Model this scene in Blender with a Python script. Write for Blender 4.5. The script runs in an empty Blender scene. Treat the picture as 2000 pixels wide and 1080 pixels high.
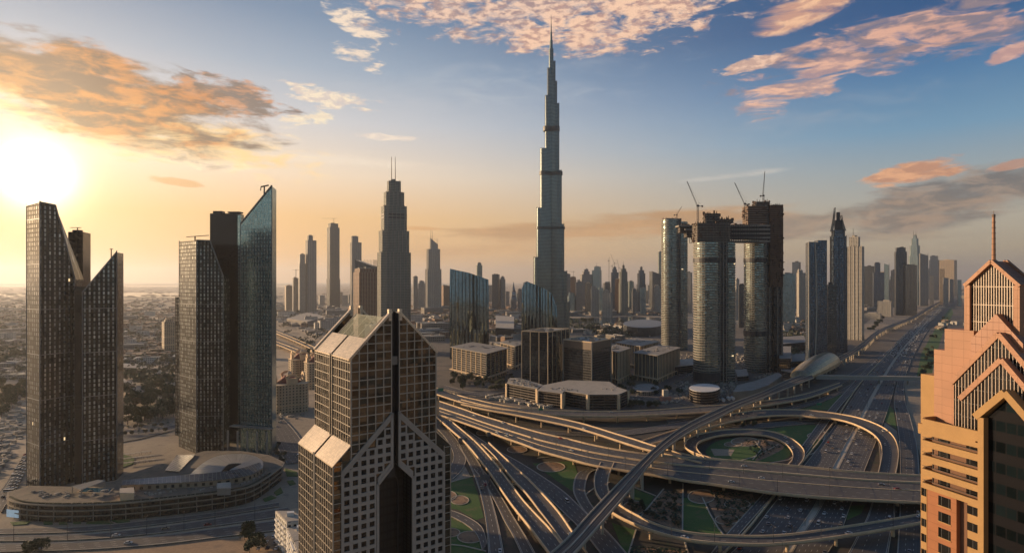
import bpy, math, random
from math import sin, cos, pi, radians, atan, atan2, sqrt, hypot
from mathutils import Vector, Matrix

# ---------------------------------------------------------------- camera
SC = bpy.context.scene
COL = SC.collection
H = 160.0          # eye height above the ground, metres
F = 1192.0         # focal length in photo pixels (2000 wide)
VH = 548.0         # horizon row
cam_data = bpy.data.cameras.new("camera")
cam = bpy.data.objects.new("camera", cam_data)
COL.objects.link(cam)
cam.location = (0, 0, H)
cam.rotation_euler = (radians(90), 0, 0)
cam_data.sensor_width = 36.0
cam_data.lens = 36.0 * F / 2000.0
cam_data.shift_y = (VH - 540.0) / 2000.0
cam_data.clip_start = 1.0
cam_data.clip_end = 200000.0
SC.camera = cam

SC.view_settings.view_transform = 'Standard'
SC.view_settings.look = 'None'
SC.view_settings.exposure = 0.5
SC.view_settings.gamma = 1.0
SC.view_settings.use_curve_mapping = False
SC.cycles.use_denoising = True
SC.cycles.max_bounces = 5
SC.cycles.diffuse_bounces = 2
SC.cycles.glossy_bounces = 3
SC.cycles.transmission_bounces = 2
SC.cycles.volume_bounces = 1
SC.cycles.sample_clamp_indirect = 4.0
SC.cycles.sample_clamp_direct = 0.0
SC.cycles.caustics_reflective = False
SC.cycles.caustics_refractive = False

def S(r, g, b):
    """sRGB 0-255 to linear"""
    f = lambda c: (c / 12.92) if c <= 0.04045 else ((c + 0.055) / 1.055) ** 2.4
    return (f(r / 255), f(g / 255), f(b / 255))

# ---------------------------------------------------------------- node helpers
class NT:
    def __init__(s, tree):
        s.t = tree
    def node(s, typ, **kw):
        n = s.t.nodes.new(typ)
        for k, v in kw.items():
            setattr(n, k, v)
        return n
    def put(s, sock, v):
        if isinstance(v, X):
            s.t.links.new(v.s, sock)
        elif isinstance(v, (tuple, list)):
            if len(sock.default_value) == 4 and len(v) == 3:
                v = (*v, 1)
            sock.default_value = v
        else:
            try:
                sock.default_value = v
            except TypeError:
                sock.default_value = (v, v, v)
    def math(s, op, a, b=None, c=None, clamp=False):
        n = s.node('ShaderNodeMath', operation=op)
        n.use_clamp = clamp
        s.put(n.inputs[0], a)
        if b is not None: s.put(n.inputs[1], b)
        if c is not None: s.put(n.inputs[2], c)
        return X(s, n.outputs[0])
    def vmath(s, op, a, b=None, scale=None):
        n = s.node('ShaderNodeVectorMath', operation=op)
        s.put(n.inputs[0], a)
        if b is not None: s.put(n.inputs[1], b)
        if scale is not None: s.put(n.inputs['Scale'], scale)
        o = n.outputs['Value'] if op in ('DOT_PRODUCT', 'LENGTH') else n.outputs[0]
        return X(s, o)
    def smooth(s, a, b, x):
        n = s.node('ShaderNodeMapRange', interpolation_type='SMOOTHSTEP')
        s.put(n.inputs['Value'], x); s.put(n.inputs['From Min'], a); s.put(n.inputs['From Max'], b)
        return X(s, n.outputs['Result'])
    def mix(s, fac, a, b, blend='MIX'):
        n = s.node('ShaderNodeMix', data_type='RGBA', blend_type=blend)
        s.put(n.inputs['Factor'], fac); s.put(n.inputs['A'] if False else n.inputs[6], a); s.put(n.inputs[7], b)
        return X(s, n.outputs[2])
    def comb(s, x, y, z=0.0):
        n = s.node('ShaderNodeCombineXYZ')
        for i, v in enumerate((x, y, z)): s.put(n.inputs[i], v)
        return X(s, n.outputs[0])
    def sep(s, v):
        n = s.node('ShaderNodeSeparateXYZ')
        s.put(n.inputs[0], v)
        return [X(s, o) for o in n.outputs]
    def noise(s, vec, scale=1.0, detail=3.0, rough=0.5, dist=0.0):
        n = s.node('ShaderNodeTexNoise')
        s.put(n.inputs['Vector'], vec); s.put(n.inputs['Scale'], scale)
        n.inputs['Detail'].default_value = detail; n.inputs['Roughness'].default_value = rough
        n.inputs['Distortion'].default_value = dist
        return X(s, n.outputs['Fac'])
    def white(s, vec):
        n = s.node('ShaderNodeTexWhiteNoise', noise_dimensions='3D')
        s.put(n.inputs['Vector'], vec)
        return X(s, n.outputs['Value']), X(s, n.outputs['Color'])
    def ramp(s, fac, stops, interp='LINEAR'):
        n = s.node('ShaderNodeValToRGB')
        cr = n.color_ramp; cr.interpolation = interp
        while len(cr.elements) < len(stops): cr.elements.new(0.5)
        for e, (p, c) in zip(cr.elements, stops):
            e.position = p; e.color = (*c, 1)
        s.put(n.inputs[0], fac)
        return X(s, n.outputs[0])
class X:
    def __init__(s, nt, sock): s.nt = nt; s.s = sock
    def __add__(a, b): return a.nt.math('ADD', a, b)
    __radd__ = __add__
    def __mul__(a, b): return a.nt.math('MULTIPLY', a, b)
    __rmul__ = __mul__
    def __sub__(a, b): return a.nt.math('SUBTRACT', a, b)
    def __rsub__(a, b): return a.nt.math('SUBTRACT', b, a)
    def __truediv__(a, b): return a.nt.math('DIVIDE', a, b)

# ---------------------------------------------------------------- sun + sky
SUN_U, SUN_V = 70.0, 345.0                 # where the sun stands in the photo
saz = atan((SUN_U - 1000) / F)
sel = atan((VH - SUN_V) / F * cos(saz))
LAMP_AZ = radians(-68.0)                   # lamp: same sun, a touch further round
LAMP_EL = radians(10.0)
sun_dir = Vector((sin(saz) * cos(sel), cos(saz) * cos(sel), sin(sel)))
lamp_dir = Vector((sin(LAMP_AZ) * cos(LAMP_EL), cos(LAMP_AZ) * cos(LAMP_EL), sin(LAMP_EL)))
ld = bpy.data.lights.new("sun", 'SUN')
ld.energy = 5.0
ld.color = (1.0, 0.70, 0.42)
ld.angle = radians(0.6)
lo = bpy.data.objects.new("sun", ld)
COL.objects.link(lo)
lo.rotation_euler = (-lamp_dir).to_track_quat('-Z', 'Y').to_euler()

world = bpy.data.worlds.new("World")
SC.world = world
world.use_nodes = True
wt = world.node_tree
wt.nodes.clear()
w = NT(wt)
wout = w.node('ShaderNodeOutputWorld')
bg = w.node('ShaderNodeBackground')
wt.links.new(bg.outputs[0], wout.inputs[0])
tc = w.node('ShaderNodeTexCoord')
D = X(w, tc.outputs['Generated'])
dx, dy, dz = w.sep(D)
az = w.math('ARCTAN2', dx, dy)
el = w.math('ARCSINE', dz)
def azel(u, v):
    a = atan((u - 1000) / F)
    return a, atan((VH - v) / F * cos(a))
# vertical gradients: t = el / 0.6
tt = w.math('MULTIPLY', w.math('MAXIMUM', el, 0.0), 1 / 0.6)
def st(v, u=1000):
    return max(0.0, min(1.0, azel(u, v)[1] / 0.6))
warm = w.ramp(tt, [(0, S(222, 168, 112)), (st(500), S(236, 180, 112)), (st(430), S(238, 190, 128)), (st(350), S(238, 216, 190)),
                   (st(250), S(200, 202, 206)), (st(150), S(150, 170, 190)), (st(50), S(105, 137, 168)), (1.0, S(70, 104, 145))])
cool = w.ramp(tt, [(0, S(156, 146, 130)), (st(490, 1700), S(182, 166, 138)), (st(430, 1700), S(182, 174, 156)), (st(350, 1700), S(156, 166, 168)),
                   (st(260, 1700), S(112, 152, 180)), (st(150, 1700), S(74, 121, 163)), (st(30, 1700), S(40, 84, 132)), (1.0, S(28, 62, 105))])
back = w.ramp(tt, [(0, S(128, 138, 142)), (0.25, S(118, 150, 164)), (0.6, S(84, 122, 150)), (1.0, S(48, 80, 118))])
base = w.mix(w.smooth(radians(-22), radians(36), az), warm, cool)
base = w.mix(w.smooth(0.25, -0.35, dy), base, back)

cl_nodes = {}
def cnoise(sx, sy, detail, rough, seed, dist=0.0):
    key = (sx, sy, detail, rough, seed, dist)
    if key not in cl_nodes:
        cl_nodes[key] = w.noise(w.comb(az * sx, el * sy, seed), 1.0, detail, rough, dist)
    return cl_nodes[key]
def cloud(col, u, v, du, dv, rot, nz, thr, soft, dark, lit, nz2, opacity=1.0, amp=1.6, lit_lo=0.42, lit_hi=0.62, power=1.0):
    """one bank of cloud lying round the sky direction of photo point (u, v)"""
    a0, e0 = azel(u, v)
    sa = du / F * cos(a0) ** 2
    se = dv / F * cos(a0)
    a = az - a0; e = el - e0
    c, s_ = cos(radians(rot)), sin(radians(rot))
    p = (a * c + e * s_) * (1 / sa); q = (e * c - a * s_) * (1 / se)
    r = p * p + q * q
    m = w.math('MAXIMUM', 1.0 - r * power, -1.0)
    d = w.smooth(thr, thr + soft * 1.7, m + (nz - 0.5) * (amp * 2.3))
    front = w.smooth(0.0, 0.15, dy)
    d = d * front * opacity
    k = w.smooth(lit_lo, lit_hi, nz2)
    return w.mix(d, col, w.mix(k, dark, lit))
nA = cnoise(9, 34, 7, 0.62, 3.1, 0.3)      # long banks
nB = cnoise(60, 150, 5, 0.6, 8.2, 0.2)     # small puffs
nC = cnoise(20, 60, 6, 0.62, 5.7, 0.4)
nD = cnoise(5, 46, 5, 0.55, 9.9, 0.2)      # thin streaks
nE = cnoise(26, 90, 5, 0.6, 14.4, 0.3)
nF = cnoise(13, 46, 7, 0.6, 21.3, 0.8)      # combed wisps
sky = base
# faint combed cirrus high up
sky = cloud(sky, 900, 190, 520, 90, 8, nF, 0.25, 1.2, S(190, 196, 204), S(205, 206, 208), nA, 0.35, amp=1.5)
sky = cloud(sky, 1500, 250, 420, 60, 6, nF, 0.3, 1.2, S(170, 180, 190), S(200, 190, 186), nA, 0.3, amp=1.6)
sky = cloud(sky, 1450, 340, 160, 10, 5, nD, 0.2, 0.6, S(205, 200, 192), S(225, 214, 200), nA, 0.6)
sky = cloud(sky, 620, 300, 330, 40, -4, nD, 0.3, 0.9, S(244, 226, 204), S(252, 238, 216), nA, 0.5)
# high thin veil and streaks near the horizon
sky = cloud(sky, 1150, 443, 420, 32, 3, nD, 0.15, 0.5, S(188, 142, 96), S(206, 156, 104), nA, 0.9)
sky = cloud(sky, 900, 485, 260, 30, 0, nD, 0.2, 0.6, S(206, 154, 98), S(220, 170, 110), nA, 0.8)
sky = cloud(sky, 1750, 460, 330, 13, 0, nD, 0.3, 0.5, S(150, 136, 122), S(180, 158, 130), nA, 0.8)
sky = cloud(sky, 820, 447, 55, 8, 0, nD, 0.2, 0.4, S(215, 155, 90), S(226, 170, 100), nA, 0.7)
# grey bank and lit lens on the right
sky = cloud(sky, 1860, 388, 330, 56, 9, nA, 0.02, 0.5, S(112, 108, 106), S(158, 138, 122), nC, 0.95, amp=1.3)
sky = cloud(sky, 1640, 428, 380, 34, 4, nA, 0.06, 0.5, S(134, 120, 108), S(168, 142, 120), nC, 0.9, amp=1.3)
sky = cloud(sky, 1785, 335, 120, 26, 8, nC, 0.1, 0.35, S(196, 140, 108), S(236, 172, 126), nE, 0.95, amp=1.2)
sky = cloud(sky, 1985, 322, 70, 12, 10, nC, 0.1, 0.35, S(190, 140, 116), S(220, 160, 130), nE, 0.8, amp=1.2)
# pink altocumulus on top
sky = cloud(sky, 1080, 4, 450, 80, -1, nC, 0.1, 0.5, S(170, 142, 138), S(246, 206, 178), nB, 0.92, amp=1.9, lit_lo=0.38, lit_hi=0.58)
sky = cloud(sky, 1190, 50, 220, 52, 6, nC, 0.12, 0.5, S(190, 150, 138), S(248, 204, 172), nB, 0.9, amp=1.9, lit_lo=0.36, lit_hi=0.56)
sky = cloud(sky, 1575, 18, 120, 36, 12, nF, 0.06, 0.5, S(206, 156, 134), S(248, 196, 156), nE, 0.95, amp=1.2)
sky = cloud(sky, 1700, 88, 330, 62, 9, nF, 0.18, 0.6, S(146, 128, 134), S(232, 178, 152), nE, 0.95, amp=2.1)
sky = cloud(sky, 1880, 62, 190, 50, -4, nF, 0.2, 0.7, S(138, 124, 132), S(214, 164, 146), nE, 0.85, amp=2.0)
sky = cloud(sky, 1540, 178, 150, 36, 14, nF, 0.12, 0.5, S(176, 148, 146), S(244, 190, 160), nE, 0.95, amp=2.0)
sky = cloud(sky, 1620, 132, 70, 18, 4, nC, 0.2, 0.36, S(180, 146, 144), S(226, 176, 154), nE, 0.8, amp=1.6)
sky = cloud(sky, 1450, 130, 90, 16, 6, nC, 0.25, 0.3, S(210, 170, 150), S(250, 206, 176), nB, 0.9, amp=1.8)
sky = cloud(sky, 1975, 102, 60, 16, 12, nC, 0.1, 0.3, S(206, 156, 140), S(236, 180, 154), nE, 0.8, amp=1.2)
# small white tufts left of the tall tower
sky = cloud(sky, 705, 50, 85, 30, -24, nE, 0.34, 0.6, S(206, 186, 176), S(250, 226, 200), nE, 0.9, amp=2.2)
sky = cloud(sky, 700, 112, 60, 22, -20, nE, 0.3, 0.6, S(206, 190, 180), S(250, 226, 200), nE, 0.85, amp=2.2)
sky = cloud(sky, 650, 190, 110, 26, -8, nE, 0.3, 0.4, S(216, 200, 190), S(252, 232, 200), nB, 0.85, amp=1.9)
sky = cloud(sky, 755, 268, 70, 9, -2, nE, 0.2, 0.4, S(230, 214, 200), S(252, 232, 208), nB, 0.7, amp=1.2)
sky = cloud(sky, 600, 235, 60, 18, 6, nE, 0.3, 0.4, S(240, 220, 190), S(255, 238, 200), nB, 0.8, amp=1.9)
# the big left bank: bright rim below, dark body above
sky = cloud(sky, 300, 262, 420, 66, -6, nC, 0.12, 0.5, S(252, 214, 150), S(255, 240, 205), nA, 0.95, amp=1.3)
sky = cloud(sky, 230, 200, 380, 92, -9, nA, 0.06, 0.42, S(96, 84, 78), S(206, 136, 74), nC, 0.97, amp=1.35, lit_lo=0.44, lit_hi=0.66)
sky = cloud(sky, 60, 130, 180, 66, -12, nA, 0.15, 0.5, S(112, 100, 94), S(186, 136, 92), nC, 0.9, amp=1.35)
sky = cloud(sky, 440, 190, 170, 40, -8, nC, 0.15, 0.4, S(88, 76, 72), S(200, 130, 74), nE, 0.85, amp=1.6)
sky = cloud(sky, 345, 355, 60, 10, -4, nE, 0.1, 0.4, S(214, 160, 100), S(226, 172, 112), nA, 0.75, amp=1.0)
# aureole round the sun
ct = w.vmath('DOT_PRODUCT', D, tuple(sun_dir))
th = w.math('ARCCOSINE', w.math('MINIMUM', ct, 1.0))
g1 = w.math('EXPONENT', w.math('POWER', th * (1 / 0.036), 2.0) * -1.0)
g2 = w.math('EXPONENT', th * (-1 / 0.075))
g3 = w.math('EXPONENT', th * (-1 / 0.26))
glow = w.mix(1.0, w.mix(1.0, w.mix(g1, (0, 0, 0), (2.4, 2.2, 1.7)), w.mix(g2, (0, 0, 0), (0.70, 0.50, 0.27)), 'ADD'),
             w.mix(g3, (0, 0, 0), (0.20, 0.10, 0.02)), 'ADD')
sky = w.mix(1.0, sky, glow, 'ADD')
# a little of the physical sky underneath for the blue of the zenith
nish = w.node('ShaderNodeTexSky', sky_type='NISHITA')
nish.sun_disc = False
nish.sun_elevation = LAMP_EL
nish.sun_rotation = LAMP_AZ
nish.air_density = 1.0; nish.dust_density = 2.0
sky = w.mix(1.0, sky, w.mix(1.0, X(w, nish.outputs[0]), (0.006, 0.006, 0.006), 'MULTIPLY'), 'ADD')
# below the horizon the air just looks like distant ground
sky = w.mix(w.smooth(0.0, -0.02, dz), sky, S(120, 105, 88))
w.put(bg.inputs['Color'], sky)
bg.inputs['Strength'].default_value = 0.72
world.cycles.sampling_method = 'MANUAL'
world.cycles.sample_map_resolution = 1024

# ---------------------------------------------------------------- projection helpers (site survey)
def G(u, v, z=0.0):
    Y = (H - z) * F / (v - VH)
    return ((u - 1000) / F * Y, Y)
def ZV(v, Y):
    return H + (VH - v) * Y / F
def UX(u, Y):
    return (u - 1000) / F * Y

# ---------------------------------------------------------------- objects
def tag(o, label=None, cat=None, group=None, kind=None):
    if label: o['label'] = label
    if cat: o['category'] = cat
    if group: o['group'] = group
    if kind: o['kind'] = kind
    return o
def thing(name, label, cat, loc=(0, 0, 0), rz=0.0, group=None):
    o = bpy.data.objects.new(name, None)
    o.empty_display_size = 2.0
    COL.objects.link(o)
    o.location = loc; o.rotation_euler = (0, 0, rz)
    return tag(o, label, cat, group)
def copy_tree(o, parent=None):
    c = o.copy(); COL.objects.link(c)
    if parent: c.parent = parent
    for ch in o.children: copy_tree(ch, c)
    return c

class MB:
    """collects faces with UVs in metres and links them as one mesh object"""
    def __init__(s): s.v = []; s.f = []; s.uv = []; s.sm = []
    def face(s, pts, uv=None, smooth=False):
        n = len(s.v); s.v += [tuple(p) for p in pts]
        s.f.append(tuple(range(n, n + len(pts))))
        s.uv += uv if uv else [(p[0], p[1]) for p in pts]
        s.sm.append(smooth)
    def prism(s, poly, z0, z1, top=True, bottom=False, sides=True, u0=0.0, smooth=False):
        """poly counter-clockwise; z1 a number or one per vertex"""
        n = len(poly)
        zt = z1 if isinstance(z1, (list, tuple)) else [z1] * n
        zb = z0 if isinstance(z0, (list, tuple)) else [z0] * n
        if sides:
            u = u0
            for i in range(n):
                j = (i + 1) % n
                a, b = poly[i], poly[j]
                L = hypot(b[0] - a[0], b[1] - a[1])
                s.face([(a[0], a[1], zb[i]), (b[0], b[1], zb[j]), (b[0], b[1], zt[j]), (a[0], a[1], zt[i])],
                       [(u, zb[i]), (u + L, zb[j]), (u + L, zt[j]), (u, zt[i])], smooth)
                u += L
        if top: s.face([(p[0], p[1], zt[i]) for i, p in enumerate(poly)])
        if bottom: s.face([(p[0], p[1], zb[i]) for i, p in reversed(list(enumerate(poly)))])
    def box(s, x, y, z0, sx, sy, sz, rot=0.0, bottom=True):
        c, k = cos(rot), sin(rot)
        P = [(x + a * c - b * k, y + a * k + b * c) for a, b in ((-sx/2, -sy/2), (sx/2, -sy/2), (sx/2, sy/2), (-sx/2, sy/2))]
        s.prism(P, z0, z0 + sz, True, bottom)
    def bar(s, p, q, wd, ht, up=(0, 0, 1)):
        """a beam from p to q; wd across, ht along 'up'"""
        p = Vector(p); q = Vector(q); d = (q - p)
        if d.length < 1e-6: return
        d.normalize(); up = Vector(up)
        if abs(d.dot(up)) > 0.98: up = Vector((0, 1, 0)) if abs(d.y) < 0.9 else Vector((1, 0, 0))
        r = d.cross(up).normalized(); t = r.cross(d).normalized()
        r *= wd / 2; t *= ht / 2
        A = [p - r - t, p + r - t, p + r + t, p - r + t]; B = [x + (q - p) for x in A]
        L = (q - p).length
        for i in range(4):
            j = (i + 1) % 4
            s.face([A[i], A[j], B[j], B[i]], [(0, 0), (wd, 0), (wd, L), (0, L)])
        s.face(A[::-1]); s.face(B)
    def tube(s, p, q, r0, r1=None, n=8, cap=True):
        p = Vector(p); q = Vector(q); d = (q - p).normalized(); r1 = r0 if r1 is None else r1
        a = d.orthogonal().normalized(); b = d.cross(a)
        A = [p + (a * cos(2*pi*i/n) + b * sin(2*pi*i/n)) * r0 for i in range(n)]
        B = [q + (a * cos(2*pi*i/n) + b * sin(2*pi*i/n)) * r1 for i in range(n)]
        for i in range(n):
            j = (i + 1) % n
            s.face([A[i], A[j], B[j], B[i]], None, True)
        if cap: s.face(A[::-1]); s.face(B)
    def build(s, name, mat, parent=None, **kw):
        me = bpy.data.meshes.new(name)
        me.from_pydata(s.v, [], s.f)
        uvl = me.uv_layers.new(name="UVMap")
        flat = [c for t in s.uv for c in t]
        uvl.data.foreach_set("uv", flat)
        if any(s.sm): me.polygons.foreach_set("use_smooth", s.sm)
        me.materials.append(mat)
        me.update()
        o = bpy.data.objects.new(name, me)
        COL.objects.link(o)
        if parent: o.parent = parent
        tag(o, **kw)
        return o

def ellipse(cx, cy, rx, ry, n=32, rot=0.0):
    return [(cx + rx * cos(t) * cos(rot) - ry * sin(t) * sin(rot), cy + rx * cos(t) * sin(rot) + ry * sin(t) * cos(rot))
            for t in [2 * pi * i / n for i in range(n)]]
def ccw(P):
    a = sum(P[i][0] * P[(i+1) % len(P)][1] - P[(i+1) % len(P)][0] * P[i][1] for i in range(len(P)))
    return P if a > 0 else P[::-1]
def inside(p, P):
    x, y = p; r = False
    for i in range(len(P)):
        (x1, y1), (x2, y2) = P[i], P[i-1]
        if (y1 > y) != (y2 > y) and x < (x2 - x1) * (y - y1) / (y2 - y1) + x1: r = not r
    return r

# ---------------------------------------------------------------- materials
MATS = {}
def plain(name, col, rough=0.7, metal=0.0, var=0.25, scale=0.3, emit=None):
    if name in MATS: return MATS[name]
    m = bpy.data.materials.new(name); m.use_nodes = True
    t = NT(m.node_tree); b = m.node_tree.nodes['Principled BSDF']
    if var:
        tcn = t.node('ShaderNodeTexCoord'); g = t.node('ShaderNodeNewGeometry')
        n1 = t.noise(X(t, g.outputs['Position']), scale, 4, 0.6)
        n2 = t.noise(X(t, g.outputs['Position']), scale * 9, 3, 0.6)
        f = (n1 - 0.5) * (2.2 * var) + (n2 - 0.5) * (1.2 * var) + 1.0
        c = t.mix(1.0, (*col,), t.comb(f, f, f), 'MULTIPLY')
        t.put(b.inputs['Base Color'], c)
    else:
        t.put(b.inputs['Base Color'], col)
    b.inputs['Roughness'].default_value = rough; b.inputs['Metallic'].default_value = metal
    if emit:
        t.put(b.inputs['Emission Color'], emit[0]); b.inputs['Emission Strength'].default_value = emit[1]
    MATS[name] = m
    return m
def facade(name, bay, floor, wu, wv, glass, frame, grough=0.12, gmetal=0.85, frough=0.6, fmetal=0.0, var=0.35, tilt=0.02, sub=0, lit=0.0, off=0.5):
    """windows laid out in metres along the wall (UV = run of wall, height); every pane a little different"""
    if name in MATS: return MATS[name]
    m = bpy.data.materials.new(name); m.use_nodes = True
    t = NT(m.node_tree); b = m.node_tree.nodes['Principled BSDF']
    tcn = t.node('ShaderNodeTexCoord')
    ux, vy, _ = t.sep(X(t, tcn.outputs['UV']))
    a = ux * (1 / bay); c = vy * (1 / floor)
    fa = t.math('FRACT', a); fc = t.math('FRACT', c)
    ia = t.math('FLOOR', a); ic = t.math('FLOOR', c)
    mu = t.math('LESS_THAN', t.math('ABSOLUTE', fa - 0.5), wu / 2)
    mv = t.math('LESS_THAN', t.math('ABSOLUTE', fc - off), wv / 2)
    mask = mu * mv
    if sub:  # thin mullions inside the pane
        fs = t.math('FRACT', fa * sub)
        mask = mask * t.math('GREATER_THAN', t.math('ABSOLUTE', fs - 0.5), 0.06) if False else mask * t.math('LESS_THAN', t.math('ABSOLUTE', fs - 0.5), 0.44)
    val, colr = t.white(t.comb(ia, ic, 1.7))
    g = t.node('ShaderNodeNewGeometry')
    big = t.noise(X(t, g.outputs['Position']), 0.035, 4, 0.6)
    k = (val - 0.5) * (2 * var) + (big - 0.5) * 0.9 + 1.0
    gc = t.mix(1.0, glass, t.comb(k, k, k), 'MULTIPLY')
    dirt = t.noise(X(t, g.outputs['Position']), 0.12, 5, 0.65)
    kf = (dirt - 0.5) * 0.7 + 1.0
    fcx = t.mix(1.0, frame, t.comb(kf, kf, kf), 'MULTIPLY')
    t.put(b.inputs['Base Color'], t.mix(mask, fcx, gc))
    t.put(b.inputs['Roughness'], mask * (grough - frough) + frough)
    t.put(b.inputs['Metallic'], mask * (gmetal - fmetal) + fmetal)
    nv = t.vmath('SCALE', t.vmath('SUBTRACT', colr, (0.5, 0.5, 0.5)), scale=t.math('MULTIPLY', mask, tilt * 2))
    nn = t.vmath('NORMALIZE', t.vmath('ADD', X(t, g.outputs['Normal']), nv))
    t.put(b.inputs['Normal'], nn)
    if lit:
        on = t.math('GREATER_THAN', val, 1 - lit) * mask
        t.put(b.inputs['Emission Color'], (1.0, 0.72, 0.38)); t.put(b.inputs['Emission Strength'], on * 0.8)
    MATS[name] = m
    return m

CONC = plain('sand_concrete', (0.66, 0.48, 0.29), 0.8, var=0.25, scale=0.15)
CONC2 = plain('grey_concrete', (0.27, 0.24, 0.20), 0.85, var=0.3, scale=0.1)
ROOF = plain('roof_screed', (0.30, 0.27, 0.23), 0.85, var=0.4, scale=0.12)
ROOFL = plain('pale_roof', (0.43, 0.375, 0.30), 0.8, var=0.3, scale=0.1)
DARKM = plain('dark_metal', (0.035, 0.035, 0.038), 0.55, 0.1, var=0.3, scale=0.5)
STEEL = plain('grey_steel', (0.15, 0.15, 0.15), 0.5, 0.2, var=0.2, scale=0.5)
WHITE = plain('white_paint', (0.72, 0.69, 0.63), 0.6, var=0.1, scale=0.4)
MARK = plain('road_paint', (0.62, 0.58, 0.5), 0.7, var=0.3, scale=0.8)
ASPH = None
def asphalt():
    m = bpy.data.materials.new('asphalt'); m.use_nodes = True
    t = NT(m.node_tree); b = m.node_tree.nodes['Principled BSDF']
    g = t.node('ShaderNodeNewGeometry'); tcn = t.node('ShaderNodeTexCoord')
    ux, vy, _ = t.sep(X(t, tcn.outputs['UV']))
    n1 = t.noise(X(t, g.outputs['Position']), 0.05, 5, 0.65)
    n2 = t.noise(t.comb(ux * 1.1, vy * 0.02, 0), 1.0, 4, 0.6)      # wheel tracks run along the lane
    n3 = t.noise(X(t, g.outputs['Position']), 1.5, 3, 0.6)
    f = (n1 - 0.5) * 0.9 + (n2 - 0.5) * 1.1 + (n3 - 0.5) * 0.4 + 1.0
    t.put(b.inputs['Base Color'], t.mix(1.0, (0.100, 0.088, 0.076), t.comb(f, f, f), 'MULTIPLY'))
    b.inputs['Roughness'].default_value = 0.75
    return m
ASPH = asphalt()
def grounds(name, c1, c2, c3, s1, s2, rough=0.9):
    m = bpy.data.materials.new(name); m.use_nodes = True
    t = NT(m.node_tree); b = m.node_tree.nodes['Principled BSDF']
    g = t.node('ShaderNodeNewGeometry'); P = X(t, g.outputs['Position'])
    n1 = t.noise(P, s1, 6, 0.6); n2 = t.noise(P, s2, 6, 0.65); n3 = t.noise(P, s2 * 8, 4, 0.6)
    c = t.mix(t.smooth(0.4, 0.62, n1), c1, c2)
    c = t.mix(t.smooth(0.52, 0.66, n2), c, c3)
    f = (n3 - 0.5) * 0.9 + 1.0
    t.put(b.inputs['Base Color'], t.mix(1.0, c, t.comb(f, f, f), 'MULTIPLY'))
    b.inputs['Roughness'].default_value = rough
    return m
SAND = grounds('desert_city_ground', (0.50, 0.38, 0.25), (0.34, 0.26, 0.175), (0.15, 0.125, 0.085), 0.0016, 0.012)
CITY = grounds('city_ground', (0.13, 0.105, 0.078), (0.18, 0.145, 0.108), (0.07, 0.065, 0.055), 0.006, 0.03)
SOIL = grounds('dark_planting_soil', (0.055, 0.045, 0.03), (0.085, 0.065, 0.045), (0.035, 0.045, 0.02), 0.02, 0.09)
LAWN = grounds('lawn', (0.050, 0.115, 0.020), (0.065, 0.13, 0.026), (0.11, 0.12, 0.04), 0.03, 0.12)
BED = grounds('brown_flower_bed', (0.36, 0.215, 0.12), (0.25, 0.15, 0.085), (0.10, 0.065, 0.045), 0.05, 0.25)
PAVE = grounds('pale_paving', (0.36, 0.28, 0.19), (0.30, 0.235, 0.165), (0.24, 0.19, 0.14), 0.02, 0.1)
KERB = plain('pale_kerb', (0.50, 0.42, 0.31), 0.8, var=0.2, scale=0.3)
# ================================================================ GROUND
_layer = [0.0]
def layer():
    _layer[0] += 0.008
    return _layer[0]
mb = MB()
mb.face([(-30000, -3000, 0), (30000, -3000, 0), (30000, 40000, 0), (-30000, 40000, 0)])
mb.build('ground', SAND, kind='structure')
def patch(name, pix, mat, kind='structure', thick=0.0, smooth=0, **kw):
    P = [G(u, v) for u, v in pix]
    if smooth:
        Q = []
        n = len(P)
        for i in range(n):
            p0, p1, p2, p3 = (Vector(P[(i + k) % n]) for k in (-1, 0, 1, 2))
            for k in range(smooth):
                t = k / smooth
                Q.append(tuple(0.5 * ((2 * p1) + (p2 - p0) * t + (2 * p0 - 5 * p1 + 4 * p2 - p3) * t * t + (3 * p1 - p0 - 3 * p2 + p3) * t ** 3)))
        P = Q
    P = ccw(P)
    z = layer() + thick
    m = MB(); m.prism(P, -0.2, z)
    return m.build(name, mat, kind=kind, **kw), P, z
# paved city floor under the towers, planting soil under the interchange
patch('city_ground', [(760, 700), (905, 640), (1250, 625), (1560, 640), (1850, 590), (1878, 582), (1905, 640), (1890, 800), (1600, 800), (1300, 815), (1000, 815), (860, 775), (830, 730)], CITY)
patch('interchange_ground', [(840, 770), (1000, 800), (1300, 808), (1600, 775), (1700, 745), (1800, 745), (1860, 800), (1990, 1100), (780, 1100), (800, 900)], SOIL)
patch('plaza', [(225, 830), (345, 800), (352, 860), (560, 880), (600, 905), (590, 990), (450, 1012), (0, 1036), (0, 905), (50, 890), (225, 880)], PAVE)
patch('forecourt', [(530, 770), (640, 770), (640, 860), (600, 930), (560, 890), (530, 850)], PAVE)
patch('sand_lot', [(0, 1077), (535, 1046), (560, 1100), (0, 1120)], grounds('orange_sand', (0.36, 0.23, 0.13), (0.40, 0.26, 0.15), (0.27, 0.18, 0.11), 0.02, 0.08))
patch('sandy_verge', [(1772, 800), (1765, 745), (1850, 700), (1900, 760), (1900, 900), (1800, 900)], PAVE)
patch('verge', [(1790, 735), (1800, 690), (1822, 650), (1845, 615), (1858, 600), (1862, 612), (1842, 650), (1826, 700), (1815, 760)], LAWN)
patch('sand_strip', [(1690, 668), (1850, 578), (1846, 574), (1720, 608), (1680, 640)], PAVE)
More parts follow.
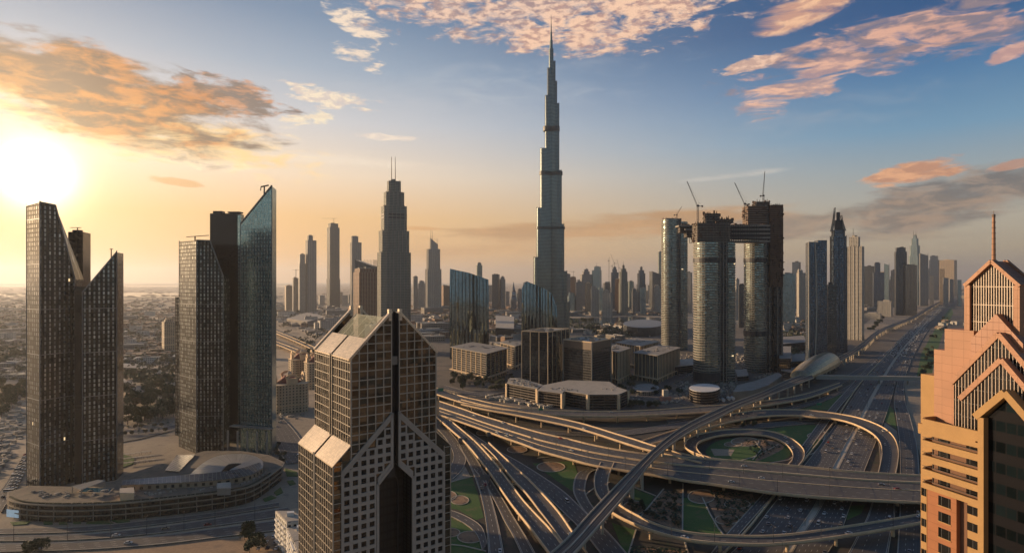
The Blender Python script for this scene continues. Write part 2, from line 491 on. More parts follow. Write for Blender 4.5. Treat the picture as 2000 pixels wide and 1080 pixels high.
# water far left and creek behind the tall tower
WATER = bpy.data.materials.new('calm_water'); WATER.use_nodes = True
_b = WATER.node_tree.nodes['Principled BSDF']; _b.inputs['Base Color'].default_value = (0.03, 0.05, 0.055, 1)
_b.inputs['Roughness'].default_value = 0.12
for o_ in (patch('creek_water', [(-60, 581), (60, 579), (230, 579), (345, 581), (420, 580), (420, 573), (200, 571), (-60, 573)], WATER)[0],
           patch('lake_water', [(1098, 622), (1240, 618), (1300, 622), (1300, 628), (1180, 634), (1098, 630)], WATER)[0],
           patch('sea_water', [(-200, 560), (600, 560.5), (600, 558), (-200, 557.5)], WATER)[0]):
    pass

# ---- lawns and flower beds inside the interchange
def ring(pix_c, rx, ry, name='flower_bed'):
    """round bed with a pale kerb; given as an ellipse in the photo, laid on the ground"""
    u, v = pix_c
    pts = [G(u + rx * cos(t), v + ry * sin(t)) for t in [2 * pi * i / 40 for i in range(40)]]
    pts = ccw(pts); c = Vector((sum(p[0] for p in pts) / 40, sum(p[1] for p in pts) / 40))
    z = layer()
    m = MB(); m.prism(pts, -0.2, z); o = m.build(name, BED, kind='structure')
    k = MB()
    inn = [tuple(c + (Vector(p) - c) * 0.93) for p in pts]
    for i in range(40):
        j = (i + 1) % 40
        a, b, q, r = pts[i], pts[j], inn[j], inn[i]
        zk = z + 0.18
        k.face([(*a, zk), (*b, zk), (*q, zk), (*r, zk)]); k.face([(*a, 0), (*b, 0), (*b, zk), (*a, zk)]); k.face([(*q, z), (*r, z), (*r, zk), (*q, zk)])
    k.build('kerb', KERB, o)
def kerbline(pix, wd=0.9, name='garden_path', mat=None):
    P = [Vector(G(u, v)) for u, v in pix]
    z = layer() + 0.1
    m = MB()
    for i in range(len(P) - 1):
        d = (P[i+1] - P[i]).normalized(); n = Vector((-d.y, d.x)) * wd / 2; e = d * 0.3
        q = [P[i] - n - e, P[i] + n - e, P[i+1] + n + e, P[i+1] - n + e]
        m.prism(ccw([tuple(a) for a in q]), -0.1, z)
    return m.build(name, mat or KERB, kind='structure')
patch('lawn', [(868, 945), (920, 925), (932, 960), (945, 1010), (930, 1015), (895, 995), (868, 990)], LAWN)
patch('lawn', [(868, 1000), (905, 1015), (935, 1040), (948, 1080), (868, 1090)], LAWN)
patch('lawn', [(1240, 955), (1278, 968), (1262, 995), (1225, 985)], LAWN, smooth=0)
patch('flower_bed', [(1296, 958), (1332, 960), (1333, 1036), (1290, 1022), (1253, 1006)], BED)
patch('lawn', [(1334, 972), (1372, 972), (1385, 1000), (1412, 1043), (1335, 1036)], LAWN)
patch('flower_bed', [(1378, 955), (1470, 965), (1478, 985), (1418, 1040), (1398, 1010), (1385, 985)], BED)
patch('lawn', [(1195, 1020), (1240, 1035), (1225, 1085), (1215, 1070)], LAWN)
patch('flower_bed', [(1232, 1068), (1340, 1076), (1340, 1100), (1228, 1100)], BED)
patch('lawn', [(1005, 918), (1110, 985), (1120, 1000), (1100, 1020), (1060, 965)], LAWN)
patch('lawn', [(1040, 905), (1120, 900), (1130, 930), (1120, 960), (1090, 940)], LAWN)
patch('lawn', [(1640, 990), (1690, 985), (1682, 1002), (1655, 1015)], LAWN)
patch('lawn', [(1378, 882), (1400, 862), (1440, 856), (1500, 858), (1535, 868), (1545, 885), (1520, 900), (1440, 902), (1400, 898)], LAWN, smooth=4)
patch('flower_bed', [(1448, 860), (1500, 858), (1532, 872), (1500, 892), (1475, 900), (1488, 880), (1470, 866)], BED, smooth=4)
patch('lawn', [(1500, 838), (1590, 830), (1606, 850), (1600, 868), (1575, 885), (1552, 866), (1520, 850)], LAWN, smooth=4)
patch('lawn', [(1735, 790), (1745, 800), (1752, 838), (1738, 828), (1728, 822)], LAWN)
patch('lawn', [(1600, 790), (1640, 770), (1655, 775), (1630, 800), (1560, 800)], LAWN)
patch('gravel_apron', [(1388, 876), (1435, 878), (1428, 890), (1395, 890)], PAVE)
patch('gravel_apron', [(868, 905), (905, 905), (920, 932), (868, 945)], PAVE)
patch('gravel_apron', [(1728, 825), (1752, 842), (1757, 880), (1742, 900), (1722, 850)], PAVE)
for c_, rx_, ry_ in [((878, 1040), 21, 9), ((918, 1049), 25, 12), ((898, 977), 18, 9), ((872, 968), 20, 10), ((1076, 912), 28, 10), ((1010, 878), 20, 7),
                     ((1238, 992), 22, 14), ((1370, 970), 27, 14), ((1432, 868), 18, 5), ((1455, 863), 28, 9), ((1602, 851), 26, 7),
                     ((1105, 1012), 10, 8), ((944, 846), 14, 5), ((1420, 1015), 24, 10), ((1440, 985), 26, 9)]:
    ring(c_, rx_, ry_)
for ln in [[(868, 1062), (905, 1066), (948, 1076)], [(868, 945), (922, 930)], [(868, 998), (900, 1008), (930, 1030)], [(1334, 945), (1333, 1038)],
           [(1372, 972), (1386, 1002), (1402, 1030), (1413, 1044)], [(1296, 955), (1250, 1010)], [(1240, 952), (1280, 968)], [(1242, 1035), (1228, 1080)],
           [(1500, 905), (1540, 898), (1552, 890)], [(1606, 835), (1612, 850), (1606, 868), (1590, 885), (1575, 890)], [(1000, 945), (1022, 950), (1050, 949)],
           [(1440, 902), (1480, 890), (1520, 868)], [(1475, 862), (1487, 878), (1470, 898)], [(1655, 775), (1640, 795)], [(1050, 895), (1100, 890)],
           [(1145, 965), (1165, 950), (1190, 942)], [(1338, 1060), (1345, 1085)]]:
    kerbline(ln)
# shrub beds in the pale plaza
for q in [[(600, 0)]]: pass
for pq in [[(20, 1020), (60, 1018), (52, 1024), (25, 1026)], [(85, 1018), (103, 1018), (103, 1024), (85, 1024)], [(115, 1018), (132, 1018), (132, 1024), (115, 1024)],
           [(143, 1017), (158, 1017), (158, 1023), (143, 1023)], [(172, 1014), (208, 1014), (222, 1023), (168, 1023)], [(210, 1014), (252, 1011), (254, 1020), (232, 1022)],
           [(556, 915), (580, 922), (582, 930), (560, 930)], [(560, 940), (572, 938), (578, 945), (566, 948)], [(535, 962), (548, 952), (553, 962), (540, 968)], [(513, 975), (530, 968), (540, 972), (518, 980)],
           [(230, 886), (262, 893), (262, 905), (236, 915)]]:
    patch('shrub_bed', pq, LAWN)

# ================================================================ ROADS
def crom(P, n):
    """resample a pixel polyline smoothly: returns n+1 points"""
    P = [Vector(p) for p in P]
    P = [P[0] * 2 - P[1]] + P + [P[-1] * 2 - P[-2]]
    seg = len(P) - 3; out = []
    for i in range(n + 1):
        t = i / n * seg; k = min(int(t), seg - 1); t -= k
        p0, p1, p2, p3 = P[k:k+4]
        out.append(0.5 * ((2 * p1) + (p2 - p0) * t + (2 * p0 - 5 * p1 + 4 * p2 - p3) * t * t + (3 * p1 - p0 - 3 * p2 + p3) * t ** 3))
    return out
ROUTES = {}
def ribbon(L, R, z, n=60, z1=None):
    a = crom(L, n); b = crom(R, n)
    zz = [z + ((z1 if z1 is not None else z) - z) * i / n for i in range(n + 1)]
    A = [Vector((*G(p.x, p.y, zz[i]), zz[i])) for i, p in enumerate(a)]
    B = [Vector((*G(p.x, p.y, zz[i]), zz[i])) for i, p in enumerate(b)]
    return A, B
def lerp(a, b, t): return a + (b - a) * t
def strip(m, A, B, f0, f1, dz, every=None):
    s = 0.0
    for i in range(len(A) - 1):
        l = (lerp(A[i+1], B[i+1], .5) - lerp(A[i], B[i], .5)).length
        w_ = (B[i] - A[i]).length
        up = Vector((0, 0, dz))
        m.face([lerp(A[i], B[i], f0) + up, lerp(A[i], B[i], f1) + up, lerp(A[i+1], B[i+1], f1) + up, lerp(A[i+1], B[i+1], f0) + up],
               [(f0 * w_, s), (f1 * w_, s), (f1 * w_, s + l), (f0 * w_, s + l)])
        s += l
def dashes(m, A, B, f, wd, dz, on=3.0, off=6.0):
    """dashed line at fraction f"""
    pts = [lerp(A[i], B[i], f) for i in range(len(A))]
    per = on + off; s = 0.0
    for i in range(len(pts) - 1):
        d = pts[i+1] - pts[i]; L = d.length
        if L < 1e-3: continue
        d /= L; n = Vector((-d.y, d.x, 0)) * wd / 2; up = Vector((0, 0, dz))
        k = math.ceil((s - on) / per)
        while k * per < s + L:
            a = max(k * per - s, 0); b = min(k * per + on - s, L)
            if b > a + .05:
                m.face([pts[i] + d * a - n + up, pts[i] + d * b - n + up, pts[i] + d * b + n + up, pts[i] + d * a + n + up])
            k += 1
        s += L
def wall_along(m, P, side, wd, h0, h1):
    """low wall following points P, wd thick towards 'side' (unit vectors)"""
    for i in range(len(P) - 1):
        a, b = P[i], P[i+1]; c, d = P[i] + side[i] * wd, P[i+1] + side[i+1] * wd
        u0, u1 = Vector((0, 0, h0)), Vector((0, 0, h1))
        m.face([a + u1, b + u1, d + u1, c + u1]); m.face([a + u0, b + u0, b + u1, a + u1]); m.face([d + u0, c + u0, c + u1, d + u1])
def remark(o_parent, A, B, lanes, dz=0.03, wd=0.22, edge=True, skip=()):
    m = MB()
    w_ = (B[len(B)//2] - A[len(A)//2]).length
    for k in range(1, lanes):
        if k in skip: continue
        dashes(m, A, B, k / lanes, wd, dz)
    if edge:
        e = 0.9 / w_
        for f in (e, 1 - e): strip(m, A, B, f - .1 / w_, f + .1 / w_, dz)
    return m.build('lane_marking', MARK, o_parent, kind='stuff')
def deck(name, label, L, R, z, lanes=2, n=60, z1=None, para=1.3, thick=1.8, piers=38.0, medians=(), mat=None, pier_from=0, group=None, cat='flyover', pw=0.75):
    A, B = ribbon(L, R, z, n, z1)
    t = thing(name, label, cat, (0, 0, 0), 0, group)
    mid = [lerp(A[i], B[i], .5) for i in range(n + 1)]
    o = lerp(A[0], B[0], .5); base = Vector((o.x, o.y, 0)); t.location = base
    A = [p - base for p in A]; B = [p - base for p in B]; mid = [p - base for p in mid]
    mat = mat or CONC
    # deck slab: box-girder section
    m = MB()
    for i in range(n):
        sec = []
        for k in (i, i + 1):
            a, b = A[k], B[k]; dn = Vector((0, 0, 1))
            sec.append([a - dn * .02, a - dn * .7, lerp(a, b, .22) - dn * thick, lerp(a, b, .78) - dn * thick, b - dn * .7, b - dn * .02])
        for j in range(5):
            m.face([sec[0][j], sec[1][j], sec[1][j+1], sec[0][j+1]])
        m.face([sec[0][5], sec[1][5], sec[1][0], sec[0][0]])
    for k, rev in ((0, 1), (n, 0)):
        a, b = A[k], B[k]; dn = Vector((0, 0, 1))
        s_ = [a - dn * .02, a - dn * .7, lerp(a, b, .22) - dn * thick, lerp(a, b, .78) - dn * thick, b - dn * .7, b - dn * .02]
        m.face(s_[::-1] if rev else s_)
    m.build('deck', mat, t)
    m = MB(); strip(m, A, B, 0.02, 0.98, 0.02)
    m.build('road_surface', ASPH, t)
    sa = [(B[i] - A[i]).normalized() for i in range(n + 1)]
    for P, sd in ((A, sa), (B, [-s for s in sa])):
        m = MB(); wall_along(m, P, sd, pw, -0.72, para); m.build('parapet', mat, t)
    for f0_, f1_, mw_, mh_ in medians:
        m = MB()
        P = [lerp(A[i], B[i], f0_ + (f1_ - f0_) * i / n) for i in range(n + 1)]
        wall_along(m, P, sa, mw_, 0.0, mh_); m.build('median_barrier', mat, t)
    m = MB(); s = 0.0; nxt = 12.0
    for i in range(n):
        s += (mid[i+1] - mid[i]).length
        if s > nxt:
            nxt += 24.0; dd = (mid[i+1] - mid[i]).normalized() * .3; up = Vector((0, 0, .035))
            a, b = lerp(A[i], B[i], .03), lerp(A[i], B[i], .97)
            m.face([a - dd + up, b - dd + up, b + dd + up, a + dd + up])
    m.build('expansion_joint', DARKM, t, kind='stuff')
    if lanes > 1: remark(t, A, B, lanes, 0.05)
    if piers:
        s = 0.0; nxt = piers * .5 + pier_from
        for i in range(n):
            Lg = (mid[i+1] - mid[i]).length; s += Lg
            if s > nxt:
                nxt += piers
                p = mid[i]; w_ = (B[i] - A[i]).length; sd = sa[i]; zt = p.z - thick
                if zt < 2.5: continue
                m = MB(); r = 0.9 if w_ < 16 else 1.1
                cols = [0] if w_ < 18 else [-.22, .22]
                for c in cols:
                    q = p + sd * (w_ * c)
                    m.tube((q.x, q.y, -0.3), (q.x, q.y, zt - 1.0), r, r, 10)
                m.bar(Vector((p.x, p.y, zt - .55)) - sd * w_ * .33, Vector((p.x, p.y, zt - .55)) + sd * w_ * .33, 2.0, 1.1)
                m.build('pier', mat, t)
    return t, [p + base for p in A], [p + base for p in B]
def road(label_name, L, R, lanes, n=60, kerbs=True, base=0.0, kh=0.14, kw=0.5):
    z = layer() + base
    A, B = ribbon(L, R, z, n)
    m = MB(); strip(m, A, B, 0, 1, 0)
    for i in range(n):   # edges down into the ground
        m.face([A[i], A[i+1], A[i+1] - Vector((0, 0, z + .1)), A[i] - Vector((0, 0, z + .1))])
        m.face([B[i+1], B[i], B[i] - Vector((0, 0, z + .1)), B[i+1] - Vector((0, 0, z + .1))])
    o = m.build(label_name, ASPH, kind='structure')
    if kerbs:
        sa = [(B[i] - A[i]).normalized() for i in range(n + 1)]
        for P, sd in ((A, sa), (B, [-s for s in sa])):
            m = MB(); wall_along(m, P, sd, kw, -z, kh); m.build('kerb', KERB, o)
    remark(o, A, B, lanes, 0.02)
    return A, B

# ---- Lanes of the big highway (ground level)
med = [(1520, 1110), (1553, 1055), (1595, 992), (1631, 916), (1665, 850), (1691, 800), (1715, 755), (1748, 702), (1782, 660), (1826, 612), (1862, 583), (1900, 565)]
c1L = [(1395, 1110), (1462, 1045), (1515, 978), (1580, 897), (1634, 826), (1662, 782), (1688, 745), (1728, 700), (1770, 656), (1818, 610), (1857, 582), (1897, 565)]
c2R = [(1602, 1110), (1645, 1040), (1664, 990), (1692, 918), (1720, 845), (1738, 795), (1752, 745), (1768, 702), (1792, 662), (1834, 613), (1868, 584), (1904, 565)]
rts = {}
off_ = lambda P, a: [(u + a * max(0.12, (v - 548) / 450), v) for u, v in P]
rts['c1'] = road('highway', c1L, off_(med, -7), 6, 90)
rts['c2'] = road('highway', off_(med, 7), off_(c2R, -4), 6, 90)
A_, B_ = ribbon(off_(med, -6.5), off_(med, 6.5), 0.03, 90)
m = MB(); strip(m, A_, B_, 0, 1, 0.32)
mo = m.build('central_reservation', KERB, kind='structure')
# concrete wall left of the highway
A_, B_ = ribbon(off_(c1L[:9], -11), off_(c1L[:9], -1), 0.0, 60)
m = MB(); sa = [(B_[i] - A_[i]).normalized() for i in range(61)]
wall_along(m, A_, sa, 1.0, -0.1, 1.6)
m.build('barrier_wall', CONC, label='long low sand coloured concrete wall along the left edge of the wide highway', cat='wall')
rts['c3'] = road('highway', [(1640, 1110), (1672, 1050), (1697, 1000), (1716, 925), (1718, 880), (1712, 850)], [(1730, 1110), (1740, 1050), (1748, 1000), (1750, 925), (1752, 880), (1746, 850)], 3, 40)
rts['c4'] = road('frontage_road', [(1750, 1110), (1757, 1000), (1758, 925), (1757, 870), (1750, 812), (1746, 785), (1753, 745), (1767, 705), (1788, 668), (1808, 640)],
                 [(1800, 1110), (1800, 1000), (1796, 925), (1791, 868), (1777, 812), (1768, 782), (1766, 745), (1778, 708), (1796, 672), (1815, 641)], 3, 60)
rts['c0'] = road('service_road', [(1372, 1100), (1417, 1044), (1468, 988), (1520, 930), (1575, 858), (1618, 800), (1655, 760), (1690, 722), (1740, 678), (1790, 630)],
                 [(1398, 1100), (1440, 1048), (1492, 988), (1543, 930), (1592, 862), (1634, 803), (1668, 762), (1702, 725), (1750, 680), (1797, 632)], 3, 60)
rts['s1'] = road('slip_road', [(1300, 818), (1360, 808), (1430, 797), (1500, 784), (1560, 770), (1620, 752), (1668, 725), (1720, 688)], [(1305, 826), (1360, 816), (1430, 806), (1500, 794), (1560, 780), (1624, 760), (1678, 729), (1732, 690)], 2, 50)
rts['s2'] = road('slip_road', [(1490, 800), (1540, 793), (1600, 778), (1650, 757), (1690, 728)], [(1490, 807), (1545, 800), (1606, 784), (1660, 760), (1702, 730)], 2, 40)
rts['g1'] = road('slip_road', [(1175, 846), (1240, 838), (1300, 829), (1360, 820), (1440, 808)], [(1178, 853), (1245, 847), (1305, 838), (1362, 829), (1440, 816)], 2, 40)
rts['g2'] = road('slip_road', [(1235, 868), (1300, 852), (1350, 842), (1420, 832), (1520, 824), (1600, 818)], [(1250, 878), (1310, 861), (1360, 851), (1425, 840), (1525, 832), (1605, 824)], 2, 40)
rts['g3'] = road('slip_road', [(880, 795), (950, 822), (1020, 836), (1100, 842), (1180, 846)], [(880, 803), (950, 829), (1020, 843), (1100, 849), (1180, 853)], 2, 40)
rts['r13'] = road('interchange_road', [(880, 832), (905, 852), (940, 878), (1000, 918), (1050, 953), (1100, 1000), (1145, 1045), (1195, 1110)],
                  [(890, 824), (920, 844), (970, 878), (1010, 899), (1060, 930), (1105, 962), (1150, 1005), (1190, 1040), (1250, 1110)], 4, 60)
rts['r14'] = road('interchange_road', [(1150, 915), (1127, 925), (1119, 955), (1130, 982), (1150, 1008), (1170, 1030)], [(1168, 915), (1150, 926), (1143, 955), (1150, 976), (1164, 996), (1185, 1020)], 2, 40)
rts['r10'] = road('interchange_road', [(838, 822), (855, 838), (870, 855), (880, 872), (886, 890), (880, 908), (862, 925)], [(858, 822), (878, 842), (893, 860), (904, 880), (910, 897), (902, 918), (885, 935)], 2, 40)
rts['r11'] = road('interchange_road', [(893, 868), (908, 890), (920, 915), (933, 948), (943, 985), (950, 1030), (956, 1110)], [(910, 868), (927, 890), (942, 915), (953, 948), (965, 990), (976, 1035), (990, 1110)], 2, 50)
rts['r12'] = road('interchange_road', [(925, 915), (945, 942), (966, 978), (986, 1018), (1005, 1052), (1030, 1110)], [(940, 912), (960, 938), (984, 976), (1008, 1016), (1032, 1055), (1062, 1110)], 2, 50)
rts['r16'] = road('interchange_road', [(850, 992), (885, 997), (920, 1012), (942, 1030), (952, 1060)], [(850, 1002), (880, 1008), (912, 1025), (932, 1045), (942, 1075)], 2, 30)
# boulevard lower left
rts['b0'] = road('boulevard', [(-60, 1033), (150, 1028), (300, 1014), (420, 1000), (545, 980)], [(-60, 1043), (150, 1038), (300, 1024), (420, 1008), (545, 988)], 2, 40)
rts['b1'] = road('boulevard', [(-60, 1047), (150, 1043), (300, 1029), (420, 1012), (560, 990)], [(-60, 1057), (150, 1053), (300, 1041), (420, 1026), (580, 1004)], 3, 40)
rts['b2'] = road('boulevard', [(-60, 1062), (150, 1058), (300, 1046), (420, 1031), (580, 1010)], [(-60, 1078), (150, 1073), (300, 1063), (420, 1049), (600, 1028)], 4, 40)
rts['b3'] = road('street', [(560, 905), (545, 880), (532, 850), (515, 815), (500, 790)], [(620, 900), (597, 870), (573, 838), (548, 812), (530, 790)], 5, 30)
rts['b4'] = road('street', [(-20, 985), (10, 945), (35, 905), (60, 870)], [(2, 1000), (30, 955), (50, 915), (72, 872)], 3, 30)
rts['b5'] = road('street', [(225, 865), (280, 855), (345, 838)], [(225, 850), (280, 843), (345, 828)], 2, 20)
rts['b6'] = road('street', [(225, 722), (280, 714), (345, 706)], [(225, 712), (280, 706), (345, 700)], 4, 20)
rts['b7'] = road('street', [(-20, 742), (30, 741), (60, 738)], [(-20, 750), (30, 749), (60, 747)], 4, 20)
rts['u1'] = road('street', [(1200, 760), (1260, 765), (1330, 775), (1390, 792)], [(1195, 770), (1250, 776), (1320, 786), (1380, 800)], 3, 30)
rts['u2'] = road('street', [(868, 752), (930, 766), (985, 757), (1010, 745)], [(868, 760), (935, 774), (993, 764), (1020, 750)], 2, 30)
rts['u3'] = road('street', [(1240, 770), (1300, 742), (1345, 720), (1380, 705)], [(1258, 776), (1316, 748), (1360, 726), (1392, 709)], 3, 30)

# ---- Elevated decks
dk = {}
dk['main'] = deck('flyover', 'widest double flyover with sand coloured parapets crossing the interchange from left to the orange tower',
    [(858, 784), (900, 798), (940, 812), (980, 824), (1020, 836), (1060, 847), (1110, 858), (1150, 868), (1200, 878), (1255, 886), (1340, 894), (1400, 898), (1480, 904), (1560, 911), (1660, 921), (1790, 929), (1900, 933)],
    [(858, 811), (900, 825), (940, 839), (980, 854), (1020, 868), (1060, 883), (1110, 897), (1160, 910), (1220, 920), (1290, 931), (1340, 940), (1400, 948), (1460, 957), (1520, 965), (1600, 972), (1700, 978), (1790, 982), (1900, 985)],
    8.5, lanes=8, n=110, medians=((0.50, 0.27, 1.3, 1.3), (0.72, 0.56, 1.0, .5)), piers=42)
dk['back'] = deck('flyover', 'rearmost long flyover curving behind the interchange past the dark podium blocks',
    [(850, 757), (900, 774), (930, 781), (960, 788), (1000, 795), (1050, 800), (1110, 804), (1200, 804), (1280, 801), (1360, 795), (1440, 789), (1520, 780), (1580, 768), (1640, 748)],
    [(850, 770), (900, 786), (930, 792), (960, 798), (1000, 804), (1050, 809), (1110, 813), (1200, 814), (1280, 811), (1360, 807), (1440, 800), (1520, 789), (1585, 776), (1645, 753)], 9.0, lanes=3, n=90, z1=6.0)
dk['second'] = deck('flyover', 'narrow flyover branching off the rear one and diving under the rail viaduct',
    [(900, 781), (950, 793), (1000, 802), (1040, 808), (1080, 815), (1130, 826), (1165, 836), (1200, 847), (1240, 859), (1280, 872), (1330, 886), (1380, 897)],
    [(900, 790), (950, 801), (1000, 810), (1040, 818), (1080, 826), (1120, 835), (1155, 845), (1195, 858), (1235, 871), (1266, 880), (1320, 893), (1370, 905)], 8.8, lanes=2, n=70, z1=8.7)
dk['outer'] = deck('flyover', 'curved flyover ramp arching over the wide highway in a big loop',
    [(1240, 866), (1320, 840), (1375, 822), (1430, 809), (1490, 801), (1560, 801), (1600, 804), (1645, 810), (1685, 819), (1722, 834), (1745, 853), (1755, 878), (1754, 905), (1748, 935)],
    [(1250, 875), (1335, 850), (1390, 834), (1435, 823), (1490, 814), (1550, 812), (1595, 816), (1630, 819), (1665, 828), (1697, 843), (1716, 860), (1722, 880), (1719, 905), (1712, 935)], 7.0, lanes=2, n=90, z1=6.2, piers=36)
dk['inner'] = deck('flyover', 'inner oval loop ramp round the lawn and flower beds',
    [(1425, 900), (1380, 893), (1345, 880), (1337, 868), (1352, 853), (1400, 842), (1450, 839), (1505, 843), (1545, 857), (1569, 877), (1570, 897), (1556, 916)],
    [(1425, 907), (1385, 901), (1370, 888), (1361, 874), (1370, 862), (1405, 852), (1450, 849), (1495, 852), (1525, 862), (1545, 880), (1547, 897), (1535, 912)], 5.0, lanes=2, n=80, z1=1.2, piers=30)
dk['lower'] = deck('flyover', 'lower flyover sweeping right below the wide one towards the orange tower',
    [(1200, 905), (1190, 930), (1188, 952), (1196, 972), (1212, 988), (1240, 1005), (1285, 1026), (1340, 1040), (1400, 1046), (1480, 1048), (1540, 1045), (1600, 1037), (1700, 1022), (1798, 1005), (1900, 985)],
    [(1172, 905), (1161, 930), (1162, 958), (1175, 980), (1195, 1002), (1235, 1023), (1280, 1040), (1340, 1055), (1400, 1062), (1480, 1065), (1540, 1062), (1600, 1055), (1700, 1040), (1800, 1022), (1900, 1002)], 7.6, lanes=2, n=90, piers=40)
dk['diag'] = deck('flyover', 'straight diagonal flyover running down left of its forked twin beside the gabled tower',
    [(852, 815), (880, 840), (908, 865), (935, 897), (960, 930), (985, 967), (1003, 992), (1037, 1035), (1085, 1100)],
    [(860, 806), (900, 838), (932, 866), (963, 900), (991, 936), (1021, 976), (1047, 1005), (1080, 1040), (1125, 1100)], 7.2, lanes=3, n=80, piers=36)
dk['fork'] = deck('flyover', 'forked diagonal flyover to the right with a dark gap beside its twin',
    [(940, 868), (968, 895), (1000, 936), (1028, 966), (1052, 998), (1080, 1035), (1125, 1100)],
    [(955, 865), (998, 906), (1031, 935), (1062, 967), (1092, 1001), (1119, 1040), (1160, 1100)], 7.35, lanes=2, n=70, piers=36)
RAILC = plain('viaduct_concrete', (0.46, 0.39, 0.30), 0.8, var=0.25, scale=0.15)
dk['metro'] = deck('rail_viaduct', 'slender grey rail viaduct with two tracks crossing diagonally above all flyovers',
    [(1050, 1102), (1100, 1060), (1155, 1000), (1203, 950), (1250, 903), (1297, 860), (1340, 830), (1392, 804), (1434, 786), (1490, 765), (1532, 745), (1580, 727)],
    [(1103, 1102), (1137, 1066), (1172, 1026), (1212, 979), (1243, 941), (1275, 900), (1315, 865), (1358, 838), (1402, 817), (1440, 797), (1490, 778), (1535, 759), (1590, 738)], 15.0, lanes=1, n=90, para=1.3, thick=2.2, piers=34, mat=RAILC, cat='viaduct', pw=0.6)
dk['metro2'] = deck('rail_viaduct', 'far rail viaduct beside the highway running from the golden shell station into the haze',
    [(1600, 718), (1628, 702), (1655, 689), (1682, 671), (1702, 654), (1720, 643), (1745, 633), (1782, 619), (1818, 598), (1848, 582), (1880, 568)],
    [(1604, 727), (1634, 709), (1662, 694), (1690, 676), (1709, 658), (1726, 646), (1750, 636), (1786, 621.5), (1821, 600), (1850, 583.5), (1881, 569)], 14.0, lanes=1, n=80, para=1.3, thick=2.2, piers=40, mat=RAILC, cat='viaduct', pw=0.6)
RAIL = plain('rail_steel', (0.22, 0.17, 0.13), 0.4, 0.7, var=0.2)
BALL = plain('track_bed', (0.13, 0.115, 0.10), 0.9, var=0.4, scale=0.8)
for k in ('metro', 'metro2'):
    t, A, B = dk[k]
    base = t.location.copy()
    A = [p - base for p in A]; B = [p - base for p in B]
    for f in (0.26, 0.64):
        m = MB(); 
        for g_ in (f, f + .10): strip(m, A, B, g_, g_ + .025, 0.35)
        m.build('rail', RAIL, t)
    m = MB(); sa = [(B[i] - A[i]).normalized() for i in range(len(A))]
    wall_along(m, [lerp(A[i], B[i], .46) for i in range(len(A))], sa, 0.9, 0.0, 0.75)
    m.build('walkway', RAILC, t)
# viaduct of an older road, far left behind the beige domed block
dk['far1'] = deck('flyover', 'distant hazy flyover with pale parapets left of the brown tower', [(500, 632), (560, 655), (600, 672), (660, 700)], [(500, 636), (560, 660), (600, 678), (660, 707)], 8, lanes=3, n=20, piers=40)
dk['far2'] = deck('flyover', 'nearer of the two hazy flyovers behind the beige domed block', [(500, 652), (560, 675), (600, 690), (660, 712)], [(500, 657), (560, 681), (600, 697), (660, 720)], 8, lanes=3, n=20, piers=40)
# sign gantries seen from behind
for (u, v, wd, z0, lab) in [(904, 862, 8.5, 2.5, 'grey backed sign panel over the curving road left'), (958, 850, 6.0, 2, 'grey backed sign panel between the diagonal roads'),
                       (947, 938, 8.0, 2.5, 'grey backed sign panel above the road fork at the lawn')]:
    x, y = G(u, v + 12)
    t = thing('sign_gantry', lab, 'road sign', (x, y, 0), 0.1)
    m = MB(); m.box(0, 0, 5.2, wd, .35, 4.2); m.build('sign_panel', STEEL, t)
    for sx in (-1, 1):
        m = MB(); m.tube((sx * wd * .48, .4, 0), (sx * wd * .48, .4, 9.2), .22); m.build('post', DARKM, t)
GREEN = plain('sign_green', (0.01, 0.20, 0.10), 0.5, var=0.1)
for (u, v, lab) in [(861, 770, 'green direction sign at the left end of the rear flyover'), (1056, 808, 'small green direction sign on the rear flyover'), (1600, 796, 'green sign box on the lawn under the outer loop ramp')]:
    x, y = G(u, v, 8.0 if u < 1500 else 0)
    z0 = 9.0 if u < 1500 else 0.2
    t = thing('direction_sign', lab, 'road sign', (x, y, z0), 0.15)
    m = MB(); m.box(0, 0, 3.2, 7.0 if u != 1056 else 5.0, .3, 4.2 if u < 1000 else 2.6); m.build('sign_panel', GREEN, t)
    for sx in (-1, 1):
        m = MB(); m.tube((sx * 2.2, .3, -1), (sx * 2.2, .3, 5.5), .18); m.build('post', STEEL, t)

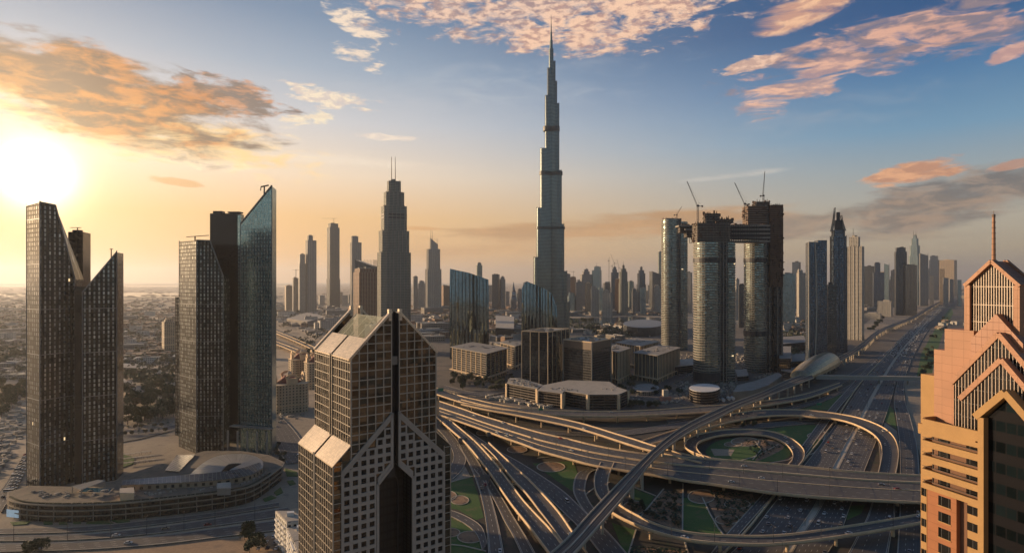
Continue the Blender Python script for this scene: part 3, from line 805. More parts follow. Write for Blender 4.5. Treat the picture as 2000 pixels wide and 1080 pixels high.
# ---- cars
PAINTS = [plain('car_white', (0.62, 0.60, 0.56), .3, .1, var=.05), plain('car_silver', (0.32, 0.32, 0.32), .28, .6, var=.05), plain('car_black', (0.02, 0.02, 0.022), .25, .2, var=.05),
          plain('car_red', (0.30, 0.03, 0.02), .3, .1, var=.05), plain('car_sand', (0.36, 0.29, 0.2), .3, .3, var=.05)]
GLASSK = plain('car_glass', (0.015, 0.017, 0.02), 0.08, .3, var=0)
TYRE = plain('tyre_rubber', (0.02, 0.02, 0.02), .8, var=0)
LAMPR = plain('tail_lamp', (0.35, 0.02, 0.01), .3, var=0)
LAMPW = plain('head_lamp', (0.7, 0.68, 0.6), .2, var=0)
def make_car(mat, long=4.6, hi=1.5, van=False):
    t = thing('car', 'x', 'car')
    L, W_ = long, 1.85
    m = MB()
    prof = [(-L/2, .35), (L/2, .35), (L/2, .72), (L/2 - .15, .85), (L/2 - 1.1, .95), (-L/2 + .9, .98), (-L/2 + .05, .9)]
    pr = [(p[0], p[1]) for p in prof]
    for sgn in (-1, 1):
        f = [(x, sgn * W_/2, z) for x, z in pr]
        m.face(f if sgn < 0 else f[::-1])
    for i in range(len(pr)):
        j = (i + 1) % len(pr)
        (x0, z0), (x1, z1) = pr[i], pr[j]
        m.face([(x0, W_/2, z0), (x1, W_/2, z1), (x1, -W_/2, z1), (x0, -W_/2, z0)][::-1])
    rx0, rx1 = (-L/2 + .15, L/2 - 1.2) if van else (-L/2 + 1.15, L/2 - 1.95)
    m.box((rx0 + rx1) / 2, 0, hi - .04, rx1 - rx0, W_ - .35, .07)
    m.build('body', mat, t)
    m = MB()
    b0, b1 = (-L/2 + .06, L/2 - .8) if van else (-L/2 + .55, L/2 - 1.15)
    lo_ = [(b0, -W_/2 + .06, .93), (b1, -W_/2 + .06, .93), (b1, W_/2 - .06, .93), (b0, W_/2 - .06, .93)]
    hi_ = [(rx0, -W_/2 + .2, hi - .05), (rx1, -W_/2 + .2, hi - .05), (rx1, W_/2 - .2, hi - .05), (rx0, W_/2 - .2, hi - .05)]
    for i in range(4):
        j = (i + 1) % 4; m.face([lo_[i], lo_[j], hi_[j], hi_[i]])
    m.build('window', GLASSK, t)
    for x in (-L/2 + .85, L/2 - .9):
        for y in (-W_/2 + .08, W_/2 - .08):
            m = MB(); m.tube((x, y - .11, .34), (x, y + .11, .34), .34, n=12); m.build('wheel', TYRE, t)
    for y in (-.65, .65):
        m = MB(); m.box(L/2, y, .58, .06, .36, .16); m.build('headlight', LAMPW, t)
        m = MB(); m.box(-L/2, y, .66, .06, .34, .16); m.build('tail_lamp', LAMPR, t)
    return t
rng = random.Random(7)
protos = [make_car(PAINTS[i]) for i in range(5)] + [make_car(PAINTS[0], 5.4, 2.1, True)]
kinds = ['white car', 'silver car', 'black car', 'dark red car', 'sand coloured car', 'white van']
used = set()
def put_car(k, p, ang, place, group):
    t = protos[k] if k not in used else copy_tree(protos[k])
    used.add(k)
    t.location = p; t.rotation_euler = (0, 0, ang)
    tag(t, f'{kinds[k]} {place}', 'van' if k == 5 else 'car', group)
    if k == 5: t.name = 'van'
    return t
def pick(): 
    return rng.choices(range(6), [38, 24, 14, 4, 10, 10])[0]
spots_used = []
def traffic(A, B, lanes, count, place, group, i0=0.0, i1=1.0, rev=False, dz=0.03):
    n = len(A) - 1; c = 0; tries = 0
    # sample by distance so that the near part is not crowded
    cum = [0.0]
    for i in range(n): cum.append(cum[-1] + (A[i+1] - A[i]).length)
    while c < count and tries < count * 12:
        tries += 1
        s = cum[-1] * (i0 + (i1 - i0) * rng.random())
        i = max(j for j in range(n) if cum[j] <= s)
        t = (s - cum[i]) / max(1e-6, cum[i+1] - cum[i])
        lane = rng.randrange(lanes); f = (lane + .5) / lanes
        p = lerp(lerp(A[i], B[i], f), lerp(A[i+1], B[i+1], f), t) + Vector((0, 0, dz))
        if any((p - q).length < 7.5 for q in spots_used): continue
        u = 1000 + F * p.x / p.y
        if p.y < 60 or abs(u - 1000) > 1010: continue
        spots_used.append(p)
        d = A[i+1] - A[i]; ang = atan2(d.y, d.x) + (pi if rev else 0)
        put_car(pick(), p, ang, place, group); c += 1
traffic(*rts['c1'], 6, 84, 'driving on the left half of the wide highway', 'cars on the left half of the highway', 0.0, 0.085)
traffic(*rts['c2'], 6, 84, 'driving on the right half of the wide highway', 'cars on the right half of the highway', 0.0, 0.085, True)
traffic(*rts['c3'], 3, 8, 'on the road under the lower flyover near the orange tower', 'cars under the lower flyover')
traffic(*rts['c4'], 3, 18, 'on the frontage road beside the orange tower', 'cars on the frontage road', 0, .6)
traffic(*rts['c0'], 2, 5, 'on the service road left of the highway wall', 'cars on the service road', 0, .4)
for key, ln, ct_, nm in (('main', 8, 16, 'on the widest double flyover'), ('back', 3, 4, 'on the rearmost long flyover'), ('second', 2, 2, 'on the narrow branching flyover'), ('outer', 2, 6, 'on the outer loop ramp'),
                         ('inner', 2, 3, 'on the inner oval loop ramp'), ('lower', 2, 3, 'on the lower sweeping flyover'), ('diag', 3, 2, 'on the straight diagonal flyover'), ('fork', 2, 1, 'on the forked diagonal flyover')):
    traffic(dk[key][1], dk[key][2], ln, ct_, nm, 'cars ' + nm, 0.05, .93, dz=.06)
traffic(*rts['r13'], 4, 4, 'on the broad road under the rail viaduct', 'cars on the broad ground road')
traffic(*rts['r11'], 2, 3, 'on the road beside the lawn at the gabled tower', 'cars beside the lawn')
traffic(*rts['b1'], 3, 3, 'on the middle carriageway of the boulevard', 'cars on the middle boulevard carriageway')
traffic(*rts['b2'], 4, 4, 'on the near carriageway of the boulevard', 'cars on the near boulevard carriageway')
traffic(*rts['b4'], 3, 7, 'on the street left of the curved podium', 'cars left of the curved podium')
traffic(*rts['b3'], 5, 5, 'on the street behind the solar roof', 'cars behind the solar roof')
# parked cars
for i in range(26):
    u, v = (12 + 36 * (i % 13) / 12 + (i // 13) * 8, 962 - 72 * (i % 13) / 12)
    x, y = G(u + 3, v); put_car(pick(), (x, y, layer() * 0 + 3.2 * 0 + 2.6 * 0 + 2.7 * 0 + _layer[0] + .02), radians(20), 'parked in the rows left of the curved podium', 'cars parked left of the podium')
for i in range(9):
    x, y = G(500 + (i % 3) * 16 + i, 1052 + (i // 3) * 11); put_car(pick(), (x, y, _layer[0] + .02), radians(100 + rng.uniform(-8, 8)), 'parked in the yard beside the small white block', 'cars parked by the small white block')

# ---- street lamps (one shape, two arms)
def make_lamp(h=11.0, white=False):
    t = thing('street_lamp', 'x', 'street lamp')
    m = MB(); m.tube((0, 0, 0), (0, 0, h), .16, .09, 7); m.build('pole', DARKM, t)
    m = MB(); m.tube((-1.9, 0, h + .15), (1.9, 0, h + .15), .07, n=5); m.build('arm', DARKM, t)
    for sx in (-1, 1):
        m = MB(); m.box(sx * 2.1, 0, h + .05, .9, .35, .16); m.build('lamp_head', STEEL, t)
    return t
lamp0 = make_lamp(); lamp_used = False
def lamps(A, B, f, count, where, i0=.05, i1=.95):
    global lamp_used
    n = len(A) - 1
    for k in range(count):
        i = int((i0 + (i1 - i0) * (k + .5) / count) * n)
        p = lerp(A[i], B[i], f); d = A[i+1] - A[i]
        t = lamp0 if not lamp_used else copy_tree(lamp0); lamp_used = True
        t.location = p; t.rotation_euler = (0, 0, atan2(d.y, d.x) + pi / 2)
        tag(t, f'dark double armed street lamp standing {where}', 'street lamp', f'street lamps {where}')
lamps(dk['main'][1], dk['main'][2], .46, 14, 'on the median of the widest flyover')
lamps(dk['main'][1], dk['main'][2], .985, 9, 'on the near edge of the widest flyover', .3, .95)
lamps(dk['back'][1], dk['back'][2], .98, 7, 'on the rearmost flyover')
lamps(dk['lower'][1], dk['lower'][2], .98, 7, 'on the lower sweeping flyover', .2, .95)
lamps(dk['diag'][1], dk['diag'][2], .03, 6, 'on the straight diagonal flyover')
lamps(dk['outer'][1], dk['outer'][2], .97, 6, 'on the outer loop ramp')
lamps(*[[p for p in q] for q in (rts['c1'][1], rts['c2'][0])], .5, 9, 'on the highway median', 0, .5)
lamps(*rts['b1'], 1.02, 7, 'on the boulevard median')
lamps(*rts['r13'], 0.0, 5, 'along the broad ground road')
# ================================================================ NEAR BUILDINGS
class Plane:
    """a vertical wall plane: origin, run direction s, outward normal n; built in the local frame of a building"""
    def __init__(s, o, sd):
        s.o = Vector(o); s.sd = Vector(sd).normalized(); s.n = Vector((s.sd.y, -s.sd.x))   # outward is to the right of travel
    def at(s, a, z=None, t=0.0):
        p = s.o + s.sd * a + s.n * t
        return Vector((p.x, p.y, z)) if z is not None else p
    def inv(s, u, v, t=0.0):
        """photo point -> (run, height) on the plane pushed out by t"""
        o = s.o + s.n * t
        k = (u - 1000) / F
        a = (k * o.y - o.x) / (s.sd.x - k * s.sd.y)
        return a, ZV(v, (o + s.sd * a).y)
def poly_on(m, P, pts, t):
    m.face([P.at(a, z, t) for a, z in pts], [(a, z) for a, z in pts])
def slab_on(m, P, pts, t0, t1):
    """solid outline (counter-clockwise seen from outside) between offsets t0 (back) and t1 (front)"""
    n = len(pts)
    m.face([P.at(a, z, t1) for a, z in pts], [(a, z) for a, z in pts])
    m.face([P.at(a, z, t0) for a, z in pts[::-1]], [(a, z) for a, z in pts[::-1]])
    for i in range(n):
        (a, z), (b, y) = pts[i], pts[(i + 1) % n]
        L = hypot(a - b, z - y)
        m.face([P.at(a, z, t0), P.at(b, y, t0), P.at(b, y, t1), P.at(a, z, t1)], [(0, 0), (L, 0), (L, t1 - t0), (0, t1 - t0)])
def rect_on(m, P, a0, a1, z0, z1, t0, t1):
    slab_on(m, P, [(a0, z0), (a1, z0), (a1, z1), (a0, z1)], t0, t1)
def bar_on(m, P, p, q, wd, t0, t1):
    """straight band on the wall from p to q (run, height)"""
    dx_, dz_ = q[0] - p[0], q[1] - p[1]; L = hypot(dx_, dz_); nx, nz = -dz_ / L * wd / 2, dx_ / L * wd / 2
    slab_on(m, P, [(p[0] - nx, p[1] - nz), (q[0] - nx, q[1] - nz), (q[0] + nx, q[1] + nz), (p[0] + nx, p[1] + nz)], t0, t1)

# ---------------------------------------------------------------- gabled tower in the middle foreground
def gabled_tower():
    t = thing('gabled_tower', 'dark glass tower with pale grid, twin pointed gables and golden roof panels', 'skyscraper', (-62.1, 235, 0))
    a36 = radians(36)
    o = Vector((0, 0)); sd = Vector((cos(a36), sin(a36))); td = Vector((-sin(a36), cos(a36)))
    W_, Dp = 37.3, 42.0
    front = Plane(o, sd)
    left = Plane(td * Dp, -td)                      # walking from the back corner to the front one; outward is left
    right = Plane(sd * W_, td)
    back = Plane(sd * W_ + td * Dp, -sd)
    P = lambda s_, t_, z: Vector((*(sd * s_ + td * t_), z))
    glass = facade('gable_glass', 3.6, 3.5, 0.97, 0.97, (0.13, 0.105, 0.075), (0.04, 0.03, 0.02), 0.05, 0.9, var=0.5, tilt=0.035)
    grid = plain('pale_mullion', (0.42, 0.36, 0.28), 0.5, 0.1, var=0.15)
    panel = plain('stone_panel', (0.36, 0.325, 0.275), 0.6, 0.0, var=0.2, scale=0.2)
    roofm = facade('metal_roof_panel', 1.2, 0.9, 0.96, 0.92, (0.72, 0.58, 0.42), (0.35, 0.28, 0.2), 0.35, 0.35, var=0.15, tilt=0.02)
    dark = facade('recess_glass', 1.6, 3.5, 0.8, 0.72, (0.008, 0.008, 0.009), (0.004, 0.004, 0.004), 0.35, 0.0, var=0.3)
    ze, zr, mid = 130.0, 148.9, W_ / 2
    # glazed body (behind the mullions)
    m = MB()
    slot = (mid - 1.7, mid + 1.7)
    for a0, a1 in ((0, slot[0]), (slot[1], W_)):
        zz = lambda a: ze + (zr - ze) * (1 - abs(a - mid) / mid)
        if a0 < mid:
            slab_on(m, front, [(a0, 0), (10.9, 0), (10.9, zz(10.9)), (a0, zz(a0))], -.5, 0)
            slab_on(m, front, [(10.9, 79.6), (a1, 86.2), (a1, zz(a1)), (10.9, zz(10.9))], -.5, 0)
        else:
            slab_on(m, front, [(W_ - 10.9, 0), (a1, 0), (a1, zz(a1)), (W_ - 10.9, zz(10.9))], -.5, 0)
            slab_on(m, front, [(a0, 86.2), (W_ - 10.9, 79.6), (W_ - 10.9, zz(10.9)), (a0, zz(a0))], -.5, 0)
    for a0, a1 in ((0, W_/2 - 1.2), (W_/2 + 1.2, W_)):
        slab_on(m, back, [(a0, 0), (a1, 0), (a1, zz(a1)), (a0, zz(a0))], -.5, 0)
    for a0, a1 in ((0.5, 19.6), (22.0, Dp - .5)):
        rect_on(m, left, a0, a1, 0, ze, -.5, 0); rect_on(m, right, a0, a1, 0, ze, -.5, 0)
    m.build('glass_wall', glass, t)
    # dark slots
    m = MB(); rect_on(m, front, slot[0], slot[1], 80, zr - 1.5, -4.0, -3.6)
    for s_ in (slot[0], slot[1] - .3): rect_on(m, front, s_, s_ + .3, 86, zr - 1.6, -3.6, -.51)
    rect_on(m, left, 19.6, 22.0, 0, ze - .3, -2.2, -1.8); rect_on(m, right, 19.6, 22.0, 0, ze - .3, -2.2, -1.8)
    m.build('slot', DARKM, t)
    # mullion grid
    m = MB()
    zc = lambda a: 86.9 + 19.6 * (min(a, W_ - a) + 3.4) / 20.4
    ac = lambda z: (z - 86.9) / 19.6 * 20.4 - 3.4
    nb = 5; bw = (slot[0]) / nb
    for side in (0, 1):
        for i in range(nb + 1):
            a = i * bw if side == 0 else slot[1] + i * (W_ - slot[1]) / nb
            a = min(max(a, .2), W_ - .2)
            rect_on(m, front, a - .2, a + .2, zc(a), zz(a) - .1, 0.003, .22)
    k = 0
    z = ze + 15.7
    while z > 60:
        half = mid if z <= ze else mid * (zr - z) / (zr - ze)
        for a0, a1 in ((mid - half, slot[0]), (slot[1], mid + half)):
            if z < 106:
                if a0 < mid: a1 = min(a1, ac(z))
                else: a0 = max(a0, W_ - ac(z))
            if a1 - a0 > .5: rect_on(m, front, a0, a1, z - .2, z + .2, 0.003, .18)
        if z <= ze:
            for pl in (left, right):
                for a0, a1 in ((0, 19.6), (22.0, Dp)): rect_on(m, pl, a0, a1, z - .14, z + .14, 0.003, .18)
        z -= 3.5
    for pl in (left, right):
        for a0, a1 in ((0, 19.6), (22.0, Dp)):
            for i in range(9):
                a = a0 + (a1 - a0) * i / 8
                rect_on(m, pl, a - .12 if i else a, a + .12 if i < 8 else a, 40, ze, 0.003, .22)
    for a in (19.3, 21.9): rect_on(m, left, a, a + .4, 40, ze, .01, .5)
    for i in range(11):
        a = W_ * i / 10
        rect_on(m, back, a - .15, a + .15, 60, zz(min(max(W_ - a, 0), W_)) - .2, 0.003, .2)
    m.build('mullion_grid', grid, t)
    # roof: eave panels, louvre field, gable copings
    def roof_face(m_, s0, s1, t0, t1, dz=0.0, th=.5):
        zf = lambda s_: ze + (zr - ze) * (1 - abs(s_ - mid) / mid) + dz
        q = [P(s0, t0, zf(s0)), P(s1, t0, zf(s1)), P(s1, t1, zf(s1)), P(s0, t1, zf(s0))]
        L = hypot(s1 - s0, zf(s1) - zf(s0))
        m_.face(q, [(0, t0), (L, t0), (L, t1), (0, t1)])
        b = [p - Vector((0, 0, th)) for p in q]
        m_.face(b[::-1])
        for i in range(4): m_.face([b[i], b[(i+1) % 4], q[(i+1) % 4], q[i]])
    for s0, s1 in ((-.4, 7.0), (W_ + .4, W_ - 7.0)):
        for t0, t1 in ((.9, 19.8), (21.8, Dp - .9)):
            m = MB(); roof_face(m, s0, s1, t0, t1); m.build('roof_panel', roofm, t)
    m = MB(); m.prism([tuple(sd * a + td * b) for a, b in ((.6, 1), (W_ - .6, 1), (W_ - .6, Dp - 1), (.6, Dp - 1))], ze - 4, ze - .6)
    m.build('roof_deck', CONC2, t)
    louv = plain('green_grey_louvre', (0.20, 0.23, 0.19), 0.4, 0.3, var=0.2)
    m = MB()
    for i in range(26):
        s0 = 7.3 + .32 * i
        zf = ze + (zr - ze) * (s0 / mid) - .35
        m.bar(P(s0, 4, zf), P(s0, Dp - 9, zf), .24, .12)
    m.build('louvre_field', louv, t)
    m = MB()
    for pts in ([(4.0, 7.3), (Dp - 9, 7.3)],):
        for tt_ in (4, Dp - 9):
            m.bar(P(7.2, tt_, ze + (zr - ze) * 7.2 / mid - .4), P(15.6, tt_, ze + (zr - ze) * 15.6 / mid - .4), .4, .6)
    for tt_ in (12, 20, 28): m.bar(P(7.2, tt_, ze + (zr - ze) * 7.2 / mid - .6), P(15.6, tt_, ze + (zr - ze) * 15.6 / mid - .6), .3, .3)
    m.build('louvre_frame', grid, t)
    m = MB(); cx = sd * 24 + td * 30; m.box(cx.x, cx.y, ze - .6, 9, 7, 11, a36); m.build('plant_room', ROOFL, t)
    for (t0, nm) in ((0, 'f'), (Dp, 'b')):
        m = MB()
        for s0, s1 in ((-.5, slot[0] + .1), (W_ + .5, slot[1] - .1)):
            za = ze - .3; zb = ze + (zr - ze) * (1 - abs(s1 - mid) / mid) + .3
            m.bar(P(s0, t0 + (.35 if t0 == 0 else -.35), za), P(s1, t0 + (.35 if t0 == 0 else -.35), zb), 1.7, .9, up=(0, 0, 1))
        for s1 in (slot[0] - .55, slot[1] + .55):
            q = sd * s1 + td * (t0 + (.5 if t0 == 0 else -.5))
            m.box(q.x, q.y, zr - 5, 1.3, 1.5, 4.6, a36)
        m.build('gable_coping', roofm, t)
    # lower wider block with its sloping shoulders
    e = 7.0; z1, z2 = 89.5, 96.5
    lo_p = Plane(-sd * e, sd)
    Wl = W_ + 2 * e
    m = MB()
    for s0, s1 in ((-e, 0.0), (W_, W_ + e)):
        q = [tuple(sd * a + td * b) for a, b in ((s0, 0), (s1, 0), (s1, Dp), (s0, Dp))]
        tops = [z1, z2, z2, z1] if s0 < 0 else [z2, z1, z1, z2]
        m.prism(q, 0, tops, top=False)
    m.build('lower_glass_wall', glass, t)
    for s0, s1, za, zb in ((-e - .3, -.02, z1, z2), (W_ + e + .3, W_ + .02, z1, z2)):
        for t0, t1 in ((-.3, 19.8), (21.6, Dp + .3)):
            m = MB(); q = [P(s0, t0, za), P(s1, t0, zb), P(s1, t1, zb), P(s0, t1, za)]
            if s0 > 0: q = q[::-1]
            q = [p + Vector((0, 0, .25)) for p in q]
            L = hypot(s1 - s0, zb - za)
            uv = [(0, t0), (L, t0), (L, t1), (0, t1)]
            m.face(q, uv); b = [p - Vector((0, 0, .5)) for p in q]; m.face(b[::-1])
            for i in range(4): m.face([b[i], b[(i+1) % 4], q[(i+1) % 4], q[i]])
            m.build('shoulder_roof', roofm, t)
    m = MB()
    lleft = Plane(-sd * e + td * Dp, -td); lright = Plane(sd * (W_ + e), td)
    z = z1 - .2
    while z > 20:
        for pl in (lleft, lright):
            for a0, a1 in ((0, 19.6), (22.0, Dp)): rect_on(m, pl, a0, a1, z - .14, z + .14, 0.003, .18)
        rect_on(m, front, -e, -3.6, z - .14, z + .14, 0.003, .18); rect_on(m, front, W_ + 3.6, W_ + e, z - .14, z + .14, 0.003, .18)
        z -= 3.5
    for pl in (lleft, lright):
        for a0, a1 in ((0, 19.6), (22.0, Dp)):
            for i in range(9):
                a = a0 + (a1 - a0) * i / 8
                rect_on(m, pl, a - .12 if i else a, a + .12 if i < 8 else a, 20, z1, 0.003, .22)
    for a in (-e, -e + .02 + 3.2, W_ + e - .3, W_ + 3.6): rect_on(m, front, a, a + .3, 20, z1 + (.5 if -e < a < W_ + e - 1 else 0), 0.003, .25)
    m.build('lower_mullion_grid', grid, t)
    m = MB(); rect_on(m, lleft, 19.6, 22.0, 0, z1 + .8, 0.004, .35); m.build('slot', DARKM, t)
    # framed zone with punched windows
    def col_zone(sgn):
        c = lambda a: mid + sgn * (a)
        return [c(22.1), c(1.65), c(7.4)]
    zone = [(-3.4, 0), (-3.4, 86.9), (17.0, 106.5), (17.0, 85.5), (10.9, 79.5), (10.9, 0)]
    cells = []
    m = MB()
    bay = 3.575; w_w, w_h = 2.1, 2.1
    for mir in (0, 1):
        Z = zone
        X_ = (lambda a: a) if not mir else (lambda a: W_ - a)
        for i in range(6):
            a0 = -3.4 + i * bay * .955; a1 = a0 + bay * .955
            j = 0
            while True:
                zt = 104.8 - 3.5 * j; zb = zt - 3.5; j += 1
                if zb < 30: break
                cx_, cz_ = (a0 + a1) / 2, (zt + zb) / 2
                if not all(inside((cx_ + p, cz_ + q), Z) for p in (-1.2, 1.2) for q in (-1.2, 1.2)): continue
                b0, b1 = sorted((X_(a0), X_(a1)))
                wx0, wx1 = cx_ - w_w / 2, cx_ + w_w / 2
                wx0, wx1 = sorted((X_(wx0), X_(wx1)))
                rect_on(m, front, b0, wx0, zb, zt, 0.004, .55); rect_on(m, front, wx1, b1, zb, zt, 0.004, .55)
                rect_on(m, front, wx0, wx1, zb, cz_ - w_h / 2, 0.004, .549); rect_on(m, front, wx0, wx1, cz_ + w_h / 2, zt, 0.004, .549)
                cells.append((wx0, wx1, cz_ - w_h / 2, cz_ + w_h / 2))
        for (p, q) in (((-3.4, 86.7), (17.0, 106.3)),):
            pts = [(X_(p[0]), p[1] - 1.9), (X_(q[0]), q[1] - 1.9), (X_(q[0]), q[1]), (X_(p[0]), p[1])]
            slab_on(m, front, pts if not mir else pts[::-1], 0.005, .5)
        pts = [(X_(10.9), 79.6), (X_(17.0), 85.6), (X_(17.0), 88.0), (X_(10.9), 82.0)]
        slab_on(m, front, pts if not mir else pts[::-1], 0.005, .5)
        # frame bands
        bb = [((-3.4, 30), (-3.4, 87.2)), ((-3.4, 86.9), (17.2, 106.7)), ((17.0, 107.0), (17.0, 85.5)), ((17.2, 85.7), (10.9, 79.4)), ((10.9, 79.8), (10.9, 30))]
        for p, q in bb:
            bar_on(m, front, (X_(p[0]), p[1]), (X_(q[0]), q[1]), 1.0, 0.006, .75)
    m.build('stone_frame', panel, t)
    wing = facade('punched_window', 1.05, 2.1, .94, .94, (0.012, 0.012, 0.012), (0.01, 0.01, 0.01), 0.08, 0.3, var=0.4, tilt=.02)
    cells.sort(key=lambda c: -c[2])
    for i, c in enumerate(cells[:100]):
        m = MB(); rect_on(m, front, c[0], c[1], c[2], c[3], 0.003, .08); m.build('window', wing, t)
    if cells[100:]:
        m = MB()
        for c in cells[100:]: rect_on(m, front, c[0], c[1], c[2], c[3], 0.003, .08)
        m.build('window', wing, t, kind='stuff')
    # dark arched recess
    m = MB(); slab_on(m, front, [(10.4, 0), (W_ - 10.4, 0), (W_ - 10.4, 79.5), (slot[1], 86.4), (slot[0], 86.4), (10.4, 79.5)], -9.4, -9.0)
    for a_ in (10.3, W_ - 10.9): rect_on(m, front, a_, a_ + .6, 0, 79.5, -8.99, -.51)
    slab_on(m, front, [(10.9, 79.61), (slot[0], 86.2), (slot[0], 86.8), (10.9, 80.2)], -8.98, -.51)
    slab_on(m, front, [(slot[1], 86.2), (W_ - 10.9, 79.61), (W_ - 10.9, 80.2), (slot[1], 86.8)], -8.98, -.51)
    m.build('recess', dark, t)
    m = MB()
    archp = [(14.0 + 0, 30)] + [(mid - 5.2 * cos(x), 75.5 + 5.2 * sin(x)) for x in [pi * i / 14 for i in range(15)]] + [(mid + 5.2, 30)]
    for i in range(len(archp) - 1):
        p, q = archp[i], archp[i+1]
        if i == 0: p = (mid - 5.2, 30)
        bar_on(m, front, p, q, .5, -8.9, -8.3)
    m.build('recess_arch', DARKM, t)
    return t
gabled_tower()

# ---------------------------------------------------------------- peach gabled tower at the right edge
def peach_tower():
    s_dir = Vector((0.301, -0.954))
    O = Vector((86.5, 110.0))
    t = thing('peach_tower', 'peach stone tower with stacked pointed gables, slender spire and yellow balconies at the right edge', 'skyscraper', (O.x, O.y, 0))
    P = Plane((0, 0), s_dir)
    Pw = Plane(O, s_dir)
    iv = lambda u, v, tt_: Pw.inv(u, v, tt_)
    peach = facade('peach_stone', 2.2, 1.6, .975, .965, (0.36, 0.175, 0.093), (0.22, 0.12, 0.07), .6, 0, .8, 0, var=.05, tilt=.004)
    peach_roof = facade('copper_peach_roof', 1.0, 1.4, .95, .95, (0.33, 0.15, 0.08), (0.14, 0.07, 0.045), .5, 0, .8, 0, var=.07, tilt=.004)
    cream = plain('yellow_render', (0.37, 0.215, 0.08), .75, var=.16, scale=.4)
    orange = plain('orange_render', (0.31, 0.12, 0.048), .75, var=.18, scale=.4)
    glass = facade('gable_window_glass', 1.1, 2.6, .93, .93, (0.05, 0.05, 0.05), (0.015, 0.015, 0.015), .06, .85, var=.6, tilt=.03)
    dglass = facade('dark_portal_glass', 1.7, 3.6, .9, .5, (0.012, 0.022, 0.026), (0.006, 0.006, 0.008), .06, .85, .12, .0, var=.7, tilt=.03)
    fin = plain('cream_fin', (0.48, 0.38, 0.29), .5, .1, var=.1)
    depth = 13.0; pd = 4.0
    # masses, front plane offsets
    T0, T1, T2, T3, T4 = 0.0, 1.2, 2.4, 3.6, 5.0
    # pavilion
    aL, zE = iv(1885, 557, T0); ax, zA = iv(1937, 509, T0); aR = 2 * ax - aL
    zb = 100.0
    m = MB()
    slab_on(m, P, [(aL + .9, zb), (aR - .9, zb), (aR - .9, zE), (ax, zA - .9), (aL + .9, zE)], -pd, -.35); m.build('pavilion_glass', glass, t)
    m = MB()
    n = 16
    for i in range(n):
        a = aL + 1.2 + (aR - aL - 2.4) * (i + .5) / n
        zt = zA - .7 - (zA - zE) * abs(a - ax) / (ax - aL)
        rect_on(m, P, a - .06, a + .06, zb, zt, -.345, -.22)
    m.build('fin', fin, t, kind='stuff')
    m = MB()
    for v in (560, 596, 630, 665):
        z = iv(1937, v, T0)[1]; rect_on(m, P, aL + 1, aR - 1, z - .05, z + .05, -.34, -.2)
    m.build('glazing_rail', fin, t)
    for s0, s1 in ((aL, aL + 1.0), (aR - 1.0, aR)):
        m = MB(); rect_on(m, P, s0, s1, zb, zE, -1.2, .25); m.build('corner_pier', peach, t)
        m = MB(); rect_on(m, P, s0, s1, zb, zE, -pd, -1.25); m.build('corner_pier', peach, t)
    m = MB()
    for a in (aL, aR):
        for t0, t1 in ((-.9, .35), (-pd, -pd + .6)):
            bar_on(m, P, (a, zE - .1), (ax, zA - .1), .62, t0, t1)
    m.build('gable_coping', peach, t)
    m = MB()
    for a in (aL - .1, aR + .1):
        q = [P.at(a, zE, -pd), P.at(a, zE, -.9), P.at(ax, zA - .12, -.9), P.at(ax, zA - .12, -pd)]
        m.face(q, [(0, 0), (pd, 0), (pd, 8), (0, 8)])
    m.build('roof', peach_roof, t)
    # spire
    q = P.at(ax, zA, -.5)
    zs = iv(1935, 425, -.5)[1]; zt = iv(1935, 412, -.5)[1]
    m = MB(); m.tube((q.x, q.y, zA - .8), (q.x, q.y, zs), .32, .22, 12); m.build('spire', peach, t)
    m = MB()
    for k in range(1, 8): 
        z = zA + (zs - zA) * k / 8; m.tube((q.x, q.y, z), (q.x, q.y, z + .1), .34, n=12)
    m.tube((q.x, q.y, zs), (q.x, q.y, zs + .5), .26, n=10); m.tube((q.x, q.y, zs + .5), (q.x, q.y, zt), .05, .03, 6)
    m.build('spire_collar', plain('dull_collar', (0.14, 0.09, 0.065), .6), t)
    # gables
    def gable(apu, apv, lu, lv, T, Tback, coping, mat, glassmat, zlow, fins=0, w_=.85, name='gable_coping', both=True):
        a, z = iv(apu, apv, T); al, zl = iv(lu, lv, T)
        ar = 2 * a - al
        m = MB(); slab_on(m, P, [(al + .5, zlow), (ar - .5, zlow), (ar - .5, zl - .3), (a, z - w_ * .9), (al + .5, zl - .3)], Tback, T - .25)
        m.build('gable_glass', glassmat, t)
        m = MB()
        bar_on(m, P, (al, zl), (a, z - w_ * .45), w_, Tback, T); bar_on(m, P, (a, z - w_ * .45), (ar, zl), w_, Tback, T + .004)
        m.build(name, mat, t)
        if fins:
            m = MB()
            for i in range(fins):
                x = al + .6 + (ar - al - 1.2) * (i + .5) / fins
                zz = z - w_ * 1.2 - (z - zl) * abs(x - a) / (a - al)
                if zz > zlow + .3: rect_on(m, P, x - .05, x + .05, zlow, zz, T - .245, T - .14)
            m.build('fin', fin, t, kind='stuff')
        return al, zl, a, z, ar
    # solid roof gable behind the first finned one
    a, z = iv(1945, 613, T1); al, zl = iv(1896, 662, T1); ar = 2 * a - al
    m = MB(); slab_on(m, P, [(al, 96), (ar, 96), (ar, zl), (a, z), (al, zl)], -.3, T1); m.build('stone_gable', peach_roof, t)
    zTe = iv(1793, 826, T4)[1] - .9
    g1_ = gable(1949, 648, 1856, 748, T2, -1, 1, peach, glass, zTe, fins=27)
    g2_ = gable(1954, 698, 1873, 779, T3, 1, 1, peach, glass, zTe, fins=22)
    # stepped stone masses on the left
    Tm = T1 - .3
    m = MB(); a0, z0 = iv(1845, 642, Tm); a1, _ = iv(1889, 642, Tm); rect_on(m, P, a0, a1 + 1.2, 90, z0, -depth + 2, Tm); m.build('stone_wing', peach, t)
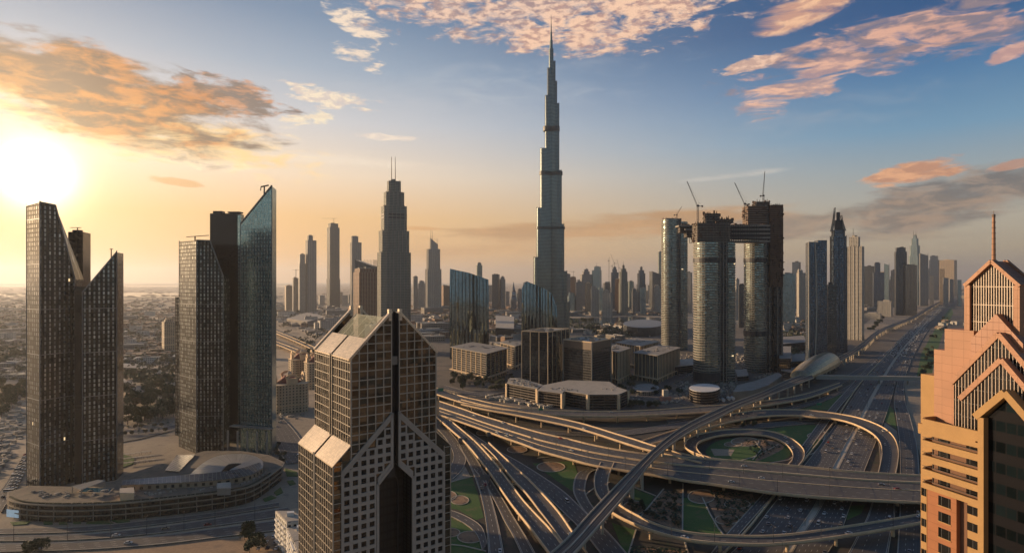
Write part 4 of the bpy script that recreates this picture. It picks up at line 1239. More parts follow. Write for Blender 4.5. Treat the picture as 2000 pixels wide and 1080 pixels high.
    m = MB(); a0b, z0b = iv(1822, 682, Tm); rect_on(m, P, a0b, a0 - .01, 90, z0b, -depth + 3, Tm - .3); m.build('stone_wing', peach, t)
    m = MB(); a0c, z0c = iv(1794, 730, Tm); rect_on(m, P, a0c, a0b - .01, 90, z0c, -depth + 4, Tm - .6); m.build('yellow_wing', cream, t)
    # inner masses filling behind the gables
    al, zl, a, z, ar = g1_
    m = MB(); rect_on(m, P, al + .3, ar - .3, 60, zl - .8, -depth + 1, T2 - .3); m.build('core', peach, t)
    # shaft below: terrace level
    aW, zT = iv(1793, 826, T4)            # terrace parapet top, left end
    aE, _ = iv(1914, 826, T4)
    ax3, z3 = iv(1963, 760, T4); 
    # yellow gable (solid) with dark portal
    aP0, zP0 = iv(1912, 812, T4); wB = .95
    aPr = 2 * ax3 - aP0
    m = MB()
    bar_on(m, P, (aP0 - .6, zP0 - .3), (ax3, z3 - .55), 1.15, 1.5, T4 + .3); bar_on(m, P, (ax3, z3 - .55), (aPr + .6, zP0 - .3), 1.15, 1.5, T4 + .304)
    rect_on(m, P, aP0 - .05, aP0 + .95, 0, zP0 - .2, 1.5, T4 + .25); rect_on(m, P, aPr - .95, aPr + .05, 0, zP0 - .2, 1.5, T4 + .25)
    m.build('portal_frame', cream, t)
    m = MB(); slab_on(m, P, [(aP0 + .9, 0), (aPr - .9, 0), (aPr - .9, zP0), (ax3, z3 - 1.4), (aP0 + .9, zP0)], 1.4, T4 - .9)
    m.build('portal_glass', dglass, t)
    # terrace slab + floor
    m = MB(); rect_on(m, P, aW, aP0, zT - 1.9, zT - 1.0, -depth + 4, T4); m.build('terrace', cream, t)
    m = MB(); rect_on(m, P, aW, aP0 - .6, zT - 1.0, zT, T4 - .3, T4 + .001); rect_on(m, P, aW, aW + .3, zT - 1.0, zT - .002, -depth + 4, T4 - .31)
    m.build('parapet', cream, t)
    # balcony floors: bands
    bands = [(828, 847), (871, 884), (901, 914), (929, 941), (957, 968)]
    fl = []
    for (v0, v1) in bands:
        z0_, z1_ = iv(1850, v1, T4)[1], iv(1850, v0, T4)[1]
        fl.append((z0_, z1_))
    m = MB(); rect_on(m, P, aW + 1.6, aP0 - .1, fl[-1][0] + .02, fl[0][0], -depth + 4, T4 - 1.6); m.build('balcony_wall', plain('brown_wall', (0.16, 0.08, 0.045), .8, var=.2), t)
    for i, (z0_, z1_) in enumerate(fl):
        m = MB()
        rect_on(m, P, aW + .9, aP0 - .08, z0_, z1_, T4 - .35, T4 + .1)
        p = [(aW - .0, -1.5), (aW + .9, -.0)]
        a_, b_ = P.at(aW - .1, 0, T4 - 1.9), P.at(aW + .9, 0, T4 + .1)
        a2, b2 = P.at(aW + .15, 0, T4 - 2.0), P.at(aW + 1.1, 0, T4 - .25)
        poly = ccw([(a_.x, a_.y), (b_.x, b_.y), (b2.x, b2.y), (a2.x, a2.y)])
        m.prism(poly, z0_, z1_ - .003, True, True)
        rect_on(m, P, aW, aW + .25, z0_, z1_, -depth + 4, T4 - 1.9)
        m.build('balcony_band', cream, t)
        m = MB(); rect_on(m, P, aW + .3, aP0 - .1, z0_ + .002, z0_ + .25, -depth + 4, T4 - .36); m.build('balcony_floor', cream, t)
    wm = facade('flat_window', 1.4, 3.0, .92, .96, (0.035, 0.035, 0.035), (0.02, 0.02, 0.02), .08, .8, var=.5, tilt=.02)
    for (z0_, _), (_, z1_) in zip(fl[:-1], fl[1:]):
        for (u0, u1) in ((1796, 1806), (1833, 1855), (1888, 1909)):
            a0_, a1_ = iv(u0, 850, T4 - 1.6)[0], iv(u1, 850, T4 - 1.6)[0]
            m = MB(); rect_on(m, P, max(a0_, aW + 1.7), max(a1_, aW + 1.9), z1_ + .1, z0_ - .1, T4 - 1.59, T4 - 1.5); m.build('window', wm, t)
        m = MB(); rect_on(m, P, aW + .9, aP0 - .1, z1_ + .55, z1_ + .62, T4 - .05, T4 + .02); m.build('railing', DARKM, t)
    # lower storeys
    zL = fl[-1][0]
    def col(u0, u1, mat, name, T, z0_=0, z1_=None):
        a0_, a1_ = iv(u0, 1020, T)[0], iv(u1, 1020, T)[0]
        m = MB(); rect_on(m, P, a0_, a1_, z0_, z1_ if z1_ else zL - .002, -depth + 4, T); m.build(name, mat, t); return a0_, a1_
    col(1799, 1810, cream, 'side_bay', T4 - 1.2)
    ca = col(1811, 1868, orange, 'orange_bay', T4 - .1)
    col(1868.6, 1889, plain('brown_wall', (0.16, 0.08, 0.045), .8), 'brown_recess', T4 - 1.0)
    cb = col(1889.5, 1910, cream, 'window_bay', T4 - .3)
    step = (fl[0][1] - fl[-1][1]) / 4
    for k in range(12):
        z1_ = zL - .45 - k * step * .97
        a0_, a1_ = iv(1832, 1000, T4)[0], iv(1856, 1000, T4)[0]
        for (q0, q1, T, h) in ((a0_, a1_, T4 - .1, 1.75), (*[iv(u, 1000, T4 - .3)[0] for u in (1889, 1911)], T4 - .3, 1.5), (*[iv(u, 1000, T4 - 1.2)[0] for u in (1799.5, 1809)], T4 - 1.2, 1.5)):
            m = MB(); rect_on(m, P, q0, q1, z1_ - h, z1_, T - .3 + .305, T + .02 + .01); w0 = m.build('window', wm, t)
            if h > 1.6:
                m = MB(); rect_on(m, P, q0 - .1, q1 + .1, z1_ - h - .16, z1_ - h - .003, T + .002, T + .12); m.build('window_sill', cream, w0)
    a0_, a1_ = ca
    m = MB()
    for k in range(24):
        rect_on(m, P, a0_, a1_, zL - 1 - k * 1.66 - .03, zL - 1 - k * 1.66 + .03, T4 - .098, T4 - .085)
    m.build('panel_joint', plain('joint', (0.2, 0.08, 0.03), .8, var=0), t)
    # roof dishes on the terrace
    for u, tt_ in ((1818, 2.6), (1832, 3.4), (1848, 2.8), (1806, 3.2)):
        a_, _ = iv(u, 812, tt_); p = O + Vector((P.at(a_, 0, tt_).x, P.at(a_, 0, tt_).y))
        d = thing('satellite_dish', {1818: 'leftmost but one white dish', 1832: 'white dish nearest the parapet middle', 1848: 'rightmost white dish', 1806: 'white dish at the left corner'}[u] + ' on the peach tower terrace', 'satellite dish', (p.x, p.y, zT - 1.0), 2.2)
        m = MB(); m.tube((0, 0, 0), (0, 0, .8), .05, n=6); m.build('post', STEEL, d)
        m = MB()
        for i in range(12):
            q0, q1 = 2 * pi * i / 12, 2 * pi * (i + 1) / 12
            f0 = (.12, .45 * cos(q0), 1.0 + .45 * sin(q0)); f1 = (.12, .45 * cos(q1), 1.0 + .45 * sin(q1))
            m.face([(0, 0, .95), f0, f1]); m.face([(-.03, 0, .95), f1, f0])
        m.build('dish', WHITE, d)
    return t
peach_tower()

# ---------------------------------------------------------------- twin-blade towers, left
def slab_tower(base_pix, tops_v, depth, mat, parent, name='glass_blade', zmin=0, fins=None, back_dir=None):
    """base_pix: ground corners left to right along the visible faces; tops_v: top row at each"""
    g = [Vector(G(u, v)) for u, v in base_pix]
    tops = [ZV(v, p.y) for p, v in zip(g, tops_v)]
    bd = back_dir
    o = parent.location
    poly = [(p.x - o.x, p.y - o.y) for p in g]
    bk = [(p.x - o.x + bd.x * depth, p.y - o.y + bd.y * depth) for p in (g[-1], g[0])]
    P_ = poly + bk
    zt = tops + [tops[-1], tops[0]]
    m = MB(); m.prism(ccw(P_) if ccw(P_) is P_ else P_, zmin, zt)
    ob = m.build(name, mat, parent)
    return g, tops, ob
cladding = facade('dark_glass_bright_panes', 3.4, 3.45, .34, .70, (0.33, 0.33, 0.31), (0.016, 0.017, 0.018), .22, .55, .10, .75, var=.75, tilt=.02, lit=.0012)
cladding2 = facade('dark_glass_bright_panes_wide', 3.1, 3.45, .38, .70, (0.30, 0.31, 0.29), (0.018, 0.019, 0.019), .22, .55, .10, .75, var=.75, tilt=.02)
teal = facade('teal_glass_blade', 3.3, 3.45, .52, .7, (0.36, 0.46, 0.44), (0.24, 0.36, 0.36), .18, .7, .12, .8, var=.3, tilt=.03)
coreM = facade('black_core_glass', 6.0, 3.45, .94, .90, (0.020, 0.020, 0.022), (0.012, 0.012, 0.012), .12, .6, .2, .3, var=.5, tilt=.01)
def edge_fins(parent, P0, z0, P1, z1, wd=.6, name='edge_fin'):
    m = MB(); o = parent.location
    m.bar(Vector((P0.x - o.x, P0.y - o.y, z0)), Vector((P1.x - o.x, P1.y - o.y, z1)), wd, wd)
    return m.build(name, STEEL, parent)
def twin_tower_a():
    x, y = G(110, 962)
    t = thing('twin_blade_tower', 'dark tower of two slanted blades and black core, leftmost, against the sun', 'skyscraper', (x, y, 0))
    bd = Vector((-0.35, 1.0)).normalized()
    gL, zL, _ = slab_tower([(52, 948), (78, 960), (108, 951.5), (146, 941)], [403, 396, 402, 546], 22, cladding, t, back_dir=bd)
    gR, zR, _ = slab_tower([(161, 948), (228, 937)], [572, 493], 20, cladding2, t, back_dir=bd)
    gC, zC, _ = slab_tower([(133, 925), (162, 923)], [453, 453], 20, coreM, t, name='core', back_dir=bd)
    for g, z in ((gL[0], zL[0]), (gL[1], zL[1]), (gL[3], zL[3]), (gR[0], zR[0]), (gR[1], zR[1])): edge_fins(t, g, 0, g, z + 1.5, .5)
    for i in range(3): edge_fins(t, gL[i], zL[i] + .5, gL[i+1], zL[i+1] + .5, .9, 'roof_edge')
    edge_fins(t, gR[0], zR[0] + .5, gR[1], zR[1] + .5, .9, 'roof_edge')
    # link between core and right blade, mast
    o = t.location
    m = MB(); a = gR[0] + bd * 4; m.box(a.x - o.x - 2.0, a.y - o.y + 4, 0, 11, 8, ZV(560, a.y)); m.build('link', coreM, t)
    q = gR[0].lerp(gR[1], .75) + bd * 8
    m = MB(); m.tube((q.x - o.x, q.y - o.y, 150), (q.x - o.x, q.y - o.y, ZV(487, q.y)), .5, .4, 6); m.box(q.x - o.x, q.y - o.y, ZV(487, q.y), 2.2, 1, .5); m.build('mast', DARKM, t)
    q = gC[0].lerp(gC[1], .5) + bd * 5
    m = MB(); zc = zC[0]; m.box(q.x - o.x, q.y - o.y, zc, 6, 4, 2); m.bar((q.x - o.x - 6, q.y - o.y, zc + 4), (q.x - o.x + 3, q.y - o.y, zc + 4), .5, .5); m.tube((q.x - o.x, q.y - o.y, zc), (q.x - o.x, q.y - o.y, zc + 4), .4)
    m.build('roof_crane', DARKM, t)
    # floor joints: thin proud bands every ten storeys
    m = MB()
    for k in range(1, 7):
        z = k * 34.5
        for a_, b_ in ((gL[0], gL[1]), (gL[1], gL[3]), (gR[0], gR[1])):
            if z > (155 if a_ is gL[1] else 215): continue
            if (a_ is gR[0]) and z > 145: continue
            m.bar((a_.x - o.x, a_.y - o.y, z), (b_.x - o.x, b_.y - o.y, z), .35, .5)
    m.build('floor_band', STEEL, t)
    return t
twin_tower_a()
def twin_tower_b():
    x, y = G(450, 893)
    t = thing('twin_blade_tower', 'tower with teal slanted blade and black core behind the solar roof', 'skyscraper', (x, y, 0))
    bd = Vector((-0.2, 1.0)).normalized()
    gL, zL, _ = slab_tower([(350, 872), (384, 886), (410, 885), (436, 884)], [472, 470, 471, 541], 24, cladding2, t, back_dir=bd)
    # left blade slants only right of its crest
    g2, z2, _ = slab_tower([(342, 850), (352, 852)], [580, 580], 18, cladding, t, name='side_strip', back_dir=bd)
    gR, zR, _ = slab_tower([(470, 885), (531, 893)], [438, 364], 22, teal, t, back_dir=bd)
    gC, zC, _ = slab_tower([(410, 858), (469, 862)], [417, 417], 16, coreM, t, name='core', back_dir=bd)
    g5, z5, _ = slab_tower([(464, 868), (471, 869)], [420, 420], 12, teal, t, name='side_strip', back_dir=bd)
    o = t.location
    for g, z in ((gL[0], zL[0]), (gL[1], zL[1]), (gL[3], zL[3]), (gR[0], zR[0]), (gR[1], zR[1])): edge_fins(t, g, 0, g, z + 1.0, .5)
    edge_fins(t, gR[0], zR[0] + .5, gR[1], zR[1] + .5, 1.2, 'roof_edge'); edge_fins(t, gL[1], zL[1] + .5, gL[2], zL[2] + .5, 1.0, 'roof_edge'); edge_fins(t, gL[2], zL[2] + .5, gL[3], zL[3] + .5, 1.0, 'roof_edge')
    # building maintenance crane on the slope
    q = gR[0].lerp(gR[1], .74) + bd * 3; zq = zR[0] + (zR[1] - zR[0]) * .74
    m = MB(); m.tube((q.x - o.x, q.y - o.y, zq - 2), (q.x - o.x, q.y - o.y, zq + 10), .8, .6, 6); m.bar((q.x - o.x - 3, q.y - o.y, zq + 9), (q.x - o.x + 4, q.y - o.y, zq + 10.5), 1.1, 1.1)
    m.bar((q.x - o.x - 3, q.y - o.y, zq + 9), (q.x - o.x - 3.4, q.y - o.y, zq + 5.5), .6, .6)
    for k in range(14):
        f = .15 + .55 * k / 14; w_ = gR[0].lerp(gR[1], f); m.box(w_.x - o.x, w_.y - o.y + 1, zR[0] + (zR[1] - zR[0]) * f, .9, .9, 2.0)
    m.build('roof_crane', DARKM, t)
    q = gL[0].lerp(gL[1], .8) + bd * 6; zq = zL[0]
    m = MB(); m.bar((q.x - o.x - 8, q.y - o.y, zq + 3.5), (q.x - o.x + 13, q.y - o.y, zq + 5), .6, .6); m.tube((q.x - o.x, q.y - o.y, zq), (q.x - o.x, q.y - o.y, zq + 4), .6)
    m.build('roof_crane', DARKM, t)
    m = MB(); q = gC[0].lerp(gC[1], .25) + bd * 6; m.box(q.x - o.x, q.y - o.y, zC[0], 9, 7, 2.5); q = gC[0].lerp(gC[1], .8) + bd * 6; m.box(q.x - o.x, q.y - o.y, zC[0], 12, 8, 1.4); m.build('roof_plant', DARKM, t)
    # entrance columns in front of the teal blade
    for k in range(5):
        q = Vector(G(445 + k * 19, 897 + k)); m = MB(); m.tube((q.x - o.x, q.y - o.y, 0), (q.x - o.x, q.y - o.y, 26), .9, n=8); m.build('column', CONC2, t)
    m = MB(); a = gR[0] - bd * 5; b = gR[1] - bd * 5; m.bar((a.x - o.x - 8, a.y - o.y + 2, 26.5), (b.x - o.x, b.y - o.y + 2, 26.5), 6, 1.0); m.build('canopy', CONC2, t)
    m = MB()
    for k in range(1, 7):
        z = k * 34.5
        for a_, b_ in ((gL[0], gL[1]), (gL[1], gL[3]), (gR[0], gR[1])):
            if z > 160 and a_ is not gR[0]: continue
            m.bar((a_.x - o.x, a_.y - o.y, z), (b_.x - o.x, b_.y - o.y, z), .3, .4)
    m.build('floor_band', STEEL, t)
    return t
twin_tower_b()

# ---------------------------------------------------------------- curved podium with solar roofs
def podium():
    zR = 12.0
    x, y = G(250, 1000)
    t = thing('curved_podium', 'long curved terraced podium with sand coloured floor bands below the two bladed towers', 'building', (x, y, 0))
    o = Vector((x, y))
    fr = [(12, 972), (30, 980), (60, 984), (120, 986), (200, 984), (260, 980), (330, 973), (400, 965), (450, 958), (490, 949), (520, 933), (553, 909)]
    bk = [(556, 902), (525, 888), (470, 880), (400, 880), (330, 900), (240, 928), (225, 938), (160, 950), (60, 948), (14, 960)]
    Pf = [tuple(Vector(p) ) for p in [G(u, v, zR) for u, v in [tuple(q) for q in crom(fr, 44)]]]
    Pb = [G(u, v, zR) for u, v in bk]
    poly = [(a - o.x, b - o.y) for a, b in Pf + Pb]
    dark = facade('podium_glazing', 2.4, 3.9, .9, .8, (0.04, 0.038, 0.035), (0.025, 0.02, 0.018), .12, .7, var=.6, tilt=.02)
    def inset(pl, d):
        n = len(pl); out = []
        for i in range(n):
            p0, p1, p2 = (Vector(pl[(i + k) % n]) for k in (-1, 0, 1))
            e1 = (p1 - p0).normalized(); e2 = (p2 - p1).normalized()
            nn = Vector((-(e1.y + e2.y), e1.x + e2.x))
            if nn.length < 1e-4: nn = Vector((-e1.y, e1.x))
            out.append(tuple(p1 + nn.normalized() * d))
        return out
    poly = ccw(poly)
    m = MB(); m.prism(inset(poly, 1.6), 0, zR - 1.2); m.build('glazing', dark, t)
    for k, (z0, z1, d) in enumerate(((zR - .9, zR - .1, 0), (7.4, 8.0, .3), (3.8, 4.3, .5))):
        m = MB(); m.prism(inset(poly, d), z0, z1, True, True); m.build('floor_band', plain('dull_band', (0.30, 0.24, 0.17), .8, var=.35, scale=.15), t)
    m = MB(); m.prism(inset(poly, 1.2), zR - .2, zR + .02); m.build('roof_terrace', grounds('terrace_paving', (0.23, 0.185, 0.13), (0.17, 0.135, 0.10), (0.12, 0.10, 0.075), 0.05, 0.2), t)
    # parapet planting dots along the roof edge
    m = MB(); ins = inset(poly, 2.2)
    for i in range(0, 42):
        a, b = Vector(ins[i]), Vector(ins[i + 1]); 
        for f in (.1, .55):
            q = a.lerp(b, f); m.box(q.x, q.y, zR, 2.2, 1.1, .7, atan2(b.y - a.y, b.x - a.x))
    m.build('planter', plain('hedge_dark', (0.035, 0.04, 0.018), .9, var=.4, scale=1), t, kind='stuff')
    cl = inset(poly, .9)
    for i in range(1, 43, 2):
        q = Vector(cl[i]); m = MB(); m.tube((q.x, q.y, 0), (q.x, q.y, zR - .9), .25, n=6); m.build('column', CONC2, t)
    # blue-white screen at the left corner
    a, b = Vector(G(14, 1011)), Vector(G(37, 1013.5)); d = (b - a).normalized(); nn = Vector((d.y, -d.x))
    scr = plain('led_screen', (0.25, 0.34, 0.4), .3, var=.6, scale=.5, emit=((0.45, 0.62, 0.75), .25))
    m = MB(); q = (a + b) / 2 - o + nn * .3; m.box(q.x, q.y, 1.0, (b - a).length, .3, 5.0, atan2(d.y, d.x)); m.build('screen', scr, t)
    # --- things on the roof
    def on(u, v, z=zR): 
        p = G(u, v, z); return Vector((p[0], p[1]))
    solar = facade('solar_roof', 3.0, 2.2, .93, .9, (0.16, 0.155, 0.15), (0.30, 0.27, 0.22), .25, .4, .6, 0, var=.25, tilt=.02)
    # long curved solar roof
    c = on(330, 950); tt_ = thing('solar_roof', 'long ribbon of grey solar panels curving over a sand coloured pavilion on the podium', 'pavilion', (c.x, c.y, zR))
    top = [tuple(q) for q in crom([(240, 937), (300, 932), (360, 927), (420, 922), (470, 914), (508, 902)], 20)]
    bot = [tuple(q) for q in crom([(236, 946), (300, 943), (360, 940), (420, 936), (485, 927), (514, 912)], 20)]
    A = [on(u, v, zR + 6) - c for u, v in top]; B = [on(u, v, zR + 5) - c for u, v in bot]
    m = MB(); s_ = 0
    for i in range(20):
        L = (B[i+1] - B[i]).length; wdt = (A[i] - B[i]).length
        q = [(*B[i], 4.6), (*B[i+1], 4.6), (*A[i+1], 6), (*A[i], 6)]
        m.face(q, [(s_, 0), (s_ + L, 0), (s_ + L, wdt), (s_, wdt)]); m.face([(x_, y_, z_ - .4) for x_, y_, z_ in q][::-1])
        m.face([(*B[i], 4.2), (*B[i+1], 4.2), (*B[i+1], 4.6), (*B[i], 4.6)])
        s_ += L
    m.build('panel_field', solar, tt_)
    m = MB()
    for i in range(20):
        q = [(*(B[i] * .9 + A[i] * .1), -0), (*(B[i+1] * .9 + A[i+1] * .1), 0)]
        m.face([(q[0][0], q[0][1], 0), (q[1][0], q[1][1], 0), (q[1][0], q[1][1], 4.2), (q[0][0], q[0][1], 4.2)], [(i * 3, 0), (i * 3 + 3, 0), (i * 3 + 3, 4.2), (i * 3, 4.2)])
        r = [B[i] * .15 + A[i] * .85, B[i+1] * .15 + A[i+1] * .85]
        m.face([(*r[1], 0), (*r[0], 0), (*r[0], 5.4), (*r[1], 5.4)])
    m.build('wall', facade('pavilion_wall', 3.0, 4.2, .4, .5, (0.03, 0.03, 0.03), (0.33, 0.26, 0.18), .2, .5, .8, 0, var=.3, off=.45), tt_)
    # horseshoe roof
    c = on(450, 905); tt_ = thing('horseshoe_roof', 'pale horseshoe shaped ribbed roof with a dark open courtyard on the podium', 'pavilion', (c.x, c.y, zR))
    outer = crom([(368, 929), (395, 905), (422, 891), (455, 886), (490, 888), (512, 899), (510, 914), (478, 926)], 36)
    innr = crom([(428, 924), (438, 912), (446, 905), (458, 903), (470, 903), (470, 905), (452, 914), (440, 924)], 36)
    O_ = [on(p.x, p.y, zR + 4) - c for p in outer]; I_ = [on(p.x, p.y, zR + 6) - c for p in innr]
    ribm = facade('ribbed_roof', 2.0, 60, .88, .99, (0.40, 0.38, 0.34), (0.26, 0.25, 0.22), .4, .3, var=.1, tilt=.01)
    m = MB(); s_ = 0
    for i in range(36):
        L = (O_[i+1] - O_[i]).length; wdt = (O_[i] - I_[i]).length
        q = [(*O_[i], 4.0), (*O_[i+1], 4.0), (*I_[i+1], 5.6), (*I_[i], 5.6)]
        m.face(q[::-1], [(s_, wdt), (s_ + .5 * L, wdt), (s_ + L, 0), (s_, 0)][::-1]); m.face([(a_, b_, z_ - .5) for a_, b_, z_ in q])
        m.face([(*O_[i+1], 3.5), (*O_[i], 3.5), (*O_[i], 4.0), (*O_[i+1], 4.0)]); m.face([(*I_[i], 5.1), (*I_[i+1], 5.1), (*I_[i+1], 5.6), (*I_[i], 5.6)])
        s_ += L
    m.build('roof', ribm, tt_)
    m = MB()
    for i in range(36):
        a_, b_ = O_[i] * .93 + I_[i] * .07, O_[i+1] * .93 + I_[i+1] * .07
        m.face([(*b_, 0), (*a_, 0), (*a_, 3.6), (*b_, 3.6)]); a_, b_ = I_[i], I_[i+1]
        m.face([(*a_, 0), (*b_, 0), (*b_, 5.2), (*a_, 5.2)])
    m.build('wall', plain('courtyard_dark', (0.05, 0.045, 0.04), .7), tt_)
    # canopies, sheds and pool
    for (pix, h, nm, lab, mt) in [(([(140, 949), (192, 936), (206, 938), (158, 955)]), 5, 'pool_canopy', 'slatted grey canopy beside the blue pool on the podium', ribm),
                              (([(234, 962), (234, 953), (261, 951), (262, 962)]), 5, 'service_block', 'small plain beige block at the left end of the solar roof', CONC),
                              (([(424, 953), (424, 943), (450, 941), (451, 952)]), 5, 'service_block', 'small plain grey block before the solar roof middle', CONC2),
                              (([(322, 918), (345, 888), (382, 887), (350, 920)]), 6, 'pergola', 'square slatted pergola beside the horseshoe roof', solar)]:
        c = on(*pix[0]); tt_ = thing(nm, lab, 'canopy' if h != 5 or nm == 'pool_canopy' else 'roof block', (c.x, c.y, zR if nm != 'pergola' else 0))
        hh = h if nm != 'pergola' else zR + 1
        q = ccw([tuple(on(u, v, zR + (h if nm != 'pergola' else 1)) - c) for u, v in pix])
        if nm == 'service_block':
            m = MB(); m.prism(q, 0, hh - .3); m.build('wall', mt, tt_); m = MB(); m.prism(inset(q, -.2), hh - .3, hh, True, True); m.build('roof', ROOFL, tt_)
        else:
            m = MB(); m.prism(q, hh - .5, hh, True, True); m.build('roof', mt, tt_)
            for p in q:
                m = MB(); pp = Vector(p) * .96 + (sum((Vector(z_) for z_ in q), Vector((0, 0))) / 4) * .04; m.tube((pp.x, pp.y, 0), (pp.x, pp.y, hh - .5), .3, n=6); m.build('post', CONC2, tt_)
    c = on(190, 958); q = ccw([tuple(on(u, v) - c) for u, v in [(150, 961), (170, 952), (222, 953), (212, 963)]])
    pool = bpy.data.materials.new('pool_water'); pool.use_nodes = True; bb = pool.node_tree.nodes['Principled BSDF']
    bb.inputs['Base Color'].default_value = (0.015, 0.10, 0.17, 1); bb.inputs['Roughness'].default_value = .1
    tt_ = thing('swimming_pool', 'blue swimming pool on the podium roof at the foot of the leftmost tower', 'swimming pool', (c.x, c.y, zR))
    m = MB(); m.prism(q, -.3, .15); m.build('water', pool, tt_)
    m = MB()
    for i in range(4):
        a_, b_ = q[i], q[(i+1) % 4]; m.bar((*a_, .14), (*b_, .14), .8, .3)
    m.build('rim', PAVE if False else CONC, tt_)
podium()

# ---------------------------------------------------------------- small white block, bottom
def white_block():
    x, y = G(560, 1075)
    t = thing('white_block', 'small white stepped block with balconies beside the gabled tower foot', 'building', (x, y, 0))
    o = Vector((x, y))
    wm = facade('small_window', 3.0, 3.2, .5, .55, (0.03, 0.03, 0.03), (0.55, 0.51, 0.44), .15, .6, .8, 0, var=.4)
    z = 20.0
    tiers = [([(538, 997), (572, 997), (600, 1015), (560, 1020)], 20), ([(556, 1020), (600, 1012), (620, 1050), (572, 1060)], 17), ([(572, 1055), (620, 1048), (640, 1100), (590, 1110)], 17)]
    for i, (pix, zt) in enumerate(tiers):
        q = ccw([tuple(Vector(G(u, v, zt)) - o) for u, v in pix])
        m = MB(); m.prism(q, 0, zt - .02 * i); m.build('wall', wm, t)
        m = MB(); qc = sum((Vector(p) for p in q), Vector((0, 0))) / 4
        m.prism([tuple(qc + (Vector(p) - qc) * .93) for p in q], zt - .1, zt + .3); m.build('roof', ROOFL, t)
        m = MB(); m.box(qc.x, qc.y, zt, 4, 3, 2.4, .3); m.build('stair_head', WHITE, t)
    # balconies on the left face
    P0, P1 = Vector(G(538, 997, 20)) - o, Vector(G(560, 1020, 20)) - o
    for (a, b) in ((P0, P1), (Vector(G(560, 1022, 17)) - o, Vector(G(590, 1108, 17)) - o)):
        d = (b - a).normalized(); n = Vector((-d.y, d.x)); n = n if n.x < 0 else -n
        for k in range(5):
            for f in (.2, .5, .8):
                q = a.lerp(b, f) + n * .6; m = MB(); m.box(q.x, q.y, 2.6 + k * 3.2, (b - a).length * .2, 1.3, 1.0, atan2(d.y, d.x)); m.build('balcony', WHITE, t)
white_block()
# ================================================================ MID AND FAR TOWERS
def fmat(k):
    D_ = dict(
        teal=((0.32, 0.45, 0.47), (0.16, 0.19, 0.185), 4.0, 3.6, .72, .62),
        grey=((0.20, 0.215, 0.225), (0.20, 0.19, 0.175), 3.6, 3.5, .6, .6),
        dark=((0.10, 0.115, 0.125), (0.05, 0.05, 0.05), 3.4, 3.6, .8, .7),
        navy=((0.12, 0.16, 0.21), (0.045, 0.05, 0.06), 3.2, 3.6, .82, .72),
        pale=((0.10, 0.10, 0.10), (0.38, 0.35, 0.30), 4.2, 3.6, .5, .5),
        sand=((0.08, 0.07, 0.06), (0.36, 0.28, 0.19), 4.0, 3.4, .45, .5),
        brown=((0.06, 0.045, 0.035), (0.22, 0.12, 0.07), 5.0, 3.8, .62, .5),
        stone=((0.07, 0.09, 0.09), (0.20, 0.205, 0.175), 3.0, 3.6, .5, .6),
        green=((0.20, 0.28, 0.26), (0.16, 0.17, 0.15), 3.2, 3.4, .7, .6))
    g, f, b, fl, wu, wv = D_[k]
    return facade('facade_' + k, b, fl, wu, wv, g, f, .16, .75, .65, .05, var=.4, tilt=.03)
FINM = {'teal': STEEL, 'grey': CONC2, 'dark': DARKM, 'navy': DARKM, 'pale': ROOFL, 'sand': CONC, 'brown': CONC2, 'stone': CONC2, 'green': CONC2}
